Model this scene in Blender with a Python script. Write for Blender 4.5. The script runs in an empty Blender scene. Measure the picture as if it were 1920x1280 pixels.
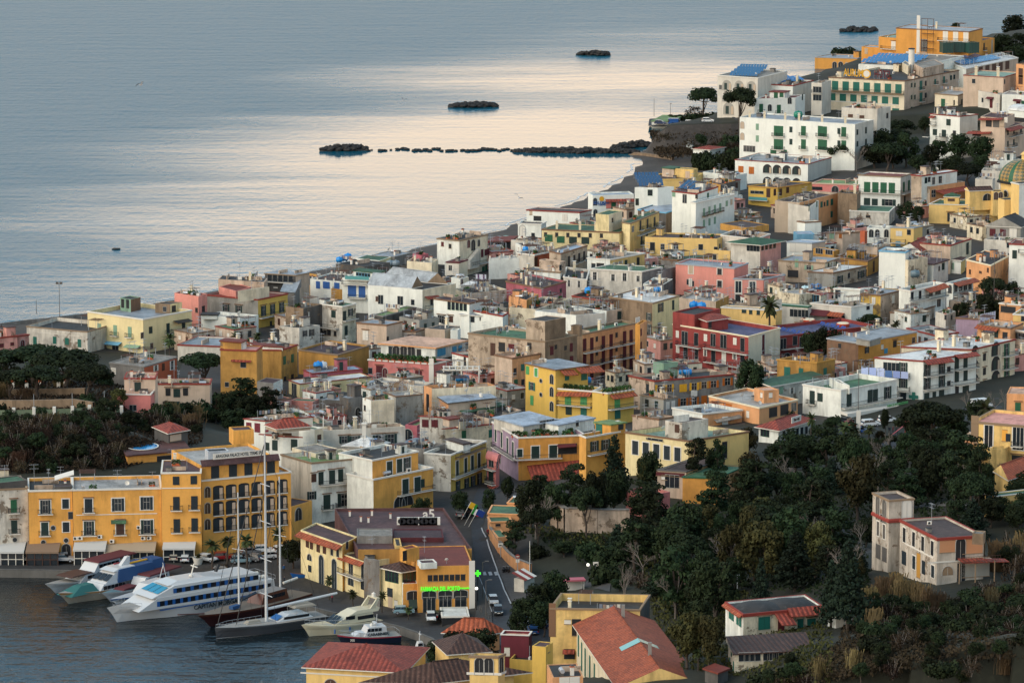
# Harbour town seen from a hill: camera, sky and sun first, then terrain, buildings, vegetation, boats, cars, small things
import bpy,math,random
import numpy as np
from mathutils import Vector as Vc,Matrix
random.seed(7)
MT,MR,MS=Matrix.Translation,Matrix.Rotation,Matrix.Scale
APB='apartment_building'
scn=bpy.context.scene
col=scn.collection
rad=math.radians
H,PITCH,F=205.0,rad(10.27),8500.0
cam=bpy.data.cameras.new('camera');cam.sensor_width=36;cam.lens=F/1920*36
cam.clip_start=5;cam.clip_end=40000
cam_o=bpy.data.objects.new('camera',cam);col.objects.link(cam_o)
cam_o.location=(0,0,H);cam_o.rotation_euler=(math.pi/2-PITCH,0,0)
scn.camera=cam_o
SUN_EL,SUN_AZ=rad(34),rad(235)
world=bpy.data.worlds.new('World');scn.world=world;world.use_nodes=True
wt=world.node_tree;wt.nodes.clear()
def nd(t,kind,**kw):
 n=t.nodes.new(kind)
 for k,v in kw.items():
  if hasattr(n,k):setattr(n,k,v)
 return n
sky=nd(wt,'ShaderNodeTexSky',sky_type='NISHITA',sun_disc=False)
sky.sun_elevation=SUN_EL;sky.sun_rotation=SUN_AZ;sky.air_density=1.2;sky.dust_density=3.0
bgs=nd(wt,'ShaderNodeBackground');bgs.inputs[1].default_value=.06
wt.links.new(sky.outputs[0],bgs.inputs[0])
geo=nd(wt,'ShaderNodeTexCoord');sep=nd(wt,'ShaderNodeSeparateXYZ')
wt.links.new(geo.outputs['Generated'],sep.inputs[0])
ramp=nd(wt,'ShaderNodeValToRGB');cr=ramp.color_ramp
cr.elements[0].position=.0;cr.elements[0].color=(.6,.46,.36,1)
cr.elements[1].position=1.0;cr.elements[1].color=(.2,.24,.29,1)
for p,c in((.09,(1.28,.94,.62,1)),(.16,(1.22,.93,.66,1)),(.205,(.22,.45,.63,1)),(.5,(.17,.32,.46,1))):
 e=cr.elements.new(p);e.color=c
noi=nd(wt,'ShaderNodeTexNoise');noi.inputs['Scale'].default_value=2.2;noi.inputs['Detail'].default_value=5
mpw=nd(wt,'ShaderNodeMapping');mpw.inputs['Scale'].default_value=(1,1,5)
wt.links.new(geo.outputs['Generated'],mpw.inputs[0]);wt.links.new(mpw.outputs[0],noi.inputs['Vector'])
ma=nd(wt,'ShaderNodeMath',operation='MULTIPLY_ADD');ma.inputs[1].default_value=.12;ma.inputs[2].default_value=-.06
ad=nd(wt,'ShaderNodeMath',operation='ADD')
wt.links.new(noi.outputs[0],ma.inputs[0]);wt.links.new(ma.outputs[0],ad.inputs[0]);wt.links.new(sep.outputs[2],ad.inputs[1])
wt.links.new(ad.outputs[0],ramp.inputs[0])
bgc=nd(wt,'ShaderNodeBackground');bgc.inputs[1].default_value=1.25
wt.links.new(ramp.outputs[0],bgc.inputs[0])
mixw=nd(wt,'ShaderNodeMixShader');mixw.inputs[0].default_value=.78
outw=nd(wt,'ShaderNodeOutputWorld')
wt.links.new(bgs.outputs[0],mixw.inputs[1]);wt.links.new(bgc.outputs[0],mixw.inputs[2]);wt.links.new(mixw.outputs[0],outw.inputs[0])
sl=bpy.data.lights.new('sun','SUN');sl.energy=1.6;sl.angle=rad(60);sl.color=(1.0,.87,.70)
so=bpy.data.objects.new('sun',sl);col.objects.link(so)
sd=Vc((math.sin(SUN_AZ)*math.cos(SUN_EL),math.cos(SUN_AZ)*math.cos(SUN_EL),math.sin(SUN_EL)))
so.rotation_euler=sd.to_track_quat('Z','Y').to_euler()
vs=scn.view_settings;vs.view_transform='Standard';vs.look='None';vs.exposure=.76;vs.gamma=1.0
cy=scn.cycles;cy.max_bounces=4;cy.diffuse_bounces=2;cy.glossy_bounces=3;cy.transparent_max_bounces=4
cy.use_denoising=True
cP,sP=math.cos(PITCH),math.sin(PITCH)
TL=dict(A=(0,480,4.5725),B=(0,740,3.765),C=(0,1000,4.571),D=(300,1000,4.572),E=(300,760,4.572),F=(540,920,4.572),G=(560,1100,5.333),H=(820,920,4.571),I=(320,480,4.572),J=(600,400,4.572),K=(640,620,5.333),L=(760,760,5.333),
M=(900,340,4.922),N=(960,560,5.333),O=(1200,360,4.922),P=(1200,560,4.267),Q=(1200,120,4.572),R=(1520,20,4.8),S=(1520,220,4.8),T=(1480,380,4.364),U=(1500,580,4.571),V=(1560,820,4.267),W=(960,1040,4.364),X=(1340,1040,3.310),
Y=(590,60,2.866),Z=(1060,740,4.571),a=(1720,180,5.82),b=(1480,440,8.0),c=(1700,460,6.4),d=(1740,700,4.922),e=(780,1040,5.332),f=(0,560,9.6))
TL['0']=(0,0,1.0)
def px(t,p):
 o=TL[t];return(o[0]+p[0]/o[2],o[1]+p[1]/o[2])
def ray(x,y):
 a,b=x-960,640-y
 return Vc((a,F*cP+b*sP,-F*sP+b*cP))
def unp(x,y,z):
 d=ray(x,y);t=(z-H)/d.z
 return Vc((d.x*t,d.y*t,z))
def project(P):
 v=Vc(P)-Vc((0,0,H))
 dep=v.y*cP-v.z*sP;up=v.y*sP+v.z*cP
 return(960+v.x/dep*F,640-up/dep*F)
def sca(P):
 return F/(P[1]*cP-(P[2]-H)*sP)
def hx(s):
 s=s.lstrip('#');r=[]
 for i in(0,2,4):
  c=int(s[i:i+2],16)/255;r.append(c/12.92 if c<=.04045 else((c+.055)/1.055)**2.4)
 return tuple(r)
def soft(c,k=.07):
 l=.3*c[0]+.6*c[1]+.1*c[2];return tuple(min(.85,(x*(1-k)+l*k)*1.06)for x in c)
PAL=dict(white='EEE8DC',white2='D2CABB',cream='E4D4B4',pale='E4D098',yellow='E8C070',yel2='DDB248',orange='E6A440',orange2='DB9636',ochre='B8863A',mustard='C08C3A',peach='DF9E66',salmon='DC8C7C',pink='D27A72',pink2='D9988A',
rose='B8606A',red='983A34',maroon='6E2230',grey='9A968C',conc='85807A',concd='5A5652',beige='BBA68E',beige2='C9B098',brown='7A5A42',stone='8A735A',lilac='A48A9C',terra='B85A34',bgrey='9CA3A8',dark='242322',villa='C4B7A6',
black='121214',blue='2C5C9E',sky='6FA8C4',teal='1A6456',green='1E5A3C',dg='16302C',sage='7F9F86',ltgreen='4E9A5C',navy='18262E',oran='B8641E',yels='D8A020',w='DAD4C8',wf='A8A49C',mar='571C22',brn='4A2E22',glass='2A3238',
redt='8A3428',metal='9A9EA2',dkgl='1A1C20',cyan='3E8FB0',blk='1C1C1E',purp='7A5FA0',lawn='3E5A28',silver='B9BDC2',pv='BC8660',mdk='5C3A38')
ROOF=dict(grey='7C7B78',dark='34312F',green='3F6E48',green2='2C5C3C',ltg='6F8F48',maroon='553433',redt='94402E',tred='A4502E',bgrey='8A929A',white='D6D4CE',blue='96A6B8',brown='4E3A34',terrd='5C3028',lgrey='A5A29C',peach='DDA884',
tile='7A4230',tbrown='4C3228',purple='56547A',metal='98A2AA',pgreen='7FA08C',mdark='44262A',conc='8C8478')
_m={}
def mat(key,color,rough=.8,dt=.0,kind='plain',metal=.0,spec=None,dark=.35):
 k=(key,kind)
 if k in _m:return _m[k]
 m=bpy.data.materials.new(key);m.use_nodes=True;t=m.node_tree
 bs=t.nodes['Principled BSDF'];bs.inputs['Roughness'].default_value=rough;bs.inputs['Metallic'].default_value=metal
 if spec is not None:bs.inputs['Specular IOR Level'].default_value=spec
 c=color if not isinstance(color,str)else hx(color)
 if kind=='plain' and not dt:
  bs.inputs['Base Color'].default_value=(*c,1)
  _m[k]=m;return m
 g=nd(t,'ShaderNodeNewGeometry')
 def noise(sc,mp,det=4,rough_=.6):
  mpn=nd(t,'ShaderNodeMapping');mpn.inputs['Scale'].default_value=mp
  t.links.new(g.outputs['Position'],mpn.inputs[0])
  n=nd(t,'ShaderNodeTexNoise');n.inputs['Scale'].default_value=sc;n.inputs['Detail'].default_value=det;n.inputs['Roughness'].default_value=rough_
  t.links.new(mpn.outputs[0],n.inputs['Vector']);return n
 def rampf(src,a,b,lo=0.,hi=1.):
  r=nd(t,'ShaderNodeMapRange');r.inputs[1].default_value=a;r.inputs[2].default_value=b
  r.inputs[3].default_value=lo;r.inputs[4].default_value=hi
  t.links.new(src,r.inputs[0]);return r.outputs[0]
 def mix(f,a,b,mode='MIX'):
  n=nd(t,'ShaderNodeMix',data_type='RGBA',blend_type=mode)
  if isinstance(f,float):n.inputs[0].default_value=f
  else:t.links.new(f,n.inputs[0])
  for i,v in((6,a),(7,b)):
   if isinstance(v,tuple):n.inputs[i].default_value=(*v[:3],1)
   else:t.links.new(v,n.inputs[i])
  return n.outputs[2]
 dk=tuple(x*dark for x in c);dk=(dk[0]*1.0,dk[1]*.97,dk[2]*.92)
 if kind in('plain','wall'):
  st=noise(.55,(1,1,.16),6,.7)
  bl=noise(.25,(1,1,1),5,.65)
  f1=rampf(st.outputs[0],.46,.70,0,min(1,dt));f2=rampf(bl.outputs[0],.46,.64,0,min(1,dt*.9))
  o=mix(f1,c,dk);o=mix(f2,o,tuple(x*.55 for x in c))
  fine=noise(3.0,(1,1,1),3)
  o=mix(rampf(fine.outputs[0],.3,.7,0,.22),o,tuple(x*.72 for x in c))
  if dt>=.9:
   pl=noise(.38,(1,1,1),7,.72);o=mix(rampf(pl.outputs[0],.56,.60,0,.85),o,hx('6B5A48'))
 elif kind=='roof':
  a=noise(.22,(1,1,1),6,.7);b2=noise(1.3,(1,1,1),4)
  o=mix(rampf(a.outputs[0],.40,.62,0,.85),c,tuple(x*.42 for x in c))
  o=mix(rampf(b2.outputs[0],.52,.72,0,.5),o,tuple(min(1,x*1.5+.03)for x in c))
 elif kind=='tile':
  a=noise(.5,(1,1,1),6,.7);b2=noise(2.2,(1,1,1),5,.75)
  o=mix(rampf(a.outputs[0],.38,.60,0,.85),c,tuple(x*.5 for x in c))
  o=mix(rampf(b2.outputs[0],.5,.66,0,.6),o,tuple(min(1,x*1.9+.03)for x in c))
  w=nd(t,'ShaderNodeTexWave',wave_type='BANDS',bands_direction='X');w.inputs['Scale'].default_value=.36;w.inputs['Distortion'].default_value=.3
  uv=nd(t,'ShaderNodeUVMap');t.links.new(uv.outputs[0],w.inputs['Vector'])
  bp=nd(t,'ShaderNodeBump');bp.inputs['Strength'].default_value=.9;bp.inputs['Distance'].default_value=.12
  t.links.new(w.outputs[1],bp.inputs['Height']);t.links.new(bp.outputs[0],bs.inputs['Normal'])
  o=mix(rampf(w.outputs[1],.0,.45,.7,0),o,tuple(x*.35 for x in c))
 elif kind=='ground':
  a=noise(.06,(1,1,1),6,.7);b2=noise(.9,(1,1,1),4)
  o=mix(rampf(a.outputs[0],.38,.62),c,tuple(x*.55 for x in c))
  o=mix(rampf(b2.outputs[0],.5,.75,0,.6),o,tuple(min(1,x*1.4)for x in c))
 elif kind=='leaf':
  oi=nd(t,'ShaderNodeObjectInfo');a=noise(.35,(1,1,1),3);b2=noise(2.5,(1,1,1),2)
  o=mix(rampf(a.outputs[0],.35,.65),tuple(x*.6 for x in c),tuple(x*1.25 for x in c))
  o=mix(rampf(b2.outputs[0],.45,.8,0,.6),o,(c[0]*1.9+.008,c[1]*1.6+.008,c[2]*1.1))
  hsv=nd(t,'ShaderNodeHueSaturation');t.links.new(o,hsv.inputs['Color'])
  t.links.new(rampf(oi.outputs['Random'],0,1,.455,.525),hsv.inputs['Hue']);t.links.new(rampf(oi.outputs['Random'],0,1,.6,1.9),hsv.inputs['Value'])
  o=hsv.outputs[0]
 t.links.new(o,bs.inputs['Base Color'])
 _m[k]=m;return m
def wlm(name,dt=.55):return mat('plaster %s %.2f'%(name,dt),soft(hx(PAL[name])),.85,min(1,dt*1.2+.14),'wall')
def rfm(name):
 if name in('tile','tbrown','redt','tred'):return mat('roof tiles '+name,ROOF[name],.75,0,'tile')
 return mat('roof '+name,soft(hx(ROOF[name]),.2),.5 if name in('blue','metal','bgrey','white')else.75,0,'roof')
def pm(name,rough=.6,metal=0):return mat('paint '+name,PAL[name],rough,0,'plain',metal)
GLASS=mat('window glass',(.02,.026,.032),.12,0,'plain',0,.8)
class MB:
 def __init__(s):s.v=[];s.f=[];s.mi=[];s.m=[];s.uv={}
 def mat(s,m):
  if m not in s.m:s.m.append(m)
  return s.m.index(m)
 def quad(s,pts,m,uv=None):
  i=len(s.v);s.v+=[tuple(p)for p in pts];s.f.append(tuple(range(i,i+len(pts))));s.mi.append(s.mat(m))
  if uv:s.uv[len(s.f)-1]=uv
 def box(s,c,d,m,M=None,bottom=True):
  x,y,z=c;a,b,h=d[0]/2,d[1]/2,d[2]/2
  P=[Vc((x+i*a,y+j*b,z+k*h))for k in(-1,1)for j in(-1,1)for i in(-1,1)]
  if M is not None:P=[M@p for p in P]
  i=len(s.v);s.v+=[tuple(p)for p in P];mi=s.mat(m)
  fs=[(4,5,7,6),(0,1,5,4),(1,3,7,5),(3,2,6,7),(2,0,4,6)]
  if bottom:fs.append((2,3,1,0))
  for f in fs:s.f.append(tuple(i+k for k in f));s.mi.append(mi)
 def tube(s,a,b,r,m,n=6,r2=None,caps=True):
  a=Vc(a);b=Vc(b);d=b-a
  if d.length<1e-6:return
  q=d.to_track_quat('Z','Y');r2=r if r2 is None else r2;i=len(s.v);mi=s.mat(m)
  for P,rr in((a,r),(b,r2)):
   for k in range(n):
    t=2*math.pi*k/n;s.v.append(tuple(P+q@Vc((rr*math.cos(t),rr*math.sin(t),0))))
  for k in range(n):s.f.append((i+k,i+(k+1)%n,i+n+(k+1)%n,i+n+k));s.mi.append(mi)
  if caps:
   s.f.append(tuple(i+n+k for k in range(n)));s.mi.append(mi);s.f.append(tuple(i+n-1-k for k in range(n)));s.mi.append(mi)
 def lathe(s,prof,m,n=16,c=(0,0,0),a0=0,a1=2*math.pi):
  i=len(s.v);full=abs(a1-a0-2*math.pi)<1e-4;nn=n if full else n+1;mi=s.mat(m)
  for r,z in prof:
   for k in range(nn):
    t=a0+(a1-a0)*k/n;s.v.append((c[0]+r*math.cos(t),c[1]+r*math.sin(t),c[2]+z))
  for j in range(len(prof)-1):
   for k in range(n):
    k2=(k+1)%nn if full else k+1
    s.f.append((i+j*nn+k,i+j*nn+k2,i+(j+1)*nn+k2,i+(j+1)*nn+k));s.mi.append(mi)
 def prism(s,poly,y0,y1,m,M=None):
  """poly in (x,z), extruded along y"""
  n=len(poly);P=[Vc((x,y0,z))for x,z in poly]+[Vc((x,y1,z))for x,z in poly]
  if M is not None:P=[M@p for p in P]
  i=len(s.v);s.v+=[tuple(p)for p in P];mi=s.mat(m)
  s.f.append(tuple(i+k for k in range(n)));s.mi.append(mi);s.f.append(tuple(i+2*n-1-k for k in range(n)));s.mi.append(mi)
  for k in range(n):s.f.append((i+k,i+n+k,i+n+(k+1)%n,i+(k+1)%n));s.mi.append(mi)
 def mesh(s,name,smooth=False):
  me=bpy.data.meshes.new(name);me.from_pydata(s.v,[],s.f)
  for m in s.m:me.materials.append(m)
  me.polygons.foreach_set('material_index',s.mi)
  if s.uv:
   ul=me.uv_layers.new(name='UVMap')
   for fi,uvs in s.uv.items():
    p=me.polygons[fi]
    for k,li in enumerate(p.loop_indices):ul.data[li].uv=uvs[k]
  if smooth:me.polygons.foreach_set('use_smooth',[True]*len(me.polygons))
  me.update();return me
 def build(s,name,parent=None,smooth=False,M=None):
  o=bpy.data.objects.new(name,s.mesh(name,smooth));col.objects.link(o)
  if parent is not None:o.parent=parent
  if M is not None:o.matrix_local=M
  return o
def tag(o,label=None,cat=None,group=None,kind=None):
 if label:o['label']=label
 if cat:o['category']=cat
 if group:o['group']=group
 if kind:o['kind']=kind
 return o
def empty(name,loc=(0,0,0),rz=0,sc=1):
 o=bpy.data.objects.new(name,None);col.objects.link(o);o.location=loc;o.rotation_euler=(0,0,rz);o.scale=(sc,sc,sc)
 o.empty_display_size=.5
 return o
def inst(me,name,parent=None,M=None):
 o=bpy.data.objects.new(name,me);col.objects.link(o)
 if parent is not None:o.parent=parent
 if M is not None:o.matrix_local=M
 return o
def copy_tree(o,parent=None):
 c=o.copy();col.objects.link(c);c.parent=parent
 for ch in list(o.children):copy_tree(ch,c)
 return c
def basis(u,n,loc):
 """matrix with x=u (right seen from outside), y=-n (into the wall), z=up"""
 M=Matrix.Identity(4)
 for i in range(3):M[i][0]=u[i];M[i][1]=-n[i];M[i][2]=(0,0,1)[i];M[i][3]=loc[i]
 return M
CTRL=[(-150,785,20),(0,785,20),(100,790,20),(225,785,19),(0,720,18),(120,720,17),(190,735,14),(0,900,9),(120,895,9),(210,890,9),(280,870,11),(330,830,10),(330,770,7),(420,780,4),(480,810,4),(0,1045,1.5),(200,1045,1.5),(400,
1045,1.5),(540,1060,1.5),(60,1052,1.5),(130,1042,1.5),(270,1044,1.5),(340,1040,1.5),(440,1044,1.5),(250,1058,1.5),(350,1058,1.5),(480,1058,1.5),(30,1030,1.7),(200,1030,1.7),(330,1028,1.7),(430,1028,1.7),(610,1080,1.5),(660,
1110,1.5),(700,1150,1.5),(60,655,4),(240,660,3),(400,690,3.5),(600,640,3),(500,560,3),(800,560,3),(640,750,4),(800,700,3),(1000,700,3),(800,880,3),(950,900,3.5),(880,1000,3),(900,1080,2.6),(930,1160,2.2),(830,1160,1.6),(760,
1250,1.5),(600,1330,1.5),(1000,450,3),(1100,560,3),(1300,560,4),(1250,650,4),(1100,780,4),(1300,760,5),(1500,780,6),(1600,800,7),(1720,830,8),(1850,760,8),(1000,960,6),(1060,990,6),(1170,995,7),(1080,955,11),(1180,950,11),
(1250,900,10),(1350,880,9),(1450,880,9),(1600,880,11),(1750,900,13),(1880,950,15),(1000,1100,4),(1100,1080,6),(1200,1100,8),(1300,1080,11),(1400,1060,13),(1500,1060,16),(1640,1080,20),(1760,1110,22),(1860,1090,22),(1920,1200,
30),(1100,1230,4),(1250,1250,8),(1370,1200,16),(1460,1200,18),(1560,1200,22),(1700,1200,26),(1800,1280,34),(1500,1290,22),(1370,1290,16),(1000,1270,3),(1210,290,2.2),(1260,330,3),(1240,240,10),(1300,238,10),(1330,300,4),(1400,
290,8),(1380,350,5),(1500,400,4),(1600,300,9),(1750,300,11),(1900,300,12),(1700,420,7),(1900,450,7),(1600,500,5),(1800,560,6),(1450,215,11),(1600,230,12),(1750,230,13),(1900,200,15),(1600,140,12),(1750,110,14),(1900,110,16),
(1860,90,16),(1400,190,10)]
_cp=np.array([[*unp(x,y,z)]for x,y,z in CTRL])
COAST=[(-420,700),(-200,645),(0,607),(160,586),(340,556),(480,528),(600,504),(640,496),(760,468),(930,432),(1000,403),(1090,371),(1150,344),(1185,322),(1197,304),(1186,290),(1204,284),(1218,277),(1290,268),(1345,246),(1372,
224),(1500,190),(1600,166),(1640,150),(1800,136),(1860,122),(1950,110),(2500,60)]
QUAY=[(-420,1068),(0,1068),(86,1069),(200,1072),(330,1085),(440,1105),(560,1132),(640,1152),(700,1163),(751,1175),(780,1185),(809,1197),(835,1215),(812,1238),(560,1330),(520,1420)]
coastw=[unp(x,y,.3)for x,y in COAST];quayw=[unp(x,y,1.5)for x,y in QUAY]
LAND=[(p.x,p.y)for p in coastw]+[(520,1400),(420,600)]+[(p.x,p.y)for p in reversed(quayw)]
LP=np.array(LAND)
def seg_dist(px_,py_,poly):
 d=np.full(px_.shape,1e9)
 for(x0,y0),(x1,y1)in zip(poly[:-1],poly[1:]):
  dx,dy=x1-x0,y1-y0;L2=dx*dx+dy*dy+1e-9
  t=np.clip(((px_-x0)*dx+(py_-y0)*dy)/L2,0,1)
  d=np.minimum(d,np.hypot(px_-x0-t*dx,py_-y0-t*dy))
 return d
def inside(px_,py_):
 r=np.zeros(px_.shape,bool);n=len(LP)
 for i in range(n):
  x0,y0=LP[i];x1,y1=LP[(i+1)%n]
  c=((y0>py_)!=(y1>py_))&(px_<(x1-x0)*(py_-y0)/(y1-y0+1e-12)+x0)
  r^=c
 return r
CW=[(p.x,p.y)for p in coastw];QW=[(p.x,p.y)for p in quayw]
def height(X,Y):
 X=np.asarray(X,float);Y=np.asarray(Y,float)
 d2=(X[...,None]-_cp[:,0])**2+((Y[...,None]-_cp[:,1])*.8)**2+60.0
 w=d2**-1.6;z=(w*_cp[:,2]).sum(-1)/w.sum(-1)
 ins=inside(X,Y);dc=seg_dist(X,Y,CW);dq=seg_dist(X,Y,QW)
 bluff=np.clip((X-unp(1190,260,1).x)/8,0,1)*(Y>unp(1240,285,1).y)
 slope=.09+bluff*1.2
 z=np.where(ins,np.minimum(z,.1+dc*slope),-np.minimum(dc,dq)*.2-.4)
 z=np.where(ins&(dq<6),np.minimum(z,1.2-(6-dq)*.4),z)
 return z
def gz(x,y):return float(height(np.array([x]),np.array([y]))[0])
def gat(x,y,h=.0,it=26):
 z=4+h
 for i in range(it):
  P=unp(x,y,z);z2=max(gz(P.x,P.y),0)+h;z=.45*z+.55*z2
 return unp(x,y,z)
xs=np.arange(-360,470,4.0);ys=np.arange(690,1960,4.5)
XX,YY=np.meshgrid(xs,ys);ZZ=height(XX,YY)
nz=np.random.RandomState(3).rand(*ZZ.shape);ZZ=np.where(ZZ>5,ZZ+nz*.35,ZZ)
nx,ny=len(xs),len(ys)
me=bpy.data.meshes.new('ground')
fs=[(j*nx+i,j*nx+i+1,(j+1)*nx+i+1,(j+1)*nx+i)for j in range(ny-1)for i in range(nx-1)]
me.from_pydata(np.stack([XX.ravel(),YY.ravel(),ZZ.ravel()],1).tolist(),[],fs)
GROUND=mat('town ground',(.042,.038,.034),.9,0,'ground');EARTH=mat('dark earth and undergrowth',(.022,.024,.014),.95,0,'ground');SAND=mat('dark volcanic sand',(.062,.052,.044),.9,0,'ground')
for m in(GROUND,EARTH,SAND):me.materials.append(m)
mi=[]
bx=unp(225,900,5)
for j in range(ny-1):
 for i in range(nx-1):
  x,y,z=XX[j,i],YY[j,i],ZZ[j,i]
  pxx,pyy=project((x,y,max(z,0)))
  if z>6.5 and pyy>640 or(pyy>950 and pxx>960)or(pxx<330 and 660<pyy<960)or(z>2.8 and pyy<320):mi.append(1)
  elif z<2.7 and pyy<620:mi.append(2)
  else:mi.append(0)
me.polygons.foreach_set('material_index',mi);me.polygons.foreach_set('use_smooth',[True]*len(mi));me.update()
go=bpy.data.objects.new('ground',me);col.objects.link(go);tag(go,kind='structure')
seam=bpy.data.materials.new('sea water');seam.use_nodes=True;t=seam.node_tree;bs=t.nodes['Principled BSDF']
pass;bs.inputs['IOR'].default_value=1.33;bs.inputs['Roughness'].default_value=.05
g=nd(t,'ShaderNodeNewGeometry')
def tn(scale,mp,det=3,rough=.5,dist=0):
 m_=nd(t,'ShaderNodeMapping');m_.inputs['Scale'].default_value=mp;t.links.new(g.outputs['Position'],m_.inputs[0])
 n=nd(t,'ShaderNodeTexNoise');n.inputs['Scale'].default_value=scale;n.inputs['Detail'].default_value=det;n.inputs['Roughness'].default_value=rough
 n.inputs['Distortion'].default_value=dist;t.links.new(m_.outputs[0],n.inputs['Vector']);return n
def mr(src,a,b,lo,hi,smooth=True):
 r=nd(t,'ShaderNodeMapRange');r.interpolation_type='SMOOTHSTEP' if smooth else 'LINEAR'
 for k,v in enumerate((a,b,lo,hi)):r.inputs[k+1].default_value=v
 t.links.new(src,r.inputs[0]);return r.outputs[0]
def mth(op,a,b):
 n=nd(t,'ShaderNodeMath',operation=op)
 for k,v in enumerate((a,b)):
  if isinstance(v,(int,float)):n.inputs[k].default_value=v
  else:t.links.new(v,n.inputs[k])
 return n.outputs[0]
w1=tn(.35,(1,.42,1),5,.62);w2=tn(.13,(.22,1,1),4,.6)
hgt=mth('ADD',mth('MULTIPLY',w1.outputs[0],.55),mth('MULTIPLY',w2.outputs[0],.7))
sp=nd(t,'ShaderNodeSeparateXYZ');t.links.new(g.outputs['Position'],sp.inputs[0])
big=tn(.006,(.35,1.6,1),5,.6,.8)
cc=unp(880,330,0)
sx_=mth('SUBTRACT',sp.outputs[0],cc.x);sy_=mth('SUBTRACT',sp.outputs[1],cc.y);dx_=mth('MULTIPLY',mth('SUBTRACT',sx_,mth('MULTIPLY',sy_,.20)),1/80.0);dy_=mth('MULTIPLY',sy_,1/300.0)
dd=mth('SQRT',mth('ADD',mth('MULTIPLY',dx_,dx_),mth('MULTIPLY',dy_,dy_)),0)
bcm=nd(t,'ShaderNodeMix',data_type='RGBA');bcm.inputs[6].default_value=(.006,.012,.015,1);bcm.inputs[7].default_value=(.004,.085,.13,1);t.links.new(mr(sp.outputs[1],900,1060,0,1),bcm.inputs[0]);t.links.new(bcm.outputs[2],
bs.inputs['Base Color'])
calm=mr(mth('ADD',dd,mth('MULTIPLY',mth('SUBTRACT',big.outputs[0],.5),2.4)),.25,1.9,.08,1.0)
bp=nd(t,'ShaderNodeBump');bp.inputs['Distance'].default_value=1.0
t.links.new(mth('MULTIPLY',calm,1.0),bp.inputs['Strength']);t.links.new(hgt,bp.inputs['Height']);t.links.new(bp.outputs[0],bs.inputs['Normal'])
t.links.new(mth('MULTIPLY',mr(calm,0,1,.05,.34,False),mr(sp.outputs[1],880,1000,.35,1)),bs.inputs['Roughness'])
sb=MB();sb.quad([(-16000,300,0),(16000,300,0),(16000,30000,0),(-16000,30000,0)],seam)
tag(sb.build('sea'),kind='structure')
FOAM=mat('sea foam',(.62,.62,.6),.5)
fb=MB();rr=random.Random(4)
def wobble(i):return math.sin(i*1.7)*.8+math.sin(i*.53+1)*1.4
pts=[]
for k in range(0,13):
 a,b_=coastw[k+1],coastw[k+2]
 for s in range(14):pts.append(a.lerp(b_,s/14))
for i in range(len(pts)-1):
 a,b_=pts[i],pts[i+1];n=Vc((-(b_-a).y,(b_-a).x,0)).normalized()
 o0=wobble(i)*.4+1.0;o1=wobble(i+1)*.4+1.0;wd0=.3+abs(math.sin(i*.9))*.5;wd1=.3+abs(math.sin((i+1)*.9))*.5
 if math.sin(i*.37)>-.75:
  q=[a+n*o0,b_+n*o1,b_+n*(o1+wd1),a+n*(o0+wd0)]
  fb.quad([(p.x,p.y,.05)for p in q],FOAM)
tag(fb.build('surf_line'),kind='structure')
QM=mat('quay asphalt',(.042,.042,.044),.85,0,'ground');STONE=mat('quay edge stone',(.13,.125,.115),.85,.5,'wall')
qb=MB()
inn=[unp(x,y,1.5)for x,y in[(-420,1030),(0,1030),(90,1030),(250,1030),(360,1035),(470,1040),(590,1070),(650,1095),(700,1120),(755,1130),(800,1150),(850,1160),(885,1180),(905,1240),(640,1400),(600,1450)]]
for i in range(13):
 a,b_,c_,d_=quayw[i],quayw[i+1],inn[i+1],inn[i]
 for(p,q,r_,s_,m_)in((a,b_,c_,d_,QM),):
  qb.quad([(v.x,v.y,1.5)for v in(p,q,r_,s_)],m_)
 qb.quad([(a.x,a.y,-1),(b_.x,b_.y,-1),(b_.x,b_.y,1.5),(a.x,a.y,1.5)],STONE)
 na=(inn[i]-a).normalized()*.9;nb=(inn[i+1]-b_).normalized()*.9
 qb.quad([(a.x,a.y,1.54),(b_.x,b_.y,1.54),(b_.x+nb.x,b_.y+nb.y,1.54),(a.x+na.x,a.y+na.y,1.54)],STONE)
tag(qb.build('quay'),kind='structure')
ASPH=mat('road asphalt',(.030,.033,.040),.8,0,'ground');PAVE=mat('pavement paving',(.06,.056,.054),.85,0,'ground');MARK=mat('road paint white',(.42,.43,.44),.6,.6,'wall')
def strip(name,left,right,m,dz=.12,n=8,thick=0):
 """a ground-hugging strip between two pixel polylines"""
 sb=MB();A=[gat(*p)for p in left];B_=[gat(*p)for p in right];rows=[]
 for i in range(len(A)-1):
  for k in range(n):
   f=k/n;rows.append((A[i].lerp(A[i+1],f),B_[i].lerp(B_[i+1],f)))
 rows.append((A[-1],B_[-1]))
 R=[]
 for a,b_ in rows:
  R.append([Vc((p.x,p.y,max(gz(p.x,p.y),.9)+dz))for p in[a.lerp(b_,k/3)for k in range(4)]])
 for i in range(len(R)-1):
  for k in range(3):sb.quad([R[i][k],R[i][k+1],R[i+1][k+1],R[i+1][k]],m)
  if thick:
   for k,kk in((0,0),(3,3)):sb.quad([R[i][k]-Vc((0,0,thick)),R[i+1][k]-Vc((0,0,thick)),R[i+1][k],R[i][k]],m)
 return tag(sb.build(name),kind='structure')
h_=lambda x,y:px('H',(x,y))
strip('road',[h_(350,-20),h_(300,130),h_(290,300),h_(305,480),h_(330,640),h_(400,850),h_(470,1050),h_(480,1180),h_(470,1330)],[h_(560,-10),h_(430,140),h_(385,320),h_(450,480),h_(510,660),h_(580,850),h_(640,1000),h_(660,1180),
h_(700,1330)],ASPH)
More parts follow.
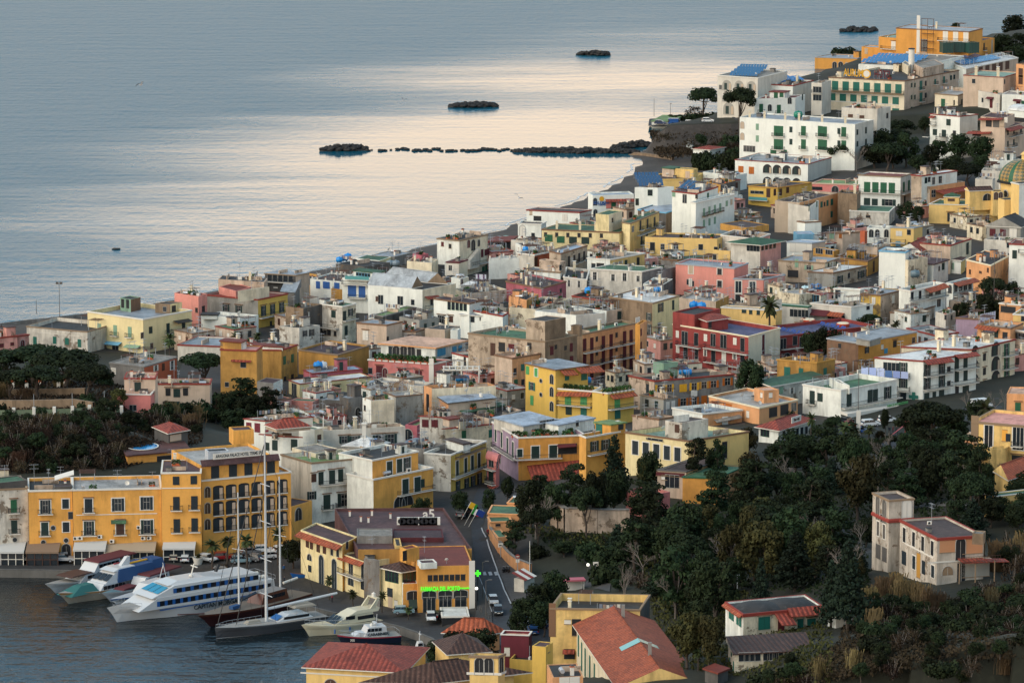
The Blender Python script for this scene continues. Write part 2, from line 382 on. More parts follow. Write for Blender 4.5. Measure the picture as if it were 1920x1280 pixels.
strip('pavement',[h_(440,140),h_(393,320),h_(458,480),h_(518,660),h_(588,850),h_(640,960)],[h_(480,150),h_(450,330),h_(545,480),h_(700,720),h_(760,850),h_(760,960)],PAVE,.25)
strip('pavement',[h_(250,480),h_(310,640),h_(320,850),h_(330,1050),h_(300,1180)],[h_(297,480),h_(326,640),h_(396,850),h_(466,1050),h_(474,1180)],PAVE,.25)
rm=MB()
def mark(p,q,w,dz=.17):
 A,B_=gat(*p),gat(*q);n=Vc((-(B_-A).y,(B_-A).x,0)).normalized()*w/2
 N=max(1,int((B_-A).length/4))
 for i in range(N):
  a,b_=A.lerp(B_,i/N),A.lerp(B_,(i+1)/N)
  rm.quad([Vc((p_.x,p_.y,gz(p_.x,p_.y)+dz))for p_ in(a-n,b_-n,b_+n,a+n)],MARK)
for k in range(4):
 x=352+k*50;mark(h_(x+8,728),h_(x-4,698),.65)
mark(h_(378,320),h_(440,480),.25);mark(h_(440,480),h_(505,660),.25);mark(h_(505,660),h_(572,850),.25);mark(h_(572,850),h_(630,970),.25)
mark(h_(338,690),h_(400,850),.2);mark(h_(400,850),h_(466,1040),.2)
tag(rm.build('road_markings'),kind='structure')
u_=lambda x,y:px('U',(x,y))
strip('road',[u_(-60,1100),u_(250,1030),u_(520,1000),u_(820,960),u_(1100,890),u_(1500,800),u_(1700,760)],[u_(-60,1180),u_(250,1130),u_(560,1100),u_(860,1060),u_(1150,1010),u_(1550,930),u_(1750,880)],ASPH)
strip('parking_lot',[u_(700,1090),u_(1000,1060),u_(1480,1040)],[u_(700,1230),u_(1000,1260),u_(1480,1200)],ASPH,.22)
q_=lambda x,y:px('Q',(x,y))
strip('parking_lot',[q_(80,500),q_(400,480),q_(860,520)],[q_(70,560),q_(400,570),q_(860,610)],ASPH,.3)
w_=lambda x,y:px('W',(x,y))
strip('path',[w_(590,60),w_(680,180),w_(560,260)],[w_(640,55),w_(810,230),w_(800,310)],PAVE,.25)
strip('road',[w_(100,640),w_(300,600)],[w_(150,760),w_(310,740)],ASPH,.2)
e_=lambda x,y:px('e',(x,y))
v_=lambda x,y:px('V',(x,y))
strip('path',[v_(-120,560),v_(0,650),v_(330,920)],[v_(-110,620),v_(0,690),v_(300,950)],PAVE,.3)
strip('path',[v_(700,540),v_(1000,520),v_(1200,620)],[v_(700,570),v_(1000,560),v_(1190,660)],mat('pale gravel path',(.12,.11,.1),.9,0,'ground'),.3)
_wc={}
def arch_pts(w,h,n=8,seg=False):
 """outline of an arched opening, centred"""
 r=w/2;rise=r if not seg else w*.16;base=h/2-rise
 P=[(-r,-h/2),(r,-h/2)]
 for k in range(n+1):
  t=math.pi*k/n;P.append((r*math.cos(t),base+rise*math.sin(t)))
 return P
def flatpoly(mb,P,y,m,thick=0):
 mb.quad([(x,y,z)for x,z in P],m)
def win_mesh(ty,w,h,c,fl):
 k=(ty,round(w,2),round(h,2),c,fl)
 if k in _wc:return _wc[k]
 a=MB();s=None;W=pm('wf',.7);D=GLASS;SH=pm(c,.6)if c else None
 FR=pm(('brown' if 'd' in fl else 'w'),.7)
 def rect(mb,x0,x1,z0,z1,y0,y1,m):mb.box(((x0+x1)/2,(y0+y1)/2,(z0+z1)/2),(x1-x0,abs(y1-y0),z1-z0),m,bottom=False)
 if ty in 'sopdgH':
  ww=w/2;hh=h/2
  if 'f' in fl:
   f=.2
   rect(a,-ww-f,ww+f,hh,hh+f,-.07,0,FR);rect(a,-ww-f,-ww,-hh,hh,-.07,0,FR);rect(a,ww,ww+f,-hh,hh,-.07,0,FR)
   if 'n' not in fl:rect(a,-ww-f,ww+f,-hh-.12,-hh,-.10,0,FR)
  if 'l' in fl:rect(a,-ww-.3,ww+.3,hh+.25,hh+.38,-.32,0,pm('brown',.8))
 if ty=='s':
  rect(a,-ww,ww,-hh,hh,-.03,0,pm('dkgl'))
  s=MB()
  for sx in(-1,1):
   x0,x1=sorted((sx*.02,sx*ww));rect(s,x0,x1,-hh,hh,-.08,-.03,SH)
  for q in range(int(h/.28)):
   z=-hh+.16+q*.28;rect(s,-ww+.08,-.08,z,z+.05,-.1,-.08,SH);rect(s,.08,ww-.08,z,z+.05,-.1,-.08,SH)
 elif ty=='o':
  gw=w*.28;rect(a,-gw,gw,-hh,hh,-.02,0,D)
  for x0,x1 in((-gw,-gw+.06),(gw-.06,gw),(-.03,.03)):rect(a,x0,x1,-hh,hh,-.06,-.02,W)
  rect(a,-gw,gw,hh-.09,hh,-.06,-.02,W);rect(a,-gw,gw,-hh,-hh+.09,-.06,-.02,W);rect(a,-gw,gw,.1*h,.1*h+.06,-.05,-.02,W)
  s=MB();rect(s,-ww,-gw-.02,-hh,hh,-.1,-.03,SH);rect(s,gw+.02,ww,-hh,hh,-.1,-.03,SH)
 elif ty=='p':
  rect(a,-ww,ww,-hh,hh,-.02,0,D);nm=max(1,round(w/.95))
  for q in range(nm+1):
   x=-ww+w*q/nm;rect(a,max(-ww,x-.035),min(ww,x+.035),-hh,hh,-.07,-.02,SH or W)
  for z in(-hh,hh-.08):rect(a,-ww,ww,z,z+.08,-.07,-.02,SH or W)
 elif ty=='t':rect(a,-w/2,w/2,-h/2,h/2,-.07,0,pm(c or 'w',.8))
 elif ty=='d':
  rect(a,-ww,ww,-hh,hh,-.02,0,pm(c or 'dkgl'));rect(a,-ww,ww,hh-.06,hh+.02,-.07,-.02,pm('stone'))  # default dark pane on the uncut wall stands in for recess shade
  rect(a,-ww-.05,ww+.05,-hh-.1,-hh,-.12,0,pm('stone'))
 elif ty in 'aA':
  P=arch_pts(w,h,8,'s' in fl);big=ty=='A'
  fr=pm('w' if not c or not big else c,.7)
  if ty=='A':
   flatpoly(a,P,-.03,pm('grey' if c=='white' else 'dkgl'))  # flat fill, grey in white arches, paints the loggia's inner shade
   x1=w/2;rect(a,w*.22,w*.45,-h/2,h*.18,-.06,-.03,pm('beige',.8));rect(a,-w*.28,w*.02,-h/2,h*.2,-.06,-.03,pm('dg'))
   rect(a,-w/2,w/2,-h/2,-h/2+.12,-.22,0,W)
  else:
   flatpoly(a,P,-.03,D if c is None else pm(c));rect(a,-.03,.03,-h/2,h*.35,-.06,-.03,W)
  if 'f' in fl or ty=='a':
   Q=arch_pts(w+.26,h+.13,8,'s' in fl);Q=[(x,z+.065)for x,z in Q];n=len(P)
   for q in range(1,n):
    q2=(q+1)%n
    a.quad([(P[q][0],-.09,P[q][1]),(P[q2][0],-.09,P[q2][1]),(Q[q2][0],-.09,Q[q2][1]),(Q[q][0],-.09,Q[q][1])],W)
    a.quad([(Q[q][0],-.09,Q[q][1]),(Q[q2][0],-.09,Q[q2][1]),(Q[q2][0],0,Q[q2][1]),(Q[q][0],0,Q[q][1])],W)
 elif ty=='r':
  P=[(w/2*math.cos(2*math.pi*q/14),w/2*math.sin(2*math.pi*q/14))for q in range(14)]
  flatpoly(a,P,-.03,D);Q=[(x*1.3,z*1.3)for x,z in P]
  for q in range(14):
   q2=(q+1)%14
   a.quad([(P[q][0],-.08,P[q][1]),(P[q2][0],-.08,P[q2][1]),(Q[q2][0],-.08,Q[q2][1]),(Q[q][0],-.08,Q[q][1])],W)
   a.quad([(Q[q][0],-.08,Q[q][1]),(Q[q2][0],-.08,Q[q2][1]),(Q[q2][0],0,Q[q2][1]),(Q[q][0],0,Q[q][1])],W)
 elif ty=='H':
  P=arch_pts(w,h,8,True);flatpoly(a,P,-.03,pm('dkgl'))  # dark arch fill paints the shade of a recess that is not cut
  rect(a,w*.10,w*.40,-h*.5,h*.32,-.06,-.03,pm('beige2',.8));rect(a,-w*.42,w*.02,-h*.5,h*.36,-.08,-.03,pm('navy'))
 r=(a.mesh('window '+ty),s.mesh('shutter')if s else None)
 _wc[k]=r;return r
def rail_mb(mb,pts,h,m,step=.33,th=.035,rails=2):
 for a,b in zip(pts[:-1],pts[1:]):
  a=Vc(a);b=Vc(b);L=(b-a).length;n=max(1,int(L/step))
  for r in range(rails):z=h*(1-r*.88/max(1,rails-1))if rails>1 else h;mb.tube(a+Vc((0,0,z)),b+Vc((0,0,z)),th*.8,m,4,caps=False)
  for k in range(n+1):
   p=a.lerp(b,k/n);mb.tube(p,p+Vc((0,0,h)),th*.5,m,3,caps=False)
_bc={}
def bcm_(w,out,style):
 k=(round(w,1),round(out,1),style)
 if k in _bc:return _bc[k]
 a=MB();hw=w/2;sl=pm('w' if style!='k' else 'stone',.8)
 a.box((0,-out/2,-.08),(w,out,.16),sl)
 if style=='w':
  for c,d in(((0,-out+.06,.4),(w,.12,.8)),((-hw+.06,-out/2-.06,.4),(.12,out-.12,.8)),((hw-.06,-out/2-.06,.4),(.12,out-.12,.8))):a.box(c,d,sl)
 elif style=='g':
  gl=mat('balcony glass',hx('5E9A9A'),.15)
  a.box((0,-out+.03,.5),(w,.05,.9),gl)
 else:
  rail_mb(a,[(-hw,-.05,0),(-hw,-out+.05,0),(hw,-out+.05,0),(hw,-.05,0)],.95,pm({'t':'teal','n':'navy'}.get(style,'dkgl'),.5),.24,.05)
 m=a.mesh('balcony');_bc[k]=m;return m
ALLB=[]
class Bld:pass
def facade(b,f):
 C=b.C;E=b.L if f=='L' else b.R
 d=Vc((E.x-C.x,E.y-C.y,0));L=d.length;d.normalize()
 n=Vc((-d.y,d.x,0))
 if(n.x*(b.L+b.R-C-C).x+n.y*(b.L+b.R-C-C).y)>0:n=-n
 u=-d if f=='L' else d
 return C,d,n,u,L
def onf(b,f,p):
 C,d,n,u,L=facade(b,f);r=ray(*p);o=Vc((0,0,H))
 t=(C-o).dot(n)/r.dot(n);P=o+r*t
 return P,(P-C).dot(d),n,u
def wins(b,spec,t=None):
 """ 'L s 10,20>30,40*3v0,30*2 1.1x2.2 green flags; ...' """
 t=t or b.t
 for it in spec.split(';'):
  w=it.split()
  if not w:continue
  f,ty,pos=w[:3];wd,ht,c,fl=None,None,None,''
  for x in w[3:]:
   if x[0].isdigit()and 'x' in x:wd,ht=map(float,x.split('x'))
   elif x in PAL:c=x
   else:fl=x
  if ty=='B':
   p,q=pos.split('>');vv=None;v=(0,0);nv=1
   if 'v' in q:q,vv=q.split('v');vs_,nv=vv.split('*');v=tuple(map(float,vs_.split(',')));nv=int(nv)
   p=tuple(map(float,p.split(',')));q=tuple(map(float,q.split(',')))
   for j in range(nv):
    g_=j/max(1,nv-1)
    A,_,n,u=onf(b,f,px(t,(p[0]+v[0]*g_,p[1]+v[1]*g_)));B2,_,_,_=onf(b,f,px(t,(q[0]+v[0]*g_,q[1]+v[1]*g_)))
    M_=(A+B2)/2;L=(B2-A).length
    M_.z=(A.z+B2.z)/2
    inst(bcm_(L,wd or 1.1,fl),'balcony',b.o,b.inv@basis(u,n,M_))
   continue
  nv,v=1,(0,0)
  if 'v' in pos:pos,vv=pos.split('v');vs_,nv=vv.split('*');v=tuple(map(float,vs_.split(',')));nv=int(nv)
  nh=1
  if '>' in pos:
   p,q=pos.split('>');q,nh=q.split('*');nh=int(nh);p=tuple(map(float,p.split(',')));q=tuple(map(float,q.split(',')))
  else:p=q=tuple(map(float,pos.split(',')))
  dw,dh={'s':(1.1,1.7),'o':(2.0,1.7),'p':(1.1,1.6),'d':(.9,1.2),'a':(1.2,2.2),'A':(2.4,2.4),'r':(.9,.9),'H':(2.3,2.9)}[ty]
  wd=wd or dw;ht=ht or dh
  if ty=='p' and(wd>=7 or ht>=5.5 or min(wd,ht)<=.45):ty='t'
  if c is None and ty in 'so':c='dg'
  me_,sh_=win_mesh(ty,wd,ht,c,fl.replace('b','').replace('k',''))
  for j in range(nv):
   for i in range(nh):
    fi=i/max(1,nh-1);fj=j/max(1,nv-1)
    P,s_,n,u=onf(b,f,px(t,(p[0]+(q[0]-p[0])*fi+v[0]*fj,p[1]+(q[1]-p[1])*fi+v[1]*fj)))
    M_=b.inv@basis(u,n,P)
    wo=inst(me_,'trim' if ty=='t' else 'window',b.o,M_)
    if sh_:inst(sh_,'shutter',wo)
    if 'b' in fl:inst(bcm_(wd+1.0,.9,'k' if 'k' in fl else ''),'balcony',b.o,M_@MT((0,0,-ht/2)))
    elif 'H'==ty:inst(bcm_(wd*.98,.35,''),'balcony',b.o,M_@MT((0,0,-ht/2+.1)))
def awn(b,f,p,q,drop=1.0,out=2.2,c='redt',t=None,name='awning',th=.08):
 t=t or b.t
 A,_,n,u=onf(b,f,px(t,p));B2,_,_,_=onf(b,f,px(t,q))
 if(B2-A).dot(u)<0:A,B2=B2,A
 m=rfm(c)if c in ROOF else pm(c,.8)
 mb=MB();A2=A+n*out-Vc((0,0,drop));C2=B2+n*out-Vc((0,0,drop));L=(B2-A).length
 mb.quad([A2,C2,B2,A],m,uv=[(0,0),(L,0),(L,out),(0,out)])
 dn=Vc((0,0,th))
 mb.quad([A-dn,B2-dn,C2-dn,A2-dn],m);mb.quad([A2-dn*2,C2-dn*2,C2,A2],m)
 mb.quad([A-dn,A2-dn,A2,A],m);mb.quad([C2-dn,B2-dn,B2,C2],m)
 o=mb.build(name,b.o);o.matrix_local=b.inv.copy();return o
def rms(C,L,R,z,rt,roof,par,rim,rise,over,wl,wr):
 B_=L+R-C;rm_=rfm(roof)if roof in ROOF else wlm(roof)
 cor=[C,R,B_,L]
 area=(R-C).cross(L-C).z
 if area<0:cor=[C,L,B_,R]
 def at(k,z_):p=cor[k];return Vc((p.x,p.y,z_))
 cen=(cor[0]+cor[2])/2
 def inset(d):
  out=[]
  for k in range(4):
   p,a,c=cor[k],cor[k-1],cor[(k+1)%4]
   u=(a-p);u.z=0;u.normalize();w=(c-p);w.z=0;w.normalize()
   s=max(.3,abs(u.cross(w).z));q=p+(u+w)*(d/s);out.append(q)
  return out
 mb=MB()
 if rt=='flat':
  I=inset(.25);wm=wlm(wl)
  for k in range(4):
   a,b2=I[k],I[(k+1)%4];c,d=cor[k],cor[(k+1)%4]
   mb.quad([(a.x,a.y,z-par),(b2.x,b2.y,z-par),(b2.x,b2.y,z),(a.x,a.y,z)][::-1],wm)
   mb.quad([(c.x,c.y,z),(d.x,d.y,z),(b2.x,b2.y,z),(a.x,a.y,z)],wm)
  mb.quad([(p.x,p.y,z-par)for p in I],rm_)
 elif rt=='slab':
  O=inset(-over)
  mb.quad([(p.x,p.y,z)for p in O],rm_)
  em=pm(rim)if rim else rm_
  for k in range(4):
   a,b2=O[k],O[(k+1)%4]
   mb.quad([(a.x,a.y,z-.28),(b2.x,b2.y,z-.28),(b2.x,b2.y,z),(a.x,a.y,z)],em)
  mb.quad([(p.x,p.y,z-.28)for p in reversed(O)],em)
 else:
  O=[Vc((p.x,p.y,z))for p in inset(-over)]
  iL=3 if area>=0 else 1;iR=1 if area>=0 else 3
  c0,rr_,bb,ll=O[0],O[iR],O[2],O[iL]
  up=Vc((0,0,rise))
  def face(P):
   n=(P[1]-P[0]).cross(P[2]-P[0])
   if n.z<0:P=[P[1],P[0]]+P[2:][::-1]if False else P[::-1]
   e=(P[1]-P[0]);best=max(range(len(P)),key=lambda k:(P[(k+1)%len(P)]-P[k]).length if abs(P[(k+1)%len(P)].z-P[k].z)<.01 else 0)
   ex=(P[(best+1)%len(P)]-P[best]);ex.z=0;ex.normalize()
   uv=[((q-P[0]).dot(ex),(q-P[0]).dot(Vc((-ex.y,ex.x,0))))for q in P]
   mb.quad(P,rm_,uv)
  if rt in('gableL','gableR','hipL','hipR'):
   if rt.endswith('L'):e1,e2,f1,f2=c0,rr_,ll,bb
   else:e1,e2,f1,f2=c0,ll,rr_,bb
   m1=(e1+e2)/2+up;m2=(f1+f2)/2+up
   if rt.startswith('hip'):
    ax=(m2-m1);w_=(e2-e1).length/2;k=min(.49,w_/ax.length);m1,m2=m1.lerp(m2,k),m2.lerp(m1,k)
   face([e1,f1,m2,m1]);face([e2,f2,m2,m1][::-1])
   if rt.startswith('hip'):face([e1,e2,m1]);face([f1,f2,m2])
   else:
    wm=wlm(wl if rt=='gableR' else wr);sh=lambda p:p+(cen-p)*.0
    mb.quad([e1,e2,m1],wm);mb.quad([f1,f2,m2],wm)
   dn=Vc((0,0,.18))
   for a,b2 in((c0,rr_),(rr_,bb),(bb,ll),(ll,c0)):mb.quad([a-dn,b2-dn,b2,a],pm('w',.8))
   mb.quad([p-dn for p in O][::-1],pm('w',.8))
   mb.tube(m1,m2,.14,rm_,5)
  elif rt in('shedL','shedR'):
   if rt=='shedL':lo1,lo2,h1,h2=c0,rr_,ll+up,bb+up
   else:lo1,lo2,h1,h2=c0,ll,rr_+up,bb+up
   face([lo1,lo2,h2,h1]);wm=wlm(wl)
   mb.quad([lo1,h1,Vc((h1.x,h1.y,z))],wm);mb.quad([lo2,h2,Vc((h2.x,h2.y,z))],wm)
   mb.quad([h1,h2,Vc((h2.x,h2.y,z)),Vc((h1.x,h1.y,z))],wm)
   dn=Vc((0,0,.15));mb.quad([lo1-dn,lo2-dn,lo2,lo1],rm_)
  elif rt in('barrelL','barrelR'):
   if rt.endswith('L'):e1,e2,f1,f2=c0,rr_,ll,bb
   else:e1,e2,f1,f2=c0,ll,rr_,bb
   N=8;P1=[];P2=[]
   for k in range(N+1):
    t_=math.pi*k/N;s_=(1-math.cos(t_))/2;hh=Vc((0,0,math.sin(t_)*rise))
    P1.append(e1.lerp(e2,s_)+hh);P2.append(f1.lerp(f2,s_)+hh)
   for k in range(N):face([P1[k],P2[k],P2[k+1],P1[k+1]])
   mb.quad(P1,wlm(wl));mb.quad(P2[::-1],wlm(wl))
 return mb,cor,inset
def make_box(b,name_wall,name_roof,zb,parent,**k):
 C,L,R,z=b.C,b.L,b.R,b.z
 wl,wr=k.get('wl','white'),k.get('wr')or k.get('wl','white')
 dl,dr=k.get('dt',.55),k.get('dr',k.get('dt',.55))
 mb,cor,inset=rms(C,L,R,z,k.get('rt','flat'),k.get('roof','grey'),k.get('par',.6),k.get('rim'),k.get('rise',1.8),k.get('over',.35),wl,wr)
 w=MB();n=4;area=(R-C).cross(L-C).z;B_=L+R-C
 edges=[(C,L,wl,dl),(C,R,wr,dr),(L,B_,wr,dr),(R,B_,wl,dl)]
 top=z-(0 if k.get('rt','flat')=='flat' else.02)
 for p,q,c,dd_ in edges:
  w.quad([(p.x,p.y,zb),(q.x,q.y,zb),(q.x,q.y,top),(p.x,p.y,top)],wlm(c,dd_))
 wo=w.build(name_wall,parent,M=b.inv.copy());ro=mb.build(name_roof,parent,M=b.inv.copy())
 if k.get('rim')and k.get('rt','flat')=='flat':
  rb=MB();O=inset(-.14);I=inset(.2);m=pm(k['rim'],.8);zt=z+.05;zl=z-(k.get('rimh',.28))
  for j in range(4):
   a,b2,c,d=O[j],O[(j+1)%4],I[j],I[(j+1)%4]
   rb.quad([(a.x,a.y,zl),(b2.x,b2.y,zl),(b2.x,b2.y,zt),(a.x,a.y,zt)],m)
   rb.quad([(a.x,a.y,zt),(b2.x,b2.y,zt),(d.x,d.y,zt),(c.x,c.y,zt)],m)
   rb.quad([(b2.x,b2.y,zl),(a.x,a.y,zl),(cor[j].x,cor[j].y,zl),(cor[(j+1)%4].x,cor[(j+1)%4].y,zl)],m)
   rb.quad([(d.x,d.y,z-.1),(c.x,c.y,z-.1),(c.x,c.y,zt),(d.x,d.y,zt)],m)
  rb.build('cornice',parent,M=b.inv.copy())
 return wo,ro
def corners(b,t,C,L,R,z):
 c=px(t,C);b.z=z;b.C=unp(c[0],c[1],z)
 view=Vc((b.C.x,b.C.y,0)).normalized()
 def far(p):q=px(t,p);return unp(q[0],q[1],z)
 if isinstance(L,tuple)and isinstance(R,tuple):b.L,b.R=far(L),far(R)
 elif isinstance(L,tuple):
  b.L=far(L);d=(b.L-b.C).normalized();n=Vc((-d.y,d.x,0))
  if n.dot(view)<0:n=-n
  b.R=b.C+n*R
 elif isinstance(R,tuple):
  b.R=far(R);d=(b.R-b.C).normalized();n=Vc((-d.y,d.x,0))
  if n.dot(view)<0:n=-n
  b.L=b.C+n*L
def B(t,name,label,cat,C,L,R,h=None,b=None,w='',ct=2,g=None,z=None,**k):
 o=Bld();o.t=t;c=px(t,C)
 if z is not None:zt=z
 elif b is not None:
  G_=gat(*px(t,(C[0],b)));r=ray(*c);zt=H+r.z/r.y*G_.y
 else:zt=gat(c[0],c[1],h).z
 corners(o,t,C,L,R,zt)
 B_=o.L+o.R-o.C
 g0=min(gz(p.x,p.y)for p in(o.C,o.L,o.R,B_));o.zb=max(g0-1.5,-1);o.h=zt-g0
 base=o.C+(o.L+o.R-o.C-o.C)/2;base.z=max(g0,0)
 e=empty(name,base);o.o=e;o.inv=MT(-base);o.label=label
 tag(e,label,cat,g)
 make_box(o,'wall','roof',o.zb,e,**k)
 o.k=k;o.roofz=zt-(k.get('par',.6)if k.get('rt','flat')=='flat' else 0)
 if w:wins(o,w)
 ALLB.append(o)
 if ct and k.get('rt','flat')in('flat','slab'):clut(o,ct)
 return o
def inside_b(b,P,m):
 a,c=b.L-b.C,b.R-b.C;d=P-b.C;det=a.x*c.y-a.y*c.x;u=(d.x*c.y-d.y*c.x)/det;v=(a.x*d.y-a.y*d.x)/det;return u>-m/a.length and v>-m/c.length
def Hs(t,l,*a,**k): return B(t,'house',l,'house',*a,**k)
def hut(b,C,L,R,h,w='',t=None,name='roof_room',base=None,**k):
 """a room standing on b's roof: part of the building"""
 o=Bld();o.t=t or b.t;zb=b.roofz if base is None else base
 for f_ in(1,.93,.86,.8,.74,.68,.6,.5):
  corners(o,o.t,C,L,R,zb+h*f_)
  if base is not None or h<1.2 or inside_b(b,o.C,.3):h*=f_;break
 else:corners(o,o.t,C,L,R,zb+h)
 wall_loc=(o.L+o.R)/2;wall_loc.z=zb
 o.inv=MT(-wall_loc)
 wl,wr=k.get('wl',b.k.get('wl','white')),k.get('wr')or k.get('wl')or b.k.get('wr')or b.k.get('wl','white');k['wl'],k['wr']=wl,wr
 k.setdefault('roof',b.k.get('roof','grey'));k.setdefault('par',.15)
 C_,L_,R_=o.C,o.L,o.R;B_=L_+R_-C_;wmb=MB();top=zb+h-(0 if k.get('rt','flat')=='flat' else.02)
 for p,q,c in((C_,L_,wl),(C_,R_,wr),(L_,B_,wr),(R_,B_,wl)):
  wmb.quad([(p.x-wall_loc.x,p.y-wall_loc.y,-.05),(q.x-wall_loc.x,q.y-wall_loc.y,-.05),(q.x-wall_loc.x,q.y-wall_loc.y,top-zb),(p.x-wall_loc.x,p.y-wall_loc.y,top-zb)],wlm(c,k.get('dt',.55)))
 wo=wmb.build(name,b.o);wo.matrix_local=b.inv@MT(wall_loc)
 mb,_,_=rms(C_,L_,R_,zb+h,k.get('rt','flat'),k['roof'],k['par'],k.get('rim'),k.get('rise',1.2),k.get('over',.25),wl,wr)
 mb.build('roof',wo,M=o.inv.copy())
 o.o=wo;o.k=k;o.roofz=zb+h-k['par'];o.label=b.label
 if w:wins(o,w)
 return o
_cl={}
def clm(kind):
 if kind in _cl:return _cl[kind]
 a=MB();key_=kind;kind,_,kind_w=kind.partition(':')
 if kind=='chimney':
  a.box((0,0,.6),(.5,.5,1.2),pm('w',.9));a.box((0,0,1.28),(.66,.66,.12),pm('terra',.9));a.box((0,0,1.45),(.4,.4,.25),pm('concd'))
 elif kind=='chimney2':
  a.box((0,0,.9),(.6,.6,1.8),pm('cream',.9));a.box((0,0,1.85),(.8,.8,.12),pm('w',.9));a.box((0,0,2.1),(.5,.5,.4),pm('cream'));a.box((0,0,2.36),(.8,.8,.1),pm('w'))
 elif kind=='antenna':
  m=pm('metal',.4,.6);a.tube((0,0,0),(0,0,3.4),.035,m,5)
  for z,n in((3.3,5),(2.6,4)):
   a.tube((-.7,0,z),(.7,0,z),.02,m,4)
   for k in range(n):x=-.7+1.4*k/(n-1);a.tube((x,-.35,z),(x,.35,z),.018,m,4)
 elif kind=='dish':
  m=pm('w',.5);a.tube((0,0,0),(0,0,.9),.04,pm('metal'),5)
  i=len(a.v);prof=[(.02,0),(.25,.04),(.45,.13)]
  a.lathe(prof,m,12,(0,0,.95));a.v=a.v
  M=MT((0,0,.95))@MR(rad(62),4,'X')@MT((0,0,-.95))
  for q in range(i,len(a.v)):a.v[q]=tuple(M@Vc(a.v[q]))
 elif kind=='ac':
  a.box((0,0,.4),(.9,.35,.7),pm('w',.5));a.lathe([(.01,0),(.25,0),(.25,.02)],pm('dkgl'),10,(0,0,0))
  for q in range(len(a.v)-30,len(a.v)):x,y,z=a.v[q];a.v[q]=(x-.12,-.18-z,y+.4)
 elif kind=='boiler':
  m=pm('silver',.35,.5);a.tube((-.8,0,.75),(.8,0,.75),.33,m,12);a.box((-.5,0,.2),(.08,.5,.4),pm('concd'));a.box((.5,0,.2),(.08,.5,.4),pm('concd'))
 elif kind=='block':a.box((0,0,.45),(1.4,1.0,.9),wlm('conc',.8));a.box((0,0,.95),(1.55,1.15,.1),rfm('dark'))
 elif kind=='stair':
  a.box((0,0,1.1),(2.2,1.8,2.2),wlm(kind_w,.7));a.box((0,0,2.27),(2.5,2.1,.14),rfm('brown'));a.box((-.3,-.92,.9),(.8,.06,1.8),pm('dg'))
 elif kind=='pergola':
  for x in(-1.5,1.5):
   for y in(-1.2,1.2):a.box((x,y,1.1),(.09,.09,2.2),pm('metal'))
  for q in range(7):a.box((-1.5+q*.5,0,2.25),(.07,2.8,.07),pm('brn'))
 elif kind=='wash':
  rn=random.Random(8)
  for s in(-2,2):a.tube((s,0,0),(s,0,1.9),.04,pm('metal'),4)
  for q in range(6):a.box((-1.7+q*.62,0,1.4-rn.random()*.1),(.5,.03,rn.uniform(.6,1.0)),mat('cloth %d'%(q%3),hx(('C0BAB0','8A7468','6C7484')[q%3]),.9))
 elif kind=='lowwall':
  a.box((0,0,.45),(3.6,.2,.9),wlm('beige2',.8))
 elif kind=='planter':
  a.box((0,0,.2),(1.4,.45,.4),pm('terra',.9));rn=random.Random(2);lm=mat('potted leaves',hx('2F4A24'),.9,0,'leaf')
  for q in range(60):
   p=Vc((rn.uniform(-.7,.7),rn.uniform(-.3,.3),rn.uniform(.4,1.1)));s=.14
   d=Vc((rn.gauss(0,1),rn.gauss(0,1),rn.gauss(0,1))).normalized();e=d.orthogonal()*s;f_=d.cross(e)
   a.quad([p-e,p-f_,p+e,p+f_],lm)
 _cl[key_]=a.mesh(kind);return _cl[key_]
CLN=dict(chimney='chimney',chimney2='chimney',antenna='antenna',dish='satellite_dish',ac='air_conditioner',boiler='boiler',block='skylight_box',planter='planter',stair='stair_hut',pergola='pergola',wash='washing',lowwall='parapet_wall')
def onroof(b,u,v,kind,rz=None,sc=1):
 P=b.C+(b.L-b.C)*u+(b.R-b.C)*v;P.z=b.roofz
 M=b.inv@MT(P)@MR(random.uniform(0,6.28)if rz is None else rz,4,'Z')@MS(sc,4)
 return inst(clm(kind),CLN[kind],b.o,M)
CLRND=random.Random(11)
def clut(b,n):
 r=CLRND;kinds=['antenna','chimney','dish','ac','antenna','boiler','block','chimney2','antenna','planter','ac','antenna','stair','pergola','lowwall','chimney','dish','antenna','lowwall','block','lowwall','wash','boiler','antenna',
'lowwall','dish','ac','pergola','planter']
 LL,RR=(b.L-b.C).length,(b.R-b.C).length
 if min(LL,RR)<3:return
 d=(b.R-b.C);az=math.atan2(d.y,d.x)
 m=int(n*3.6)
 for k in range(m):
  kd=r.choice(kinds);u=r.uniform(1.2/LL,1-1.2/LL);v=r.uniform(1.2/RR,1-1.2/RR)
  P=b.C+(b.L-b.C)*u+(b.R-b.C)*v;P.z=b.roofz
  inst(clm(kd if kd!='stair' else 'stair:'+b.k.get('wl','white')),CLN[kd],b.o,b.inv@MT(P)@MR(az+r.choice((0,1.57,3.14)),4,'Z')@MS(r.uniform(.8,1.2),4))
def orp(b,p,t=None,dz=0):
 q=px(t or b.t,p);return unp(q[0],q[1],b.roofz+dz)
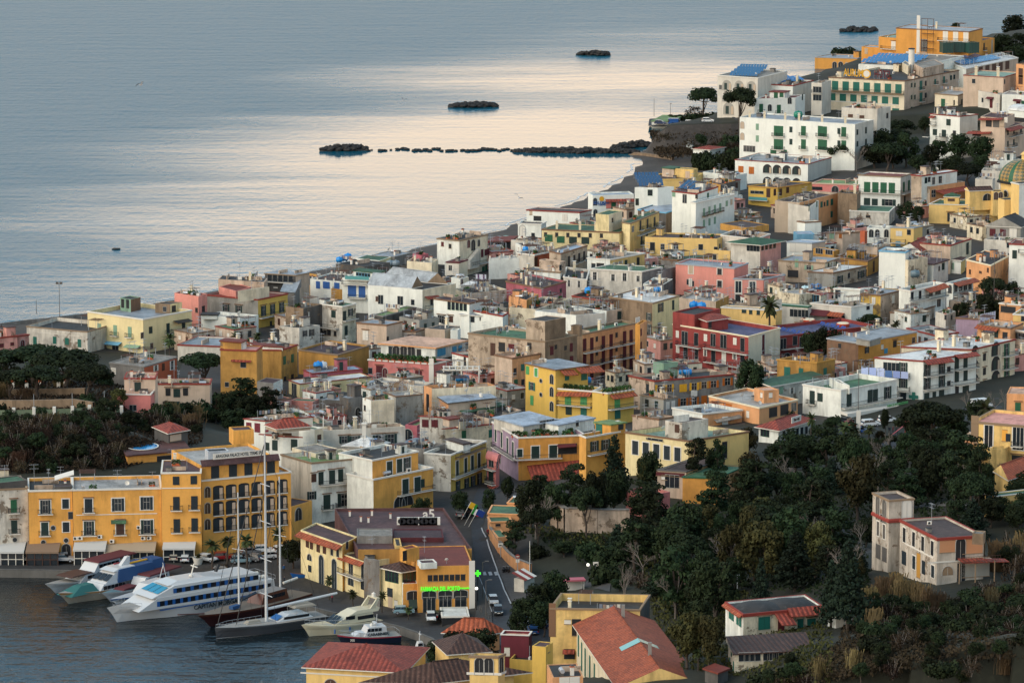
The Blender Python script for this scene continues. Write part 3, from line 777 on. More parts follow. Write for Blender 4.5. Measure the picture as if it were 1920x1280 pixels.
def txo(s,size,m,name,label,cat,M,parent=None,ext=.03,align='CENTER',sx=1.0):
 cu=bpy.data.curves.new(name,'FONT');cu.body=s;cu.size=size;cu.extrude=ext;cu.align_x=align;cu.align_y='CENTER';cu.offset=size*.018
 tmp=bpy.data.objects.new('tmp',cu);col.objects.link(tmp)
 me_=bpy.data.meshes.new_from_object(tmp.evaluated_get(bpy.context.evaluated_depsgraph_get()))
 bpy.data.objects.remove(tmp);me_.materials.clear();me_.materials.append(m)
 R_=MR(math.pi/2,4,'X')@MS(sx,4,(1,0,0))
 me_.transform(R_)
 o=bpy.data.objects.new(name,me_);col.objects.link(o)
 if parent is not None:o.parent=parent
 o.matrix_local=M
 if label:tag(o,label,cat)
 return o
def fct(b,f,p,s,size,m,t=None,off=.12,sx=1.0,name='lettering'):
 P,_,n,u=onf(b,f,px(t or b.t,p));return txo(s,size,m,name,None,None,b.inv@basis(u,n,P+n*off),b.o,sx=sx)
o=Hs('B','cream house with scuffed plaster at the left end of the harbour front',(-150,672),12,(197,655),b=1172,wl='cream',wr='white2',dt=.8,rim='stone',roof='dark',w='R s 97,785 1.2x2.6 green bl; R s 100,930 1.2x2.6 dg bl; R r 105,1022; R s -60,800 1.2x2.6 green bl; R s -60,935 1.2x2.6 green bl')
hut(o,(-40,625),5,(195,600),2.2,wl='concd',roof='green')
o=Hs('B','orange house with two balconies and an arched white street door beside the restaurants',(200,675),12,(510,668),b=1170,wl='orange',dt=.25,rim='w',roof='dark',w='R o 320,790 2x2.7 navy bfl; R s 463,768 1.3x1.9 navy f; R s 316,945 1.4x2.6 dg bfl; R s 466,932 1.3x2 navy f; R r 375,938 .6x.8; R r 467,1026 .7x.7; R r 306,1040 .7x.7; R a 468,1102 1.7x3 dkgl; R p 500,850 .1x8')
hut(o,(385,650),3,(512,645),1.9,wl='concd',roof='brown')
awn(o,'R',(385,570),(520,530),drop=.2,out=3,c='w')
o=Hs('B','long orange house with a white band, pebble roof and air conditioners above shop awnings',(513,668),12,(1138,655),b=1168,wl='orange',dt=.3,rim='w',roof='lgrey',ct=3,w='R s 625,780 1.5x2.7 navy bfl; R o 833,775 2.4x2.6 navy f; R o 1035,765 2.4x2.6 navy f; R o 628,940 2x2.8 dg bfl; R s 848,935 1.6x2.8 brn bfl; R o 1038,930 2.4x2.8 dg bf; R p 825,842>828,842*1 16x.16')
for q in((533,1010),(567,1008),(705,998),(790,1030),(980,932),(1010,1008),(1052,1007)):
 P,_,n,u=onf(o,'R',px('B',q));inst(clm('ac'),'air_conditioner',o.o,o.inv@basis(u,n,P+n*.25-Vc((0,0,.4))))
awn(o,'R',(783,882),(890,880),.5,.9,'green')
o=B('B',APB,'narrow orange apartment house one storey taller than its orange neighbour, maroon roof','apartments',(1138,548),12,(1418,545),b=1165,wl='orange',dt=.15,rim='w',roof='maroon',par=.1,w='R s 1243,605 1.3x1.7 navy; R s 1368,600 1.3x1.7 navy; R s 1245,765 1.3x2.7 navy b; R s 1372,760 1.3x2.7 navy b; R s 1248,922 1.3x2.7 navy b; R s 1374,916 1.3x2.7 navy b; R p 1280,657 7.6x.2')
h_row=o
o=B('E','hotel','orange four storey hotel with rows of arched balconies and a maroon mansard','hotel',(358,640),20,(1122,565),b=1290,wl='orange',dt=.1,rim='w',roof='lgrey',ct=0,par=.5,w='R H 500,745>1047,690*6v0,274*3; R a 407,742v0,275*3 .9x1.6')
hh_=hut(o,(350,515),17,(1020,455),3.6,wl='orange',roof='lgrey',par=.5,w='R s 472,573>625,555*2 1.7x2.8 navy; R s 757,540>950,523*2 1.7x2.8 navy')
awn(hh_,'R',(345,468),(1015,412),drop=1.1,out=.9,c='maroon')
HOTEL=o
hut(o,(412,395),3,(590,385),2.0,t='E',wl='silver',roof='dark',base=hh_.roofz)
hut(o,(628,215),4,(805,205),3.0,t='E',wl='orange',roof='maroon',base=hh_.roofz)
P1,_,n,u=onf(hh_,'R',px('E',(440,435)));P2,_,_,_=onf(hh_,'R',px('E',(890,388)))
sg=MB();Lw=(P2-P1).length;sg.box((0,.05,0),(Lw,.1,1.15),pm('w'));Mc=o.inv@basis(u,n,(P1+P2)/2+n*1.0);sg.build('sign_board',o.o,M=Mc)
txo('ARAGONA PALACE HOTEL TERME SPA',.92,pm('navy'),'sign_letters',None,None,Mc,o.o,sx=Lw/17.8)
B('E','annex','low orange annex with an arched doorway between the orange hotel and white house','annex',(1125,868),5,(1303,815),b=1200,wl='orange',dt=.2,roof='maroon',par=.1,w='R a 1185,930 2.2x2.6 dkgl',ct=0)
o=B('F','building','big maroon flat roofed block beside the harbour road','building',(600,500),(400,150),(1575,492),h=9,wl='mdk',wr='ochre',roof='maroon',par=.5,ct=0)
BIG=o
for x in(975,1000,1048,1074,1120,1165,1192,1240,1264):
 P=orp(o,(x,292));m_=inst(clm('ac'),'air_conditioner',o.o,o.inv@MT(P)@MS(2.1,4))
for x,y in((625,262),(690,270),(878,235),(720,210),(530,215)):inst(clm('chimney'),'chimney',o.o,o.inv@MT(orp(o,(x,y)))@MS(.8,4))
hut(o,(905,400),(895,325),(1335,400),.9,roof='mdark',wl='mar');hut(o,(920,470),(905,405),(975,468),2.0,wl='yellow',roof='dark');hut(o,(590,385),(590,320),(895,385),1.5,wl='conc',roof='conc')
txo('a5',2.6,pm('w'),'roof_letters',None,None,o.inv@MT(orp(o,(1207,200),dz=.9)),o.o)
o=B('F','building','curved pale yellow harbour building with tall arched windows and red tiled eaves','building',(465,458),(108,333),(600,392),b=862,wl='pale',wr='orange',dt=.4,roof='maroon',par=.3,ct=0,w='L s 167,447 .9x1.7 brn; L s 202,462 .9x1.7 brn; L s 260,485 1.2x1.8 brn; L s 313,498 1.2x1.8 brn; L p 377,517 1x1.7; L p 427,530 1x1.7; L a 185,568 1.6x1.3; L s 188,665 1.2x1.3 navy; L a 288,678 1.7x6 navy; L a 398,712 1.7x6 navy; R p 505,465 .9x1')
awn(o,'L',(100,345),(465,468),.7,1.3,'tred')
o=Hs('F','pale yellow wing with a long balcony between tall arches and grey tower',(655,608),(460,535),7,b=918,wl='pale',dt=.5,roof='brown',par=.3,ct=2,w='L p 540,648 1.6x3.2; L a 540,772 2x1.8 navy; L p 640,690 1x3; L B 460,700>655,752; L p 640,800 1.2x2 navy')
awn(o,'L',(458,545),(655,612),.6,1.0,'tred')
B('F','lift_shaft','bare concrete lift tower standing against the pale yellow harbour building','tower',(690,585),(650,575),(785,592),b=985,wl='conc',dt=.8,roof='conc',par=.2,ct=0)
o=Hs('F','corner house with brown hipped roof and wide glazed veranda beside the pharmacy',(975,690),(795,650),(1115,668),b=1018,wl='pale',wr='pale',dt=.6,rt='hipR',roof='tbrown',rise=1.2,over=.6,w='L p 890,722 3.6x2.7 green; R p 1050,742 3.6x2.8 green; L s 875,868 1.4x1.7 navy; L d 877,945 1.2x2.4 beige; L d 925,960 .9x2 w')
o=B('F','pharmacy','orange harbour pharmacy with green lit sign and red roof','pharmacy',(1112,648),17,(1590,637),b=1040,wl='orange2',wr='orange2',dt=.2,roof='redt',par=.12,ct=1,w='R d 1218,745>1500,738*7 .9x1.9; R a 1210,890 2.6x1.6 dkgl s; R a 1348,887 2.6x1.6 dkgl s; R a 1480,882 2.6x1.6 dkgl s; R p 1210,978 2.4x3.2; R p 1348,968 2.4x3.2; R p 1480,968 2.2x3; R p 1577,840 1.1x11')
FARM=o
hut(o,(1012,500),(957,480),(1125,478),2.6,wl='orange',roof='redt',w='R s 1000,555 1x2 dkgl');hut(o,(1140,620),3,(1278,612),1.1,wl='white',roof='maroon')
GREENL=bpy.data.materials.new('green neon');GREENL.use_nodes=True;GREENL.node_tree.nodes['Principled BSDF'].inputs['Base Color'].default_value=(.02,.3,.02,1)
GREENL.node_tree.nodes['Principled BSDF'].inputs['Emission Color'].default_value=(.08,1.0,.03,1);GREENL.node_tree.nodes['Principled BSDF'].inputs['Emission Strength'].default_value=.7
fct(o,'R',(1305,836),'FARMACIA DEL PORTO',1.15,GREENL,sx=.62,off=.25,name='sign_letters')
fct(o,'R',(1508,828),'omeopatia',.5,GREENL,off=.2,name='sign_letters')
o=B('F','house','lower orange shop bay with a dark green barrel awning left of the pharmacy','shop',(985,795),10,(1118,790),b=1030,wl='white',wr='orange2',roof='redt',par=.1,ct=0,w='R a 1075,893 2.4x1.7 dkgl s; R d 1078,1010 2x1.6 dkgl')
awn(o,'R',(1032,928),(1125,926),1.3,1.3,'dg')
o=B('0',APB,'white apartment house with planted balconies behind the purple harbour roof','apartments',(584,867),(527,851),(699,856),h=13,wl='white2',wr='white',dt=.6,roof='ltg',par=.9,rim='stone',ct=3)
wins(o,'R s 1318,620 .8x1.6 brn l; R s 1380,622 1.1x2.6 dg l; R s 1475,612 1.3x2.8 dg l; R s 1548,598 1.1x2.6 dg l; R B 1365,690>1640,645; R s 1430,826 1.5x3 dg bl; R o 1580,806 3x2.8 dg bl; R o 1300,770 .8x1.5',
'E')
wins(o,'R o 650,62 2.8x2.8 dg b; R o 483,85 2.6x2.8 dg b','F')
hut(o,(592,850),8,(640,842),.9,t='0',wl='cream',roof='conc')
o=Hs('0','orange upper floor house with white pilasters over white street arches',(698,862),10,(784,845),h=13,wl='white',wr='orange',dt=.35,rim='w',roof='dark',ct=2)
wins(o,'R o 15,585 2x2.8 dg f; R s -60,600 1.5x2.8 dg f; R s -160,625 1.5x2.8 dg f','L');wins(o,'R s 765,15 1.5x3.2 dg f; R s 828,20 1.3x3.2 dg f','F')
o=Hs('0','orange terrace house with white balustrade beside the round shop sign',(700,898),8,(812,876),h=10,wl='white',wr='orange',dt=.35,rim='w',roof='peach',par=.8,ct=1)
wins(o,'R s 120,790 1.7x3.2 dg f; R s 172,775 .9x2.6 dg; R s 0,810 1.7x3.2 dg f; R a -60,960 3x2.2 dkgl; R a 20,945 3x2.2 dkgl; R B -80,880>270,850 1x1 w','L')
o=B('L',APB,'yellow apartment house with long white balcony, peeling white side wall','apartments',(455,490),(190,470),(810,352),b=862,wl='white2',wr='yel2',dt=.9,dr=.3,rim='w',roof='dark',ct=1,w='R s 518,625 1.2x3.2 dg f; R s 602,598 1.2x3.2 dg f; R s 668,572 1.2x3.2 dg f; R s 735,548 1.2x3.2 dg f; R B 460,715>850,592; R o 525,812 2x2.6 dg; R o 612,786 2.2x2.6 dg; R o 675,762 2.2x2.6 dg; R o 740,737 2.2x2.8 dg; R B 690,850>875,775 1.2x1 k; R B 500,505>760,430 .3x1 k')
hut(o,(580,380),(410,330),(650,368),2.2,wl='white',roof='brown',rt='slab')
o=Hs('L','narrow pink house with glazed pink bay beside the yellow balcony house',(905,555),(818,528),(940,515),b=830,wl='pink',wr='pink',dt=.1,rt='barrelL',roof='pink',rise=1.1,w='R p 920,590 .8x2; L p 860,580 1.8x1.6; L s 858,700 1.8x2.4 dg b; L B 815,645>905,625 1x1 w; L B 830,790>905,770 1x1 w')
awn(o,'L',(885,790),(930,800),1.2,3.0,'redt')
o=B('L',APB,'corner building, lilac side and orange front over a red restaurant awning','apartments',(1130,318),(868,160),(1800,290),b=752,wl='lilac',wr='orange2',dt=.45,dr=.35,rim='w',roof='green',par=.8,
ct=2,w='L s 905,288 1.1x3.2 dg f; L s 965,342 1.1x3.4 dg f; L s 1023,400 1.1x3.4 dg f; L s 1078,442 1.1x3.4 dg f; R s 1145,475 .9x3 dg f; R s 1300,475 1.7x3 dg f; R s 1478,465 1.7x3 dg f; R B 1100,540>1560,512; L B 900,390>1120,560; R d 1620,430 4.2x2.2 dkgl; L a 940,520 2x2.4 dkgl')
awn(o,'R',(1215,600),(1800,535),2.4,6,'redt');awn(o,'R',(1515,392),(1700,375),.3,1.6,'mar')
oh=hut(o,(1180,200),(885,115),(1530,140),2.6,wl='white2',roof='blue',rt='slab',w='R p 1390,185 2.8x1.8; R p 1460,175 1.6x1.8')
hut(o,(1530,190),4,(1890,120),2.6,wl='white',roof='blue',rt='slab',w='R d 1720,175 .9x2')
for u_ in range(10):onroof(o,.12+random.random()*.3,.05+u_*.09,'planter',rz=.3,sc=1.3)
o=Hs('Z','orange house with dark green shutters and a mossy flat hut on top',(178,362),(120,340),(525,300),h=9.5,wl='orange',wr='orange',dt=.3,rim='w',roof='brown',ct=1,w='R o 248,440 2.4x2.2 dg; R o 345,425 2.6x2.2 dg; R B 190,520>380,480 1x1 w')
hut(o,(390,250),(255,230),(515,232),2.6,wl='orange',roof='ltg',rt='slab',w='R s 475,272 1.3x1.3 navy; L s 290,290 1.6x2 teal')
o=B('Z','public_building','large yellow two storey public building with white terrace room on its roof','public building',(1055,392),(515,317),(1572,312),h=8.6,wl='pale',wr='yellow',dt=.25,rim='brown',roof='pgreen',par=.9,
ct=1,w='L s 600,452>962,510*5 1.5x2.9 navy f; R d 1365,470 1.4x3.5 dkgl; L p 770,383 3.8x.6; L s 1300,500 1.4x2 navy')
fct(o,'L',(770,383),'S.POLIZIA MUNIC.',.55,pm('navy'))
hh2=hut(o,(1000,240),(855,220),(1225,203),4.0,wl='white2',wr='white2',roof='brown',dt=.7,w='L s 958,288 .7x.9 brn');hut(o,(1010,172),(930,180),(1062,165),1.4,wl='white',roof='brown',base=hh2.roofz)
for u_ in range(5):onroof(o,.3,.35+u_*.13,'chimney',sc=.35)
o=Hs('P','white house with grey blue felt roof and wavy canopy behind the yellow public building',(500,917),(258,870),(818,885),b=1030,wl='white',wr='peach',dt=.35,roof='bgrey',rim='w',ct=2,w='R s 620,990 1.5x2.2 peach; R s 680,980 1.5x2.2 white; R s 745,970 1.5x2.2 peach')
awn(o,'R',(590,965),(795,925),.4,1.4,'conc')
Hs('P','low grubby roof with red edge left of the white terrace room',(150,960),(-60,930),(280,940),h=6,wl='beige2',roof='lgrey',dt=.8,rim='brown',ct=4)
o=Hs('P','peach house with curved parapets and a rooftop room above the red restaurant roof',(955,870),(552,775),(1262,805),b=1012,wl='peach',wr='peach',dt=.15,roof='lgrey',rim='cream',ct=2,w='L d 862,922 1x1.6 w; R d 1065,905 2.8x2.2; R d 1155,885 2.8x2.4; L d 600,840 2.5x1.2 oran; L d 700,855 3x1.2 oran; R p 1230,865 1.8x2')
hut(o,(990,735),(915,712),(1112,725),2.9,wl='peach',wr='peach',roof='peach',w='L d 972,770 .8x2 w; R d 1045,770 .9x.6 w')
o=B('P','restaurant','long low restaurant with dark red sloping roof and white sign board','restaurant',(1108,1048),(950,1022),(1368,965),h=3.2,wl='white',wr='white2',dt=.3,rt='hipR',roof='redt',rise=1.4,over=.8,w='R p 1150,1085>1330,1050*6 1.2x1.8; L p 1000,1070 2.4x1.8 green')
P_,_,n_,uu_=onf(o,'R',px('P',(1212,1000)));m_=MB();m_.box((0,0,0),(4.0,.12,1.3),pm('w'));m_.build('sign_board',o.o,M=o.inv@basis(uu_,n_,P_+n_*1.2+Vc((0,0,1.2))));txo('Bar del',.8,pm('brn'),'sign_letters',None,
None,o.inv@basis(uu_,n_,P_+n_*1.35+Vc((0,0,1.2))),o.o)
o=Hs('P','grey unplastered building with yellow and orange shutters and dark roof terrace',(115,655),(-90,612),(752,600),b=905,wl='beige2',wr='conc',dt=.8,dr=.95,rim='redt',roof='dark',ct=4,w='R o 160,716 2.4x1.8 yels; R o 235,714 2.2x1.8 yels; R s 345,713 1.9x1.8 yels; R o 433,701 2.4x1.8 yels; R o 512,690 2.4x1.7 ochre; R o 588,682 2.6x1.7 oran; R o 700,662 2.6x1.8 oran; R s 156,832 1.7x1.8 oran; R o 230,832 2.2x1.8 oran; R o 345,825 2.6x1.8 oran; R o 433,818 2.4x1.8 oran; R s 512,808 1.4x2 oran; L d 60,730 1x3 navy')
hut(o,(190,515),(105,505),(305,505),3.2,wl='sage',roof='dark',dt=.3)
for q in((415,752),(438,755)):
 P,_,n,u=onf(o,'R',px('P',q));m_=MB();m_.box((0,-.1,0),(.9,.03,1.3),pm('w'));m_.build('laundry',o.o,M=o.inv@basis(u,n,P+n*.3))
o=B('P','hotel','dark red building with cream gable wall and purple tiled roof terrace','hotel',(868,300),(262,200),(1122,232),b=590,wl='red',wr='cream',dt=.25,dr=.15,rim='cream',roof='purple',par=.9,ct=0,w='L p 358,315 2x3.4; L p 450,325 1.4x3.2; L p 585,330 1.6x3.2; L p 668,342 2x3.4; L p 820,368 1.4x3.4; L p 365,432 1.4x3.2; L p 452,442 1.2x3; L p 587,457 1.4x3.2; L s 672,470 1.4x3.2 w; L p 820,486 1.4x3; L s 300,283 1x1.7 w; L s 525,311 1.1x1.7 w; L s 760,340 1.1x1.7 w; L s 303,405 .9x1.7 w; L o 523,433 1.2x1.6 w; L o 758,461 1.4x1.5 w; L B 305,370>490,388; L B 525,395>875,438; L B 308,482>488,498; L B 528,508>800,535; R s 985,350 1.1x3.8 mar f; R s 985,470 1.1x3.8 mar f')
RED=o
h1=hut(o,(437,128),(262,105),(640,80),3.9,wl='red',wr='red',roof='dark',par=.4)
h2=hut(o,(540,175),(440,140),(705,150),2.8,wl='red',roof='redt',rt='hipR',rise=.9,over=.6);wins(h2,'R d 560,200 1x2')
o=B('0','hotel','dark red building with blue roof terrace, blue loungers and orange round planters','hotel',(1464,630),(1400,616),(1642,610),z=RED.z-3.4,wl='red',wr='red',dt=.3,rim='redt',roof='purple',par=.7,ct=0)
wins(o,'R p 1145,365 1.8x3; R p 1240,335 1.4x2.4; R p 1290,350 1.2x2.8; R B 1130,410>1320,375 1x1 n; R p 1150,470 1.4x2; R a 1175,460 2x1.6 dkgl','P')
o=B('N',APB,'orange flats with maroon shutters and rows of balconies under a mint green roof','apartments',(705,352),(560,325),(1245,240),b=790+30,wl='stone',wr='peach',dt=.6,dr=.5,rim='stone',roof='green',
par=.5,ct=2,w='R s 725,460v0,278*3 1.2x3 mar; R s 797,450v0,278*3 1.2x3 mar; R s 913,432v0,278*3 1.2x3 mar; R s 990,415v0,278*3 1.2x3 mar; R s 1125,385v0,278*3 1.2x3 mar; R s 1190,372v0,278*3 1.2x3 mar; R B 708,540>882,508v0,270*3; R B 890,500>1082,462v0,270*3; R B 1086,458>1275,425v0,270*3; R d 848,400v0,280*3 .7x1; R d 1045,360v0,280*3 .7x1; R p 1255,470 1.6x14')
o=B('0','building','long stone coloured building with a mint green flat roof and a rooftop tank house','building',(1022,640),(878,624),(1082,628),h=12.5,wl='beige',wr='stone',dt=.95,rim='stone',roof='green',par=.5,ct=3)
wins(o,'L d 1605,160 1.8x2.2; L s 1515,185 1.3x3 brn; L s 1700,165 1.6x1.6 mar; L d 1880,150 1.2x1.6','K');wins(o,'R s 397,520 1.2x2 mar l; R s 592,485 1x2 mar; R s 595,605 1.2x1.6 mar; R d 438,480 .5x.8; R d 535,490 .8x1.4',
'N')
hut(o,(330,225),(140,205),(538,185),5.4,t='N',wl='beige',wr='stone',roof='dark',dt=.95);hut(o,(675,270),2,(700,265),5,t='N',wl='stone',roof='conc',dt=.95)
o=Hs('N','narrow orange strip house at the end of the flats with maroon shutters',(1280,256),1.2,(1350,215),h=13,wl='orange2',wr='peach',dt=.5,roof='brown',ct=1,w='R s 1290,335v0,260*3 1x1.7 mar')
o=B('O',APB,'pale yellow apartment house with white roof and stone coloured side','apartments',(115,1025),(-285,965),(362,955),h=12.5,wl='stone',wr='pale',dt=.9,dr=.35,rim='stone',roof='white',par=.15,ct=4,
w='R o 190,1065 2.6x2.2 dg; R s 305,1042 1x2.4 dg')
wins(o,'R s 1470,300 1.2x3.2 dg b; L o 1370,180 1.6x1.9 dg; L o 1370,310 1.6x2.8 dg b; R p 1480,470 1.4x1.6; L a 1370,490 1.6x3 dkgl','N')
o=B('N',APB,'bright yellow apartment house with pale green shutters and blue grey roof','apartments',(435,705),(135,640),(760,662),h=12,wl='yel2',wr='yel2',dt=.12,roof='bgrey',rt='slab',rim='brown',over=.3,
ct=1,w='L s 157,714 1.1x1.9 ltgreen; L s 242,735 1.1x1.9 ltgreen f; L o 200,874 2.2x1.9 teal; L s 200,1015 1.1x2.2 ltgreen; L r 290,820 .6x.9; L r 290,958 .6x.9; L a 398,805 .9x1.3; L a 398,930 .9x1.9; L a 398,1075 .9x1.9; R s 550,770 1.2x2 teal; R s 720,770 1.6x2 teal')
YEL=o
awn(o,'R',(475,712),(615,705),.9,2,'tred');awn(o,'R',(630,685),(870,668),1.0,2.4,'tred')
o=Hs('N','left terraced wing of the bright yellow house with white curved balcony',(447,893),5,(803,922),h=7.6,wl='yel2',wr='yel2',dt=.1,rim='w',roof='brown',par=.7,ct=0,w='R s 560,1000 1.5x2.8 ltgreen; R s 717,1000 1.6x2.8 ltgreen; R s 717,1120 1.5x2 teal; R s 567,1115 1.5x2 dg; R B 465,1060>800,1068 1.2x1 w')
awn(o,'R',(462,925),(800,932),.7,1.5,'tred')
for u_ in range(6):onroof(o,.3,.1+u_*.15,'planter',rz=0,sc=1.4)
o=Hs('N','right terraced wing of the bright yellow house with blank yellow flank',(957,940),(803,920),(1218,902),h=7.6,wl='yel2',wr='yel2',dt=.1,rim='w',roof='brown',par=.7,ct=0,w='R s 1052,1018 1.6x3 ltgreen; R s 1056,1142 1.6x2.6 teal; R B 960,1100>1228,1070 1.2x1 w')
awn(o,'R',(975,962),(1218,925),.7,1.5,'tred')
for u_ in range(6):onroof(o,.2,.1+u_*.15,'planter',rz=0,sc=1.5)
o=Hs('K','tall salmon house between the white wall house and bright yellow flats',(1708,272),6,(1990,225),h=9.5,wl='beige2',wr='peach',dt=.5,rim='brown',roof='peach',ct=2,w='R s 1812,365 1x1.6 teal; R d 1737,405 1x1.6; R s 1745,522 .9x2 green; R d 1815,512 1x1.4; R d 1740,690 1x1.4; R p 1820,580 .8x.8')
o=Hs('K','tall house with bright white flank and beige wall with white shutters',(1293,262),(1108,218),(1705,232),b=565,wl='white',wr='cream',dt=.25,dr=.8,rim='redt',roof='dark',ct=2,w='L d 1235,275 .5x.8; L d 1235,322 .7x.8; R o 1487,316 2.4x2 w; R s 1657,305 1.8x2.4 w; R d 1397,447 .9x.9; R s 1660,470 2x3 cream; R d 1340,540 .8x.6')
o=Hs('K','pink house with maroon shutters, quoined corners and plants along its terrace',(918,328),(270,285),(1105,290),b=545,wl='pink',wr='pink',dt=.3,rim='w',roof='brown',par=.3,ct=0,w='L s 382,415 1.7x3.2 mar l; L s 600,450 1.7x3.4 mar l; L s 772,470 1.7x3.4 mar l; L a 437,418 .9x1.6 mar; L B 330,490>810,525 .9x1; L p 290,400 .9x6; L p 900,420 1.2x7')
for u_ in range(9):onroof(o,.06+u_*.1,.1,'planter',rz=.2,sc=1.6)
hp=hut(o,(940,165),(395,122),(1240,95),3.0,wl='white',wr='white2',roof='peach',rt='slab',over=.5,rim='peach',w='L a 550,205>700,205*3 2x2.6 dkgl; L s 497,205 1.3x2.4 navy; L d 775,225 1.2x2; R s 1000,212 3.2x1.8 cyan; R s 1130,185 1.6x1.4 cyan; R s 1188,172 1.4x1.4 cyan')
B('K','wall_house','pale arcaded base storey below the pink house','house',(815,552),(300,500),5,h=5,wl='white2',dt=.7,roof='lgrey',ct=1,w='L a 350,535 4x2.4 dkgl; L a 580,565 5x2.6 stone')
o=B('U',APB,'orange house with a plain brown flank and grey sloped roof hatch','house',(500,285),(232,245),(1002,188),b=572,wl='brown',wr='orange2',dt=.7,dr=.2,rim='metal',roof='bgrey',par=.1,ct=1,
w='R o 572,348 1.5x1.5 dkgl; R s 570,473 1.1x1.5 dkgl l; R s 812,295 1.2x1.6 dkgl l; R p 972,264 1.2x1.5; R d 705,320 .7x2.2 w; R s 735,355 1.2x1.2 cyan; L d 340,310 .6x.8')
hut(o,(600,260),(482,240),(690,235),1.6,wl='grey',roof='bgrey',rt='slab')
o=B('U',APB,'big white apartment block with white roof, stacked balconies and red awnings','apartments',(1057,440),(640,410),(1512,368),b=775,wl='white',wr='white',dt=.3,rim='redt',roof='white',par=.12,
ct=2,w='R o 1090,525>1215,497*2v0,112*2 2x3 dg; R s 1343,458>1418,447*2v0,112*2 1.3x2.8 dg; R B 1058,578>1287,535v0,113*2; R B 1323,523>1512,487v0,126*2; R s 1085,740 1.6x1.4 dg; R s 1150,735 .8x1.6 dg; R s 1213,726 1.6x2 dg; L o 885,505v0,115*2 2x2.8 dg; L B 835,575>942,578v0,118*2; L s 885,745 1.4x1.8 navy; R s 1420,690 2x2 dg; R d 1275,510v0,122*2 1.1x1.2; L p 785,490 4x2; R d 1345,700 1.2x2.6 dkgl')
awn(o,'R',(1055,432),(1285,405),.9,1.6,'redt');awn(o,'R',(1320,388),(1508,362),.6,1.6,'redt')
WAP=o
P,_,n,u=onf(o,'L',px('U',(975,747)));cr_=MB();cr_.box((0,-.2,0),(2.2,.15,.75),pm('teal'));cr_.box((0,-.21,0),(.75,.15,2.2),pm('teal'));cr_.build('pharmacy_cross',o.o,M=o.inv@basis(u,n,P))
o=B('U',APB,'cream apartment wing with three tall arched loggias and mottled white roof','apartments',(1470,342),(870,318),(1845,255),z=WAP.z-.8,wl='cream',wr='cream',dt=.4,rim='redt',roof='white',par=.12,
ct=3,w='R A 1678,338v0,244*3 3.6x3.4; R o 1770,345v0,232*3 2.2x3 green; R B 1735,403>1842,380v0,225*3; R s 1580,408 .9x1 dkgl l; R s 1580,530 .9x1 dkgl l; R s 1580,650 1x2.4 brn l; R A 1500,365v0,244*3 2.6x3.2')
o=B('U','pharmacy','white two storey building with green roof carpet above a glass fronted pharmacy','pharmacy',(352,690),(25,640),(832,598),b=930,wl='white',wr='white',dt=.35,rim='w',roof='green',par=1.1,ct=1,w='L s 105,752 1.4x3 dg b; L s 172,752 1.5x1.9 dg; R s 420,776 1.6x2.9 dg; R s 600,742 1.6x2.9 dg; R s 645,737 1.6x2.9 dg; R o 750,712 2.4x2.8 dg; R B 355,835>852,755; R p 470,930 4x2.6; R p 620,905 5x2.6; R p 770,885 4x2.6')
awn(o,'R',(345,872),(905,790),.25,2.2,'w',th=.6)
fct(o,'R',(772,800),'FARMACIA INTERNAZIONALE',.85,pm('ltgreen'),off=2.3,sx=.62,name='sign_letters')
hut(o,(330,625),(250,580),(425,650),2.0,wl='white',roof='conc')
o=Hs('P','low house with dark green roof carpet and white edge beside a round tree',(1052,697),(938,655),(1485,620),h=5.5,wl='concd',wr='white2',dt=.7,roof='green2',rt='slab',rim='w',ct=0,w='R o 1215,735 1.6x1.5 w; R s 1130,730 1.2x1.6 sage')
o=Hs('P','weathered mustard house with teal shutters beside the orange brown flank',(1415,508),(1098,483),(1560,480),h=7.5,wl='mustard',wr='mustard',dt=.7,roof='brown',rim='ochre',ct=3,w='L s 1178,582 1.5x2.2 teal; L s 1288,582 1.1x1.6 teal; R s 1480,590 1.1x2.2 teal')
o=Hs('c','low pale blue grey house with L shaped parapet and pink coping',(345,1078),(0,990),(622,1042),h=6,wl='bgrey',wr='white2',dt=.3,rim='redt',roof='lgrey',par=.8,ct=1,w='L d 155,1135 1x1.8 brn; L s 232,1135 1.4x1.2 navy')
o=Hs('c','peach house with red awning and green shutters below white washing lines',(1245,995),(850,948),(1400,930),h=8,wl='peach',wr='peach',dt=.4,rim='brown',roof='lgrey',ct=2,w='L s 950,1030 1.4x2.2 dg; L s 1068,1050 1.4x2.2 dg; L d 1180,1078 1.4x1.6')
awn(o,'L',(850,948),(1115,992),.6,1.6,'tred')
o=Hs('c','beige house with glazed white sun porch at the right edge',(1560,1050),(1245,1005),8,h=7,wl='beige2',roof='bgrey',rim='w',ct=1,w='L p 1270,1075>1400,1090*4 1.4x1.6; L B 1310,1225>1420,1250 1x1')
Hs('c','lilac walled house with dark flat roof beside a white chimney',(885,882),(590,865),(1060,845),h=7,wl='lilac',wr='lilac',dt=.3,rim='brown',roof='dark',ct=4)
o=Hs('c','salmon house with roof canopy at the right edge above the washing line',(1375,712),(1112,690),(1500,690),h=8,wl='peach',wr='peach',dt=.3,rim='w',roof='lgrey',ct=2,w='L d 1150,760 1x1.6; L d 1240,770 3x1.6')
Hs('c','small yellow house with grey roof at the right edge',(1480,835),(1278,822),8,h=7,wl='yellow',rim='w',roof='bgrey',ct=1,w='L p 1400,880 1.2x1.4')
o=Hs('T','stone coloured house with flaking lettered wall and one white flank',(997,905),(825,893),(1192,842),b=1012,wl='white2',wr='beige2',dt=.5,dr=.95,rim='brown',roof='conc',ct=2)
hut(o,(1040,845),3,(1100,820),1.6,wl='white',roof='dark')
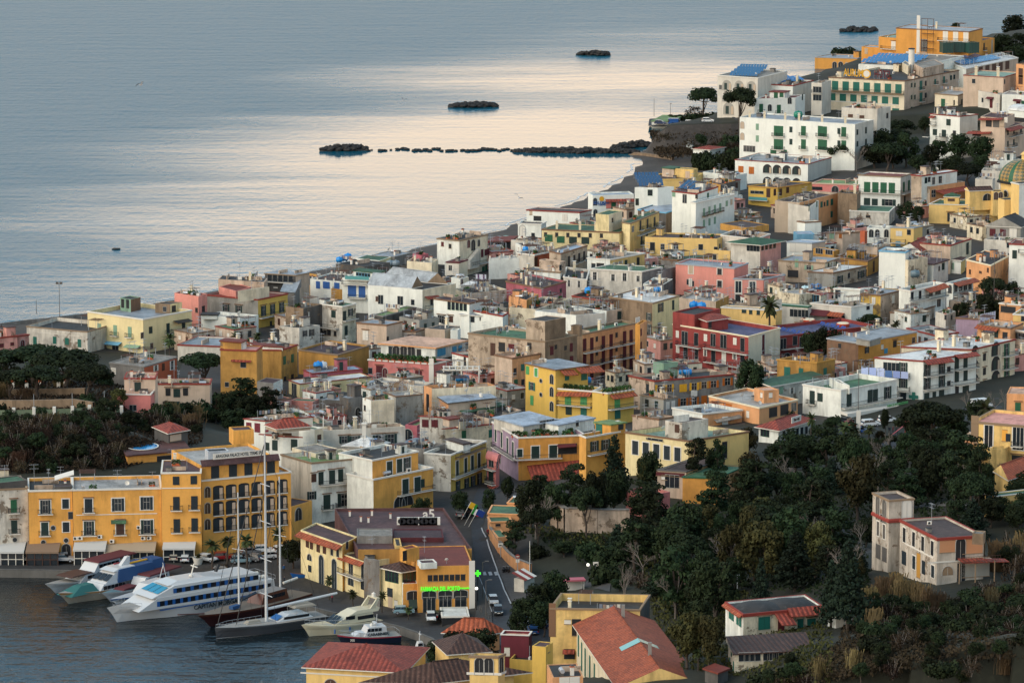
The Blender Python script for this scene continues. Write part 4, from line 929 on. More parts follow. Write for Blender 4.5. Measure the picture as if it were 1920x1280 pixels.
o=Hs('c','small off white house with blue tarpaulin behind the flaking wall',(470,830),(345,795),(588,790),h=5.5,wl='white2',wr='beige2',dt=.6,roof='lgrey',ct=3,w='L d 465,860 .9x.9; R d 540,860 .9x.9')
o=Hs('b','mustard walled house under a wide slate blue flat roof',(1370,905),(1075,880),(1700,825),h=7,wl='yel2',wr='beige2',dt=.7,rim='brown',roof='bgrey',par=.12,ct=3,w='L s 1265,990 1x1.8 w; R s 1555,970 1.2x2 w; R s 1740,925 1.1x1.7 w')
o=B('c',APB,'white flats with narrow balconies and a terracotta tiled eave','apartments',(45,545),(-90,520),(470,455),h=8.5,wl='white',wr='white',dt=.4,roof='lgrey',rim='w',ct=1,w='R p 65,608 1.2x2.2; R p 160,592 1.2x2.2; R p 290,560 1.6x2.2; R p 375,540 2.4x2.2; R B 250,640>470,600; R p 385,690 1.6x2; R B 30,660>230,640')
awn(o,'R',(215,520),(450,450),.8,1.8,'tred')
o=B('c',APB,'white three storey flats with long balconies under orange tiled canopies','apartments',(557,462),(478,448),(800,400),b=760,wl='white',wr='white',dt=.35,roof='brown',rim='w',ct=1,w='R p 590,510>760,478*4 1.6x2.2; R B 558,605>822,550; R p 590,640>760,600*3 1.5x1.8; R B 560,730>820,690; L a 522,525 .8x1.4')
awn(o,'R',(555,450),(815,388),.7,1.8,'tred')
o=Hs('c','white corner house with sage shutters and maroon tiled roof',(652,178),(498,162),(706,142),b=352,wl='white',wr='yellow',dt=.35,roof='maroon',rt='slab',rim='w',ct=0,w='L o 533,247 1.8x1.9 sage')
hut(o,(480,50),(385,42),(538,38),3.4,wl='white2',roof='conc',dt=.6,w='L s 407,90 .8x2 dkgl')
o=Hs('c','white gabled side wing with maroon roof next to air conditioners',(322,222),6,(500,165),h=6,wl='white',wr='white',dt=.5,roof='maroon',rt='slab',ct=1,w='R p 437,252 1.6x1.9 green; R d 390,275 .7x1')
o=Hs('T','plain bright white cubic house with blank wall and pale blue roof edge',(950,405),(735,392),6,h=10,wl='white',dt=.05,rim='sky',roof='blue',ct=0)
o=Hs('T','grubby beige flat roofed house stepping down from the bright white cube',(975,470),6,(1132,448),h=8,wl='cream',wr='cream',dt=.8,roof='conc',ct=4)
Hs('T','small house with red gabled roof and white bargeboards',(1075,402),(905,378),(1182,352),h=6.5,wl='white',wr='beige',dt=.6,rt='gableR',roof='redt',rise=1.9)
o=Hs('T','beige house with tall dark door and roof terrace crowded with chairs',(1318,348),9,(1490,292),h=8,wl='beige2',wr='cream',dt=.5,rim='redt',roof='brown',ct=5,w='R s 1457,375 1.5x3.2 dg')
Hs('T','low maroon terrace house with parasols left of the beige house',(1180,330),(1050,290),(1330,300),h=7,wl='pink2',wr='beige',dt=.6,rim='redt',roof='brown',ct=6)
o=Hs('T','bright yellow cube house with a white shuttered window',(1018,205),(828,198),(1090,188),b=360,wl='yellow',wr='yellow',dt=.1,rim='bgrey',roof='bgrey',par=.15,ct=2,w='L s 897,252 1.7x1.4 w; L p 978,242 .5x.8; L d 890,335 1.4x1.4 sky; L d 980,340 .6x.8; L B 830,320>950,330')
o=Hs('S','white house with stained walls and a green roof slab',(708,850),(350,838),(758,802),b=978,wl='white2',wr='white2',dt=.8,roof='green',par=.1,rim='w',ct=0,w='L d 517,892 1.3x.7')
Hs('S','low white arcade building under the stained green roofed house',(716,1000),(505,992),5,h=4.5,wl='white',dt=.4,roof='lgrey',ct=1,w='L a 600,1045 .8x1.2; L a 682,1045 .8x1.2; L a 545,1045 .8x1.2')
o=Hs('T','pale stone house with brick red roof fence and two chimneys',(437,248),(298,242),(632,232),h=6.5,wl='beige2',wr='beige2',dt=.4,rim='brown',roof='redt',ct=3,w='L s 347,272 1.4x1.6 sage; R d 418,272 .7x1.4 oran')
hut(o,(618,235),1.5,(638,230),3.4,wl='terra',roof='conc')
o=Hs('T','bright white two storey box with white shutters beside a blue shed',(200,142),(66,150),(262,150),h=8,wl='white',wr='white',dt=.1,rim='brown',roof='lgrey',ct=1,w='L s 155,205 3x3 w; L s 238,190 1.6x1.4 w')
B('T','shed','pale blue metal clad shed with lean roof','shed',(205,255),(62,258),5,h=6,wl='sky',dt=.3,roof='blue',par=.1,ct=0)
o=Hs('T','white house with light blue frame and grey flat roof over wide doors',(183,330),(-20,318),(295,312),h=6.5,wl='white',wr='beige2',dt=.1,rim='bgrey',roof='blue',par=.1,ct=0,w='L s 50,365 3.2x2.6 w; L s 140,370 3.2x2.6 w')
o=Hs('T','ochre walled house with a roof garden of pergolas and furniture',(640,478),(400,440),(732,432),h=4.3,wl='mustard',wr='mustard',dt=.4,rim='brown',roof='brown',ct=7,w='R s 690,520 1.4x3 brn')
hut(o,(365,395),(195,372),(410,385),2.6,wl='mustard',roof='bgrey',w='L p 245,395 2.4x1.6; L p 325,405 2.4x1.4')
Hs('S','low houses of green and blue roof sheets behind the ochre wall',(600,1170),(480,1160),(720,1140),h=5,wl='beige2',dt=.6,roof='pgreen',ct=5)
o=Hs('T','beige house with crumbling eaves and a broad slate roof',(292,492),(-90,470),(412,450),h=5.5,wl='beige',wr='cream',dt=.85,rim='stone',roof='bgrey',par=.15,ct=1,w='L o 160,530 2.4x1.2 sage; R d 320,505 1x1.4 dg; R d 386,492 .9x1.4 dg; L d 30,580 3x2; L s 60,495 1x2.2 sage')
o=Hs('T','mottled grey house with dark green open shutters and a white roof',(358,572),(152,562),(632,515),b=700,wl='grey',wr='beige',dt=.95,rim='brown',roof='white',par=.12,ct=2,w='R o 415,627 2.4x2 dg; R p 487,595 .6x.9; R o 575,588 1.9x2 dg; R o 614,578 1.8x2 dg; R d 490,680 1.2x1.2; R d 580,690 2x1.2')
o=Hs('b','white roof room house with dark door, terrace parasol and wooden railing',(1060,830),(665,805),(1120,815),h=6,wl='white',wr='white2',dt=.3,roof='white',rim='w',ct=0,w='L s 728,890 1.4x2.4 navy')
o=Hs('b','terrace house with grey deck and dark red awnings over glazed rooms',(930,1080),(320,1020),(1255,1040),h=5.5,wl='white2',wr='white',dt=.3,roof='lgrey',rim='w',par=.3,ct=5,w='L p 660,1235 3.2x1.2; L p 760,1240 2.8x1.2; R p 1180,1080 .8x.8')
awn(o,'L',(310,1110),(610,1140),1.0,2.4,'mar');awn(o,'L',(600,1150),(830,1175),.7,2,'tred')
o=Hs('b','low house with mint green canopy and sliding glass doors',(280,1080),(-200,1040),(330,1060),h=5.5,wl='white2',wr='white2',dt=.4,roof='pgreen',rim='green',par=.1,ct=3,w='L p 95,1175 3.2x2; L p 210,1180 2.8x2')
o=Hs('b','little white house with dark red lean-to and blue glass doors',(470,905),(270,880),(560,870),h=5.5,wl='white2',wr='cream',dt=.5,roof='redt',rt='shedL',rise=.4,w='L p 360,960 3.6x2.2 cyan')
Hs('b','beige house with boilers, white tanks and a grey roof',(150,895),(-180,850),(560,850),h=6,wl='cream',dt=.7,roof='lgrey',par=.15,ct=4)
o=Hs('O','tall salmon pink house with curved stepped parapet and grey coping',(870,700),(330,657),9,b=985,wl='salmon',dt=.12,rim='bgrey',roof='bgrey',par=.3,ct=2,w='L s 470,715 1.3x2.2 beige f; L s 466,835 1x2.2 w; L d 735,733 1.3x1.6 dkgl f; L d 735,848 1.3x1.8 dkgl f; L p 690,600 .3x.3; L p 448,830 .35x7; L p 482,845 .35x6')
o=Hs('O','salmon pink house with railed roof terrace, balconies and round window',(1140,803),(868,797),(1337,760),b=1020,wl='salmon',wr='salmon',dt=.12,rim='bgrey',roof='brown',par=.35,ct=2,w='L p 908,875 1.6x3.2 w f; L p 1038,880 1.6x3.2 w f; L d 908,975 1.6x1.8 dkgl f; R s 1165,872 1.3x2.8 beige2 bf; R s 1285,845 1.3x2.8 beige2 bf; R r 1223,842 1.1x1.2')
o=B('O',APB,'bright yellow stepped house with grey pipes up its side','apartments',(712,432),(45,415),(832,388),b=668,wl='yellow',wr='yellow',dt=.12,roof='brown',par=.4,ct=5,w='L p 115,502 1.4x2.4; L p 208,505 .8x1.4; L p 330,520 1.4x2.4; L p 560,508 1.3x1.7; L p 117,625 1.4x2.4; R p 735,500 1x1.5; R p 735,615 1x1.4; R p 812,480 .7x1.3; R p 812,592 .7x1.3; R p 785,520 .3x9; L p 700,530 .3x9; L B 90,550>135,552; L B 310,560>350,562; L B 90,665>135,668')
o=Hs('O','low bright yellow extension beside the stepped yellow house',(830,545),6,(957,505),h=4,wl='yellow',wr='yellow',dt=.1,roof='brown',ct=1,w='R p 848,585 .7x1.4')
o=Hs('O','mustard roof terrace house with white parapet and many aerials',(1075,432),(745,395),(1200,385),h=7.4,wl='white2',wr='pink2',dt=.6,rim='w',roof='brown',par=.7,ct=5,w='L d 960,372 .8x.6; L d 1045,375 .8x.6')
hut(o,(980,330),(740,290),(1190,300),1.7,wl='mustard',wr='mustard',roof='brown')
o=Hs('O','house with broad dark green awning roof and rows of windows',(1110,485),(838,462),(1300,450),h=8.5,wl='white2',wr='pink2',dt=.4,roof='green2',rt='hipL',rise=1.2,over=1.0,w='L p 1000,515>1090,520*4 1x1.8; R p 1130,510>1240,490*4 1.2x1.8')
o=Hs('O','grey walled house with green roof carpet in front of the yellow house',(345,625),(202,615),(680,590),h=7.5,wl='conc',wr='yellow',dt=.7,roof='green2',par=.1,rim='brown',ct=2)
o=Hs('M','off white house with green roof and tall framed windows',(1495,830),(1018,805),(1680,790),h=8,wl='white2',wr='conc',dt=.6,dr=.9,roof='green',par=.1,rim='w',ct=2,w='L o 1060,873 1.8x2.2 w; L o 1228,888 1.7x1.8 w; L o 1335,884 1.8x2.2 w; L o 1460,898 1.5x1.6 w')
o=Hs('M','yellow house with white gable and railed roof garden',(1200,720),(990,705),(1520,660),h=8.5,wl='white',wr='yellow',dt=.4,roof='conc',par=.2,rim='w',ct=3,w='L d 1047,780 1.2x1.4 navy; L d 1110,775 2.2x1.2; R s 1347,748 1.1x1.4 dg; R s 1458,738 1.1x2.2 dkgl')
o=Hs('M','low white house with air conditioners under a dark roof',(985,905),(770,880),(1010,815),h=6,wl='white2',wr='concd',dt=.4,roof='dark',rim='w',ct=2,w='L o 822,940 1.4x1.8 w; L o 915,948 1.4x1.8 w')
o=Hs('M','rose pink walled house with brown flat roof and small red lintels',(568,985),(240,920),(795,920),h=7.5,wl='rose',wr='rose',dt=.45,roof='brown',rim='brown',par=.4,ct=5,w='R d 645,1030 1x1; R d 745,1005 1x1')
o=Hs('M','small white house with grey flat roof under the cream tower',(742,838),(447,818),(785,808),h=7,wl='white',wr='white2',dt=.4,roof='bgrey',rim='stone',par=.15,ct=1,w='L d 485,850 .8x.4 brn')
o=Hs('M','cream roof top house with broken parapet behind the small white one',(738,745),(548,722),(790,735),h=9.5,wl='beige2',dt=.7,roof='beige2',ct=3,w='R p 742,795 .7x1.2')
o=Hs('M','terracotta orange house with a planted roof terrace',(503,678),6,(735,630),h=7,wl='white2',wr='terra',dt=.5,roof='brown',rim='w',par=.5,ct=7,w='R d 697,693 1.2x1.4; R s 515,740 1.4x2.4 brn')
o=B('M',APB,'stone coloured building with dark balconies and pale blue terrace floor','apartments',(745,665),(640,640),(990,590),h=9,wl='beige',wr='beige',dt=.7,roof='blue',rim='brown',par=.5,ct=1,
w='R s 870,720>960,685*3 1.1x2.4 dkgl b; R d 820,740 1.4x3 dkgl')
o=Hs('M','tall white windowless house with posts along its roof terrace',(367,705),(80,712),(500,680),b=895,wl='white',wr='white',dt=.3,roof='lgrey',par=.3,ct=1,w='R s 443,772 1.3x2.4 dg; R s 479,765 1.2x2.4 dg')
for u_,v_2 in((1,.02),(.66,.02),(.33,.02),(.02,.02),(.02,.5),(.02,.95),(1,.95),(.5,.95)):onroof(o,min(.97,u_),v_2,'chimney',rz=0,sc=.9)
o=B('M','hotel','cream hotel wing with deep green roof and green roller shutters','hotel',(1285,470),(570,440),(1440,420),h=8,wl='pale',wr='pale',dt=.4,roof='green2',par=.12,rim='brown',ct=1,w='L s 634,523>745,537*2 2.2x1.9 green; L s 858,542 2.2x1.9 dg; L s 972,546 2.2x1.9 dg; L d 605,490>1120,500*6 .8x.6')
hut(o,(1190,310),(1068,300),(1312,272),5.2,wl='pale',wr='cream',roof='green2',w='R p 1222,360 1.1x1.5')
for u_ in(.15,.35,.55,.85):onroof(o,u_,.2,'chimney2',rz=0,sc=1)
o=B('M','hotel','long cream hotel range with green roof and balconies facing right','hotel',(1385,388),(1310,375),(1652,280),h=10.5,wl='pale',wr='yellow',dt=.6,roof='green2',par=.15,rim='stone',ct=1,w='R p 1410,440 2x1.7; R s 1480,405>1610,372*3 1.3x2.6 dkgl b; R s 1490,540>1540,525*2 1.3x2.6 dkgl b; R B 1445,490>1675,420')
o=Hs('M','white seafront house with a railed brown roof terrace and outside stair',(920,285),(430,262),(1030,262),b=420,wl='white',wr='white2',dt=.1,roof='brown',rim='redt',par=.1,ct=0,w='L s 782,335 1.6x1.9 w; L d 470,290 .9x.7 beige; L d 530,345 2.4x1.6')
SEAH=o
o=Hs('M','lower white wing with closed white arch beside the railed seafront house',(565,395),(350,385),5,b=522,wl='white',dt=.2,roof='brown',rim='w',par=.3,ct=0,w='L a 392,455 1.8x3 w; L p 490,500 .1x.8')
Hs('M','low grubby terrace building with a pergola under the white wing',(560,560),(285,540),(715,545),h=4.5,wl='white2',dt=.6,roof='conc',ct=4)
B('M','beach_bar','beach bar pavilion with dark red flat roof on dark posts','bar',(270,545),(85,550),(330,505),h=3.4,wl='dkgl',wr='dkgl',roof='redt',rt='slab',over=.6,dt=.1,ct=0)
o=B('M','hotel','white seaside hotel with blue lettering, pink loggias and tiled canopy','hotel',(1040,130),6,(1420,118),b=330,wl='white',wr='white',dt=.05,roof='blue',par=.4,ct=0,w='R a 1062,190 1.1x2.2 navy; R a 1064,300 1.1x2.6 navy; R d 1215,210 3.4x2.4 pink; R d 1320,210 3.4x2.4 pink; R s 1232,215 1.4x2.6 green; R s 1345,210 1.4x2.4 green')
awn(o,'R',(1155,165),(1500,158),.6,1.2,'redt');fct(o,'R',(1118,198),'SOLEMAR',1.25,pm('blue'),sx=.9);fct(o,'R',(1125,216),'TERME',.8,pm('blue'))
P,_,n,u=onf(o,'R',px('M',(1122,162)));sm_=MB();sm_.lathe([(.01,0),(.75,0)],pm('yels'),12);sm_.build('sun_emblem',o.o,M=o.inv@basis(u,n,P+n*.1)@MR(rad(90),4,'X'))
o=B('M','hotel','upper white hotel block covered with dark solar panels','hotel',(1640,60),(1428,55),(1790,48),h=12,wl='white',wr='white',dt=.1,roof='redt',par=.1,ct=1,w='L p 1570,105 1.4x1.8 green; L p 1450,190 1x2 green')
SOL1=o
o=Hs('O','low building with wide pale blue roof terrace and stone walls',(240,190),(-20,160),(515,105),h=7,wl='concd',wr='stone',dt=.7,roof='blue',par=.2,rim='sky',ct=0,w='R d 330,240 1.4x1.8 dg; R s 450,200 1x1.6 dkgl')
o=B('O',APB,'long white three storey building with small green balconies','apartments',(515,100),(470,92),(872,20),h=12.5,wl='white',wr='white',dt=.2,roof='lgrey',par=.3,rim='w',ct=2,w='R s 590,185>740,140*4 1x2.2 sage bk; R s 590,290>690,262*3 1x2 sage; R s 800,106 1.1x1.6 sage; R s 843,92 1x1.6 beige')
o=Hs('Q','white cubic house with maroon roof tiles and slim windows',(482,1112),(275,1088),(668,1050),h=14,wl='white',wr='white',dt=.1,roof='maroon',par=.12,rim='redt',ct=4,w='L p 383,1155 1.5x2.6; L d 485,1135 .6x.7; R s 582,1138 1.1x2.2 green; L s 290,1112 .8x2 sage')
o=Hs('Q','yellow house with green flat roofs close to the beach',(430,985),(60,990),(540,935),h=5.5,wl='yellow',wr='yellow',dt=.15,roof='brown',par=.3,rim='yellow',ct=1)
hut(o,(458,905),(290,895),(495,895),3.2,wl='yellow',roof='green',w='L s 408,950 1.4x2.2 beige2');hut(o,(290,895),(190,885),4,2.8,wl='beige2',roof='green2',rt='slab')
o=Hs('Q','mustard house with little arched window and maroon terrace',(690,1035),(560,1010),(820,1000),h=6.5,wl='mustard',wr='concd',dt=.4,roof='maroon',ct=2,w='L a 738,1075 .9x1.8 dkgl')
o=Hs('A','large pale yellow house with blue flat roof, white bands and three small balconies',(1226,540),(750,472),(1643,462),b=838,wl='pale',wr='pale',dt=.08,roof='bgrey',par=1.0,rim='w',ct=0,w='L s 851,622 1.2x2.6 sage b; L s 988,636 1.2x2.6 sage b; L s 1113,650 1.2x2.6 sage b; L s 848,772 1.3x2 w; L p 990,785 2.2x1.8; L s 1120,790 1.4x1.6 w; R s 1291,633 1.2x1.7 dg; R s 1440,620 1.1x2.6 dg b; R s 1573,590 .8x1.6 dg; R d 1560,735 3x1.6; R p 1300,770 .8x1.6; R p 1218,680 .3x9')
awn(o,'L',(910,728),(1045,738),.5,1.3,'sky');awn(o,'L',(1085,755),(1205,765),.5,1.3,'sage');awn(o,'R',(1485,555),(1615,535),.4,1.6,'dark')
hut(o,(1120,372),(1030,358),(1205,352),3.2,wl='sage',wr='brown',roof='dark',w='L s 1052,405 1x2.2 dkgl; L s 1095,410 1x2.2 dkgl');hut(o,(1460,412),(1330,405),(1560,395),2.4,wl='stone',wr='pale',roof='dark',w='L p 1412,455 1x1.4; R d 1490,450 1.4x1.6')
o=B('f','warehouse','long low off white building with rain stained parapet and green doors','warehouse',(1572,592),(478,492),14,h=5.3,wl='white2',dt=.7,roof='dark',par=.9,rim='stone',rimh=.2,ct=1,w='L s 630,760 1x2.2 teal; L s 985,745 1x1.8 teal; L s 1205,765 .9x1.8 teal; L s 1430,800 1x2 teal; L p 1050,640 12x.1')
Hs('f','low pink stone building with red tiled coping at the left edge',(-300,720),10,(312,662),h=5,wl='pink2',wr='pink2',dt=.7,roof='brown',rim='redt',par=.4,ct=5,w='R d 220,810 1x.8 mar; R d 20,840 1.4x1 mar')
Hs('f','small pinkish stone annex beside the long stained building',(322,668),(240,660),(520,638),h=4.6,wl='pink2',wr='pink2',dt=.8,roof='dark',rim='redt',par=.2,ct=2,w='R a 405,820 .8x1.2 mar')
o=Hs('I','coral pink house with iron furniture on the roof at the sea edge',(238,345),(32,315),(312,322),h=9,wl='salmon',wr='salmon',dt=.25,roof='dark',par=.5,ct=6,w='R s 280,460 1.4x2 dkgl; L d 222,462 .4x.5')
o=Hs('I','corner house, rough grey flank and yellow front with green shutters',(748,372),(308,330),(1003,320),b=618,wl='grey',wr='yel2',dt=.55,dr=.2,roof='redt',par=.25,rim='redt',ct=1,w='L o 475,443 1.9x1.7 dg l; L o 584,453 1.9x1.7 dg l; R o 795,470 1.9x2.6 dg l; R o 873,455 1.9x2.6 dg l; R o 950,440 1.9x2.6 dg l; R B 755,525>985,490; R a 955,570 1.8x1.6 dkgl; R d 860,575 .4x.6')
hut(o,(560,300),(415,262),(690,265),2.6,wl='salmon',roof='redt');hut(o,(735,282),(575,300),(845,262),3,wl='cream',wr='cream',roof='dark')
o=Hs('I','white plastered house with roof terrace and two green windows',(588,530),(260,500),(752,505),b=700,wl='white',wr='white',dt=.08,roof='lgrey',par=.8,ct=1,w='R s 637,617 1.1x1.8 dg l; R s 700,606 1.1x1.8 dg l; L d 395,630 .4x.5; R p 640,685 1x.8')
hut(o,(400,500),(262,498),3,1.8,wl='white',roof='dark',rt='slab')
Hs('I','low pink edged white terrace building with grey roof in front of the palm',(430,772),(60,757),(600,700),h=4,wl='white2',wr='pink2',dt=.4,roof='bgrey',rim='redt',par=.3,ct=1)
o=Hs('I','large mustard house with stained corner tower and crimson roof patches',(948,803),(735,800),(1087,757),b=1075,wl='mustard',wr='mustard',dt=.6,dr=.8,roof='pink2',par=.2,rim='redt',ct=1,w='R s 976,892 1.3x2 green; R s 1043,875 1.2x2 green; L d 767,887 1x1.4; R s 980,1063 1.2x1.8 dkgl; R s 1043,1030 1.2x1 dkgl')
hut(o,(905,752),(680,738),(960,775),1.0,wl='white',roof='redt',rt='slab')
o=Hs('I','left wing of the mustard house with a square white window',(736,808),(425,798),6,h=11,wl='mustard',dt=.5,roof='pink2',par=.2,rim='redt',ct=0,w='L p 622,928 1.4x1.6; L p 482,1100 1x1.2')
hut(o,(605,735),(425,722),(650,715),4.0,wl='mustard',wr='white',roof='redt',dt=.95,rt='slab');awn(o,'L',(520,885),(690,893),.3,.5,'redt')
o=Hs('I','rough grey brown house beside the yellow one',(1137,448),(985,432),(1300,412),h=9.5,wl='stone',wr='concd',dt=.95,roof='dark',ct=2,w='R d 1178,508 1x1.8 w; L s 1165,510 .8x2 dkgl')
o=Hs('I','tall cream house with flaking lower storeys and green shutters',(1470,432),(1290,408),(1588,405),b=758,wl='white2',wr='cream',dt=.9,roof='green',par=.15,rim='w',ct=2,w='L s 1396,497 1.4x1.8 dg l; R s 1490,512 1.3x2.4 dg; R o 1540,482 2x1.8 dg; R B 1475,550>1588,535 1x1; L d 1357,655 1.2x1.4; L d 1300,658 .6x.8; L d 1325,655 .6x.8; R s 1503,637 1.2x2.4 dg; L B 1290,605>1440,620; L d 1410,665 .6x.8')
o=Hs('I','ruined white plaster house with mouldy walls and two dark windows',(1102,617),(932,600),(1280,592),h=6,wl='white2',wr='white2',dt=.95,roof='dark',par=.15,ct=2,w='R o 1150,663 1.4x1.5 dkgl; R o 1208,655 1.6x1.7 dkgl')
o=Hs('I','long beige house with brown flat roof close to the shore',(800,225),(408,198),(830,190),h=10,wl='beige2',dt=.7,roof='dark',par=.1,ct=4)
o=Hs('I','house with curved metal roof over a columned roof loggia',(1072,162),(808,145),(1190,138),h=10.5,wl='concd',wr='beige2',dt=.5,roof='metal',rt='slab',over=.2,rim='stone',ct=1,w='L p 850,185>1030,195*5 1.3x2; L B 815,215>1060,225; L p 900,270 1.2x.3')
B('I','shed','lean-to with shiny corrugated metal roof behind the yellow corner house','shed',(1060,308),(950,300),(1110,265),h=7,wl='conc',dt=.6,roof='metal',rt='shedR',rise=2.2,ct=0)
o=Hs('I','white terrace building with small blue windows and white posts by the shore',(1478,220),(1195,195),11,h=7,wl='white',dt=.3,roof='brown',par=.3,ct=2,w='L s 1263,247 1.2x1.9 blue; L s 1335,249 2x1.8 blue; L s 1425,257 1.6x1.8 blue')
for u_ in(.05,.3,.55,.8,.95):onroof(o,u_,.03,'chimney',rz=0,sc=.8);onroof(o,u_,.95,'chimney',rz=0,sc=.8)
o=Hs('J','brown roofed low houses between blue windows and yellow hut',(232,660),(-200,600),(250,560),h=5,wl='mustard',wr='yellow',dt=.4,roof='dark',ct=4)
o=Hs('J','white house with blue shutters, glass balustrade and green roof hut',(412,562),(190,552),(560,505),h=9,wl='white',wr='conc',dt=.2,roof='lgrey',par=.3,ct=0,w='L s 275,660 2.2x3.2 blue; L s 360,668 1.8x3.2 blue; L B 195,600>412,612 1.2x1 w; L B 225,560>430,568 .3x1 g; L B 245,720>400,730 1x1 n')
hut(o,(500,508),(285,485),(555,490),2.2,wl='white',roof='green2',rt='slab',w='L p 370,525 4.5x1 sky')
o=B('J','warehouse','big plain white hall with two grey gabled roofs','warehouse',(878,655),(412,620),(1165,600),b=962,wl='white',wr='cream',dt=.2,dr=.45,roof='dark',par=.2,ct=0,w='L p 520,738 1.5x2.4; L p 688,748 1.6x2.4; L p 795,762 1x1.5; R p 957,760 .9x1.8; R B 900,820>975,810 1x1 w; R a 935,915 2.6x2.2 dkgl; L d 490,731 .7x.7 brn')
hut(o,(782,640),(420,612),(868,622),.3,wl='stone',wr='stone',roof='metal',rt='gableL',rise=2.8,over=.3);hut(o,(925,590),(592,545),(1040,598),.3,wl='stone',wr='stone',roof='metal',rt='gableL',rise=2.6,over=.3)
awn(o,'R',(897,712),(1012,700),.5,1.2,'redt')
o=B('J','garage','concrete block with lime green roof surface','garage',(540,880),(462,868),(822,805),h=6,wl='concd',wr='concd',dt=.9,roof='ltg',par=.1,rim='conc',ct=1)
o=Hs('J','beige house with closed white shutter and metal roof',(570,955),(315,935),(705,925),h=9,wl='beige2',wr='beige2',dt=.3,roof='bgrey',par=.1,rim='brown',ct=1,w='L s 390,1045 1.5x2.4 w l; R d 580,1075 .4x.5')
o=Hs('J','small beige pink house joined to the shuttered one',(820,1012),(640,1000),(905,985),h=6.5,wl='beige2',wr='beige2',dt=.35,roof='brown',par=.15,rim='brown',ct=2,w='L s 773,1068 1x1.6 dkgl')
o=Hs('J','pinkish beige house with dark sagging roof',(1070,998),(900,985),(1200,965),h=7,wl='beige2',wr='beige',dt=.4,roof='dark',par=.1,ct=1)
Hs('J','small white box house with pale blue door beside the sagging roof',(1180,1000),(1118,998),(1205,985),h=7,wl='white',dt=.2,roof='conc',ct=1)
o=B('I','building','low ochre building with dark red roof and sports court','building',(1432,845),(1095,800),(1700,765),h=6,wl='mustard',wr='mustard',dt=.4,roof='mdark',par=.4,rim='stone',ct=2)
o=Hs('J','white house with dark red roof edge and row of green glazed panels',(1280,770),(975,728),(1400,742),h=9,wl='white',wr='white',dt=.12,roof='mdark',par=.1,rim='brown',ct=2,w='L p 1108,790>1245,800*5 1.1x2.2 sage; L o 1043,908 2.4x2 dkgl l; L s 1120,905 1.6x1.6 brn l')
o=Hs('J','small white house with shallow grey blue roof and red side awning',(1475,882),(1205,862),(1600,850),h=6,wl='white',wr='cream',dt=.1,roof='bgrey',rt='hipL',rise=.9,over=.4,w='L p 1308,908 .8x1; L p 1383,905 1x1')
awn(o,'R',(1478,870),(1590,850),.5,1.6,'redt')
o=Hs('J','flat grey roofed white seafront house with arches and an outside stair',(1195,232),(1003,213),(1437,180),b=548,wl='white',wr='cream',dt=.45,roof='dark',par=.12,rim='stone',ct=3,w='R a 1273,262 .9x1.8 mar; R a 1312,272 1.8x3 dkgl; R a 1360,254 1x1.8 dkgl; R s 1390,342 1.1x2.2 mar; R s 1420,335 .8x2.6 mar; R s 1440,328 .7x2.6 mar; R a 1360,368 1.1x2.8 dkgl; L d 1050,262 .8x1.6 mar; R B 1268,465>1452,392 1.4x1; R s 1400,495 1.2x2.6 green; R s 1425,480 1x2.6 green; L d 1115,280 .4x.5')
st=MB()
P1,_,n,u=onf(o,'R',px('J',(1255,395)));P2,_,_,_=onf(o,'R',px('J',(1335,300)))
for k in range(14):
 p=P1.lerp(P2,k/13)+n*.7;st.box((p.x,p.y,(p.z+P1.z-2.6)/2),(1.0,1.0,max(.3,p.z-P1.z+2.6)),wlm('white2'))
st.build('outside_stair',o.o,M=o.inv.copy())
o=Hs('J','low white hut with bright green roof near the sea',(512,405),(305,385),(612,372),h=6,wl='white',wr='pale',dt=.15,roof='green2',par=.1,ct=0)
Hs('J','pale metal roofed hut against the sea',(640,372),(430,360),(790,335),h=6,wl='conc',dt=.5,roof='bgrey',par=.1,ct=2)
TB1=Hs('J','long low house with tar roof and blue water tanks at the shore',(380,455),(135,430),(600,420),h=7,wl='concd',wr='concd',dt=.8,roof='dark',par=.15,ct=2)
Hs('J','small rose house with pitched edge among tar roofs',(870,360),(795,345),(930,345),h=8.5,wl='rose',dt=.4,roof='dark',ct=1)
Hs('J','white walled house with flat parapet among the tar roofs',(957,425),(745,408),(1012,392),h=7.5,wl='cream',wr='cream',dt=.4,roof='lgrey',par=.7,ct=3)
o=Hs('J','white house with dark red roof and one double window',(1190,420),(1082,415),(1266,395),h=7.5,wl='white2',wr='cream',dt=.3,roof='redt',par=.12,rim='mar',ct=1,w='L o 1118,468 1.8x1.5 w')
Hs('J','dark tarred shed roofs with boilers in the middle of the shore houses',(990,462),(680,445),(1070,440),h=5,wl='concd',dt=.9,roof='dark',ct=6)
Hs('J','white garden house with cream tent roof and washing line',(1330,610),(1220,612),(1390,590),h=6,wl='white2',dt=.2,rt='hipL',roof='white',rise=1.0,over=.3)
Hs('J','low white hall with flat cream roof by the gabled hall',(1205,560),(1125,548),(1275,545),h=7,wl='white',wr='cream',dt=.2,roof='white',par=.1,ct=1,w='R s 1215,590 .8x1.6 brn')
Hs('J','brown and ochre roofs jumble with small dormer in front of the tent roof',(1280,690),(1130,645),(1600,650),h=6.5,wl='cream',wr='beige2',dt=.7,roof='brown',ct=7)
Hs('M','ochre stepped parapet house with steel cylinder tanks',(430,1095),(265,1060),(540,1040),h=9,wl='peach',wr='mustard',dt=.8,roof='dark',ct=4)
Hs('M','long low cream house with scalloped parapet wall',(520,1180),(270,1160),(830,1080),h=7,wl='cream',wr='cream',dt=.7,roof='brown',par=.6,ct=7)
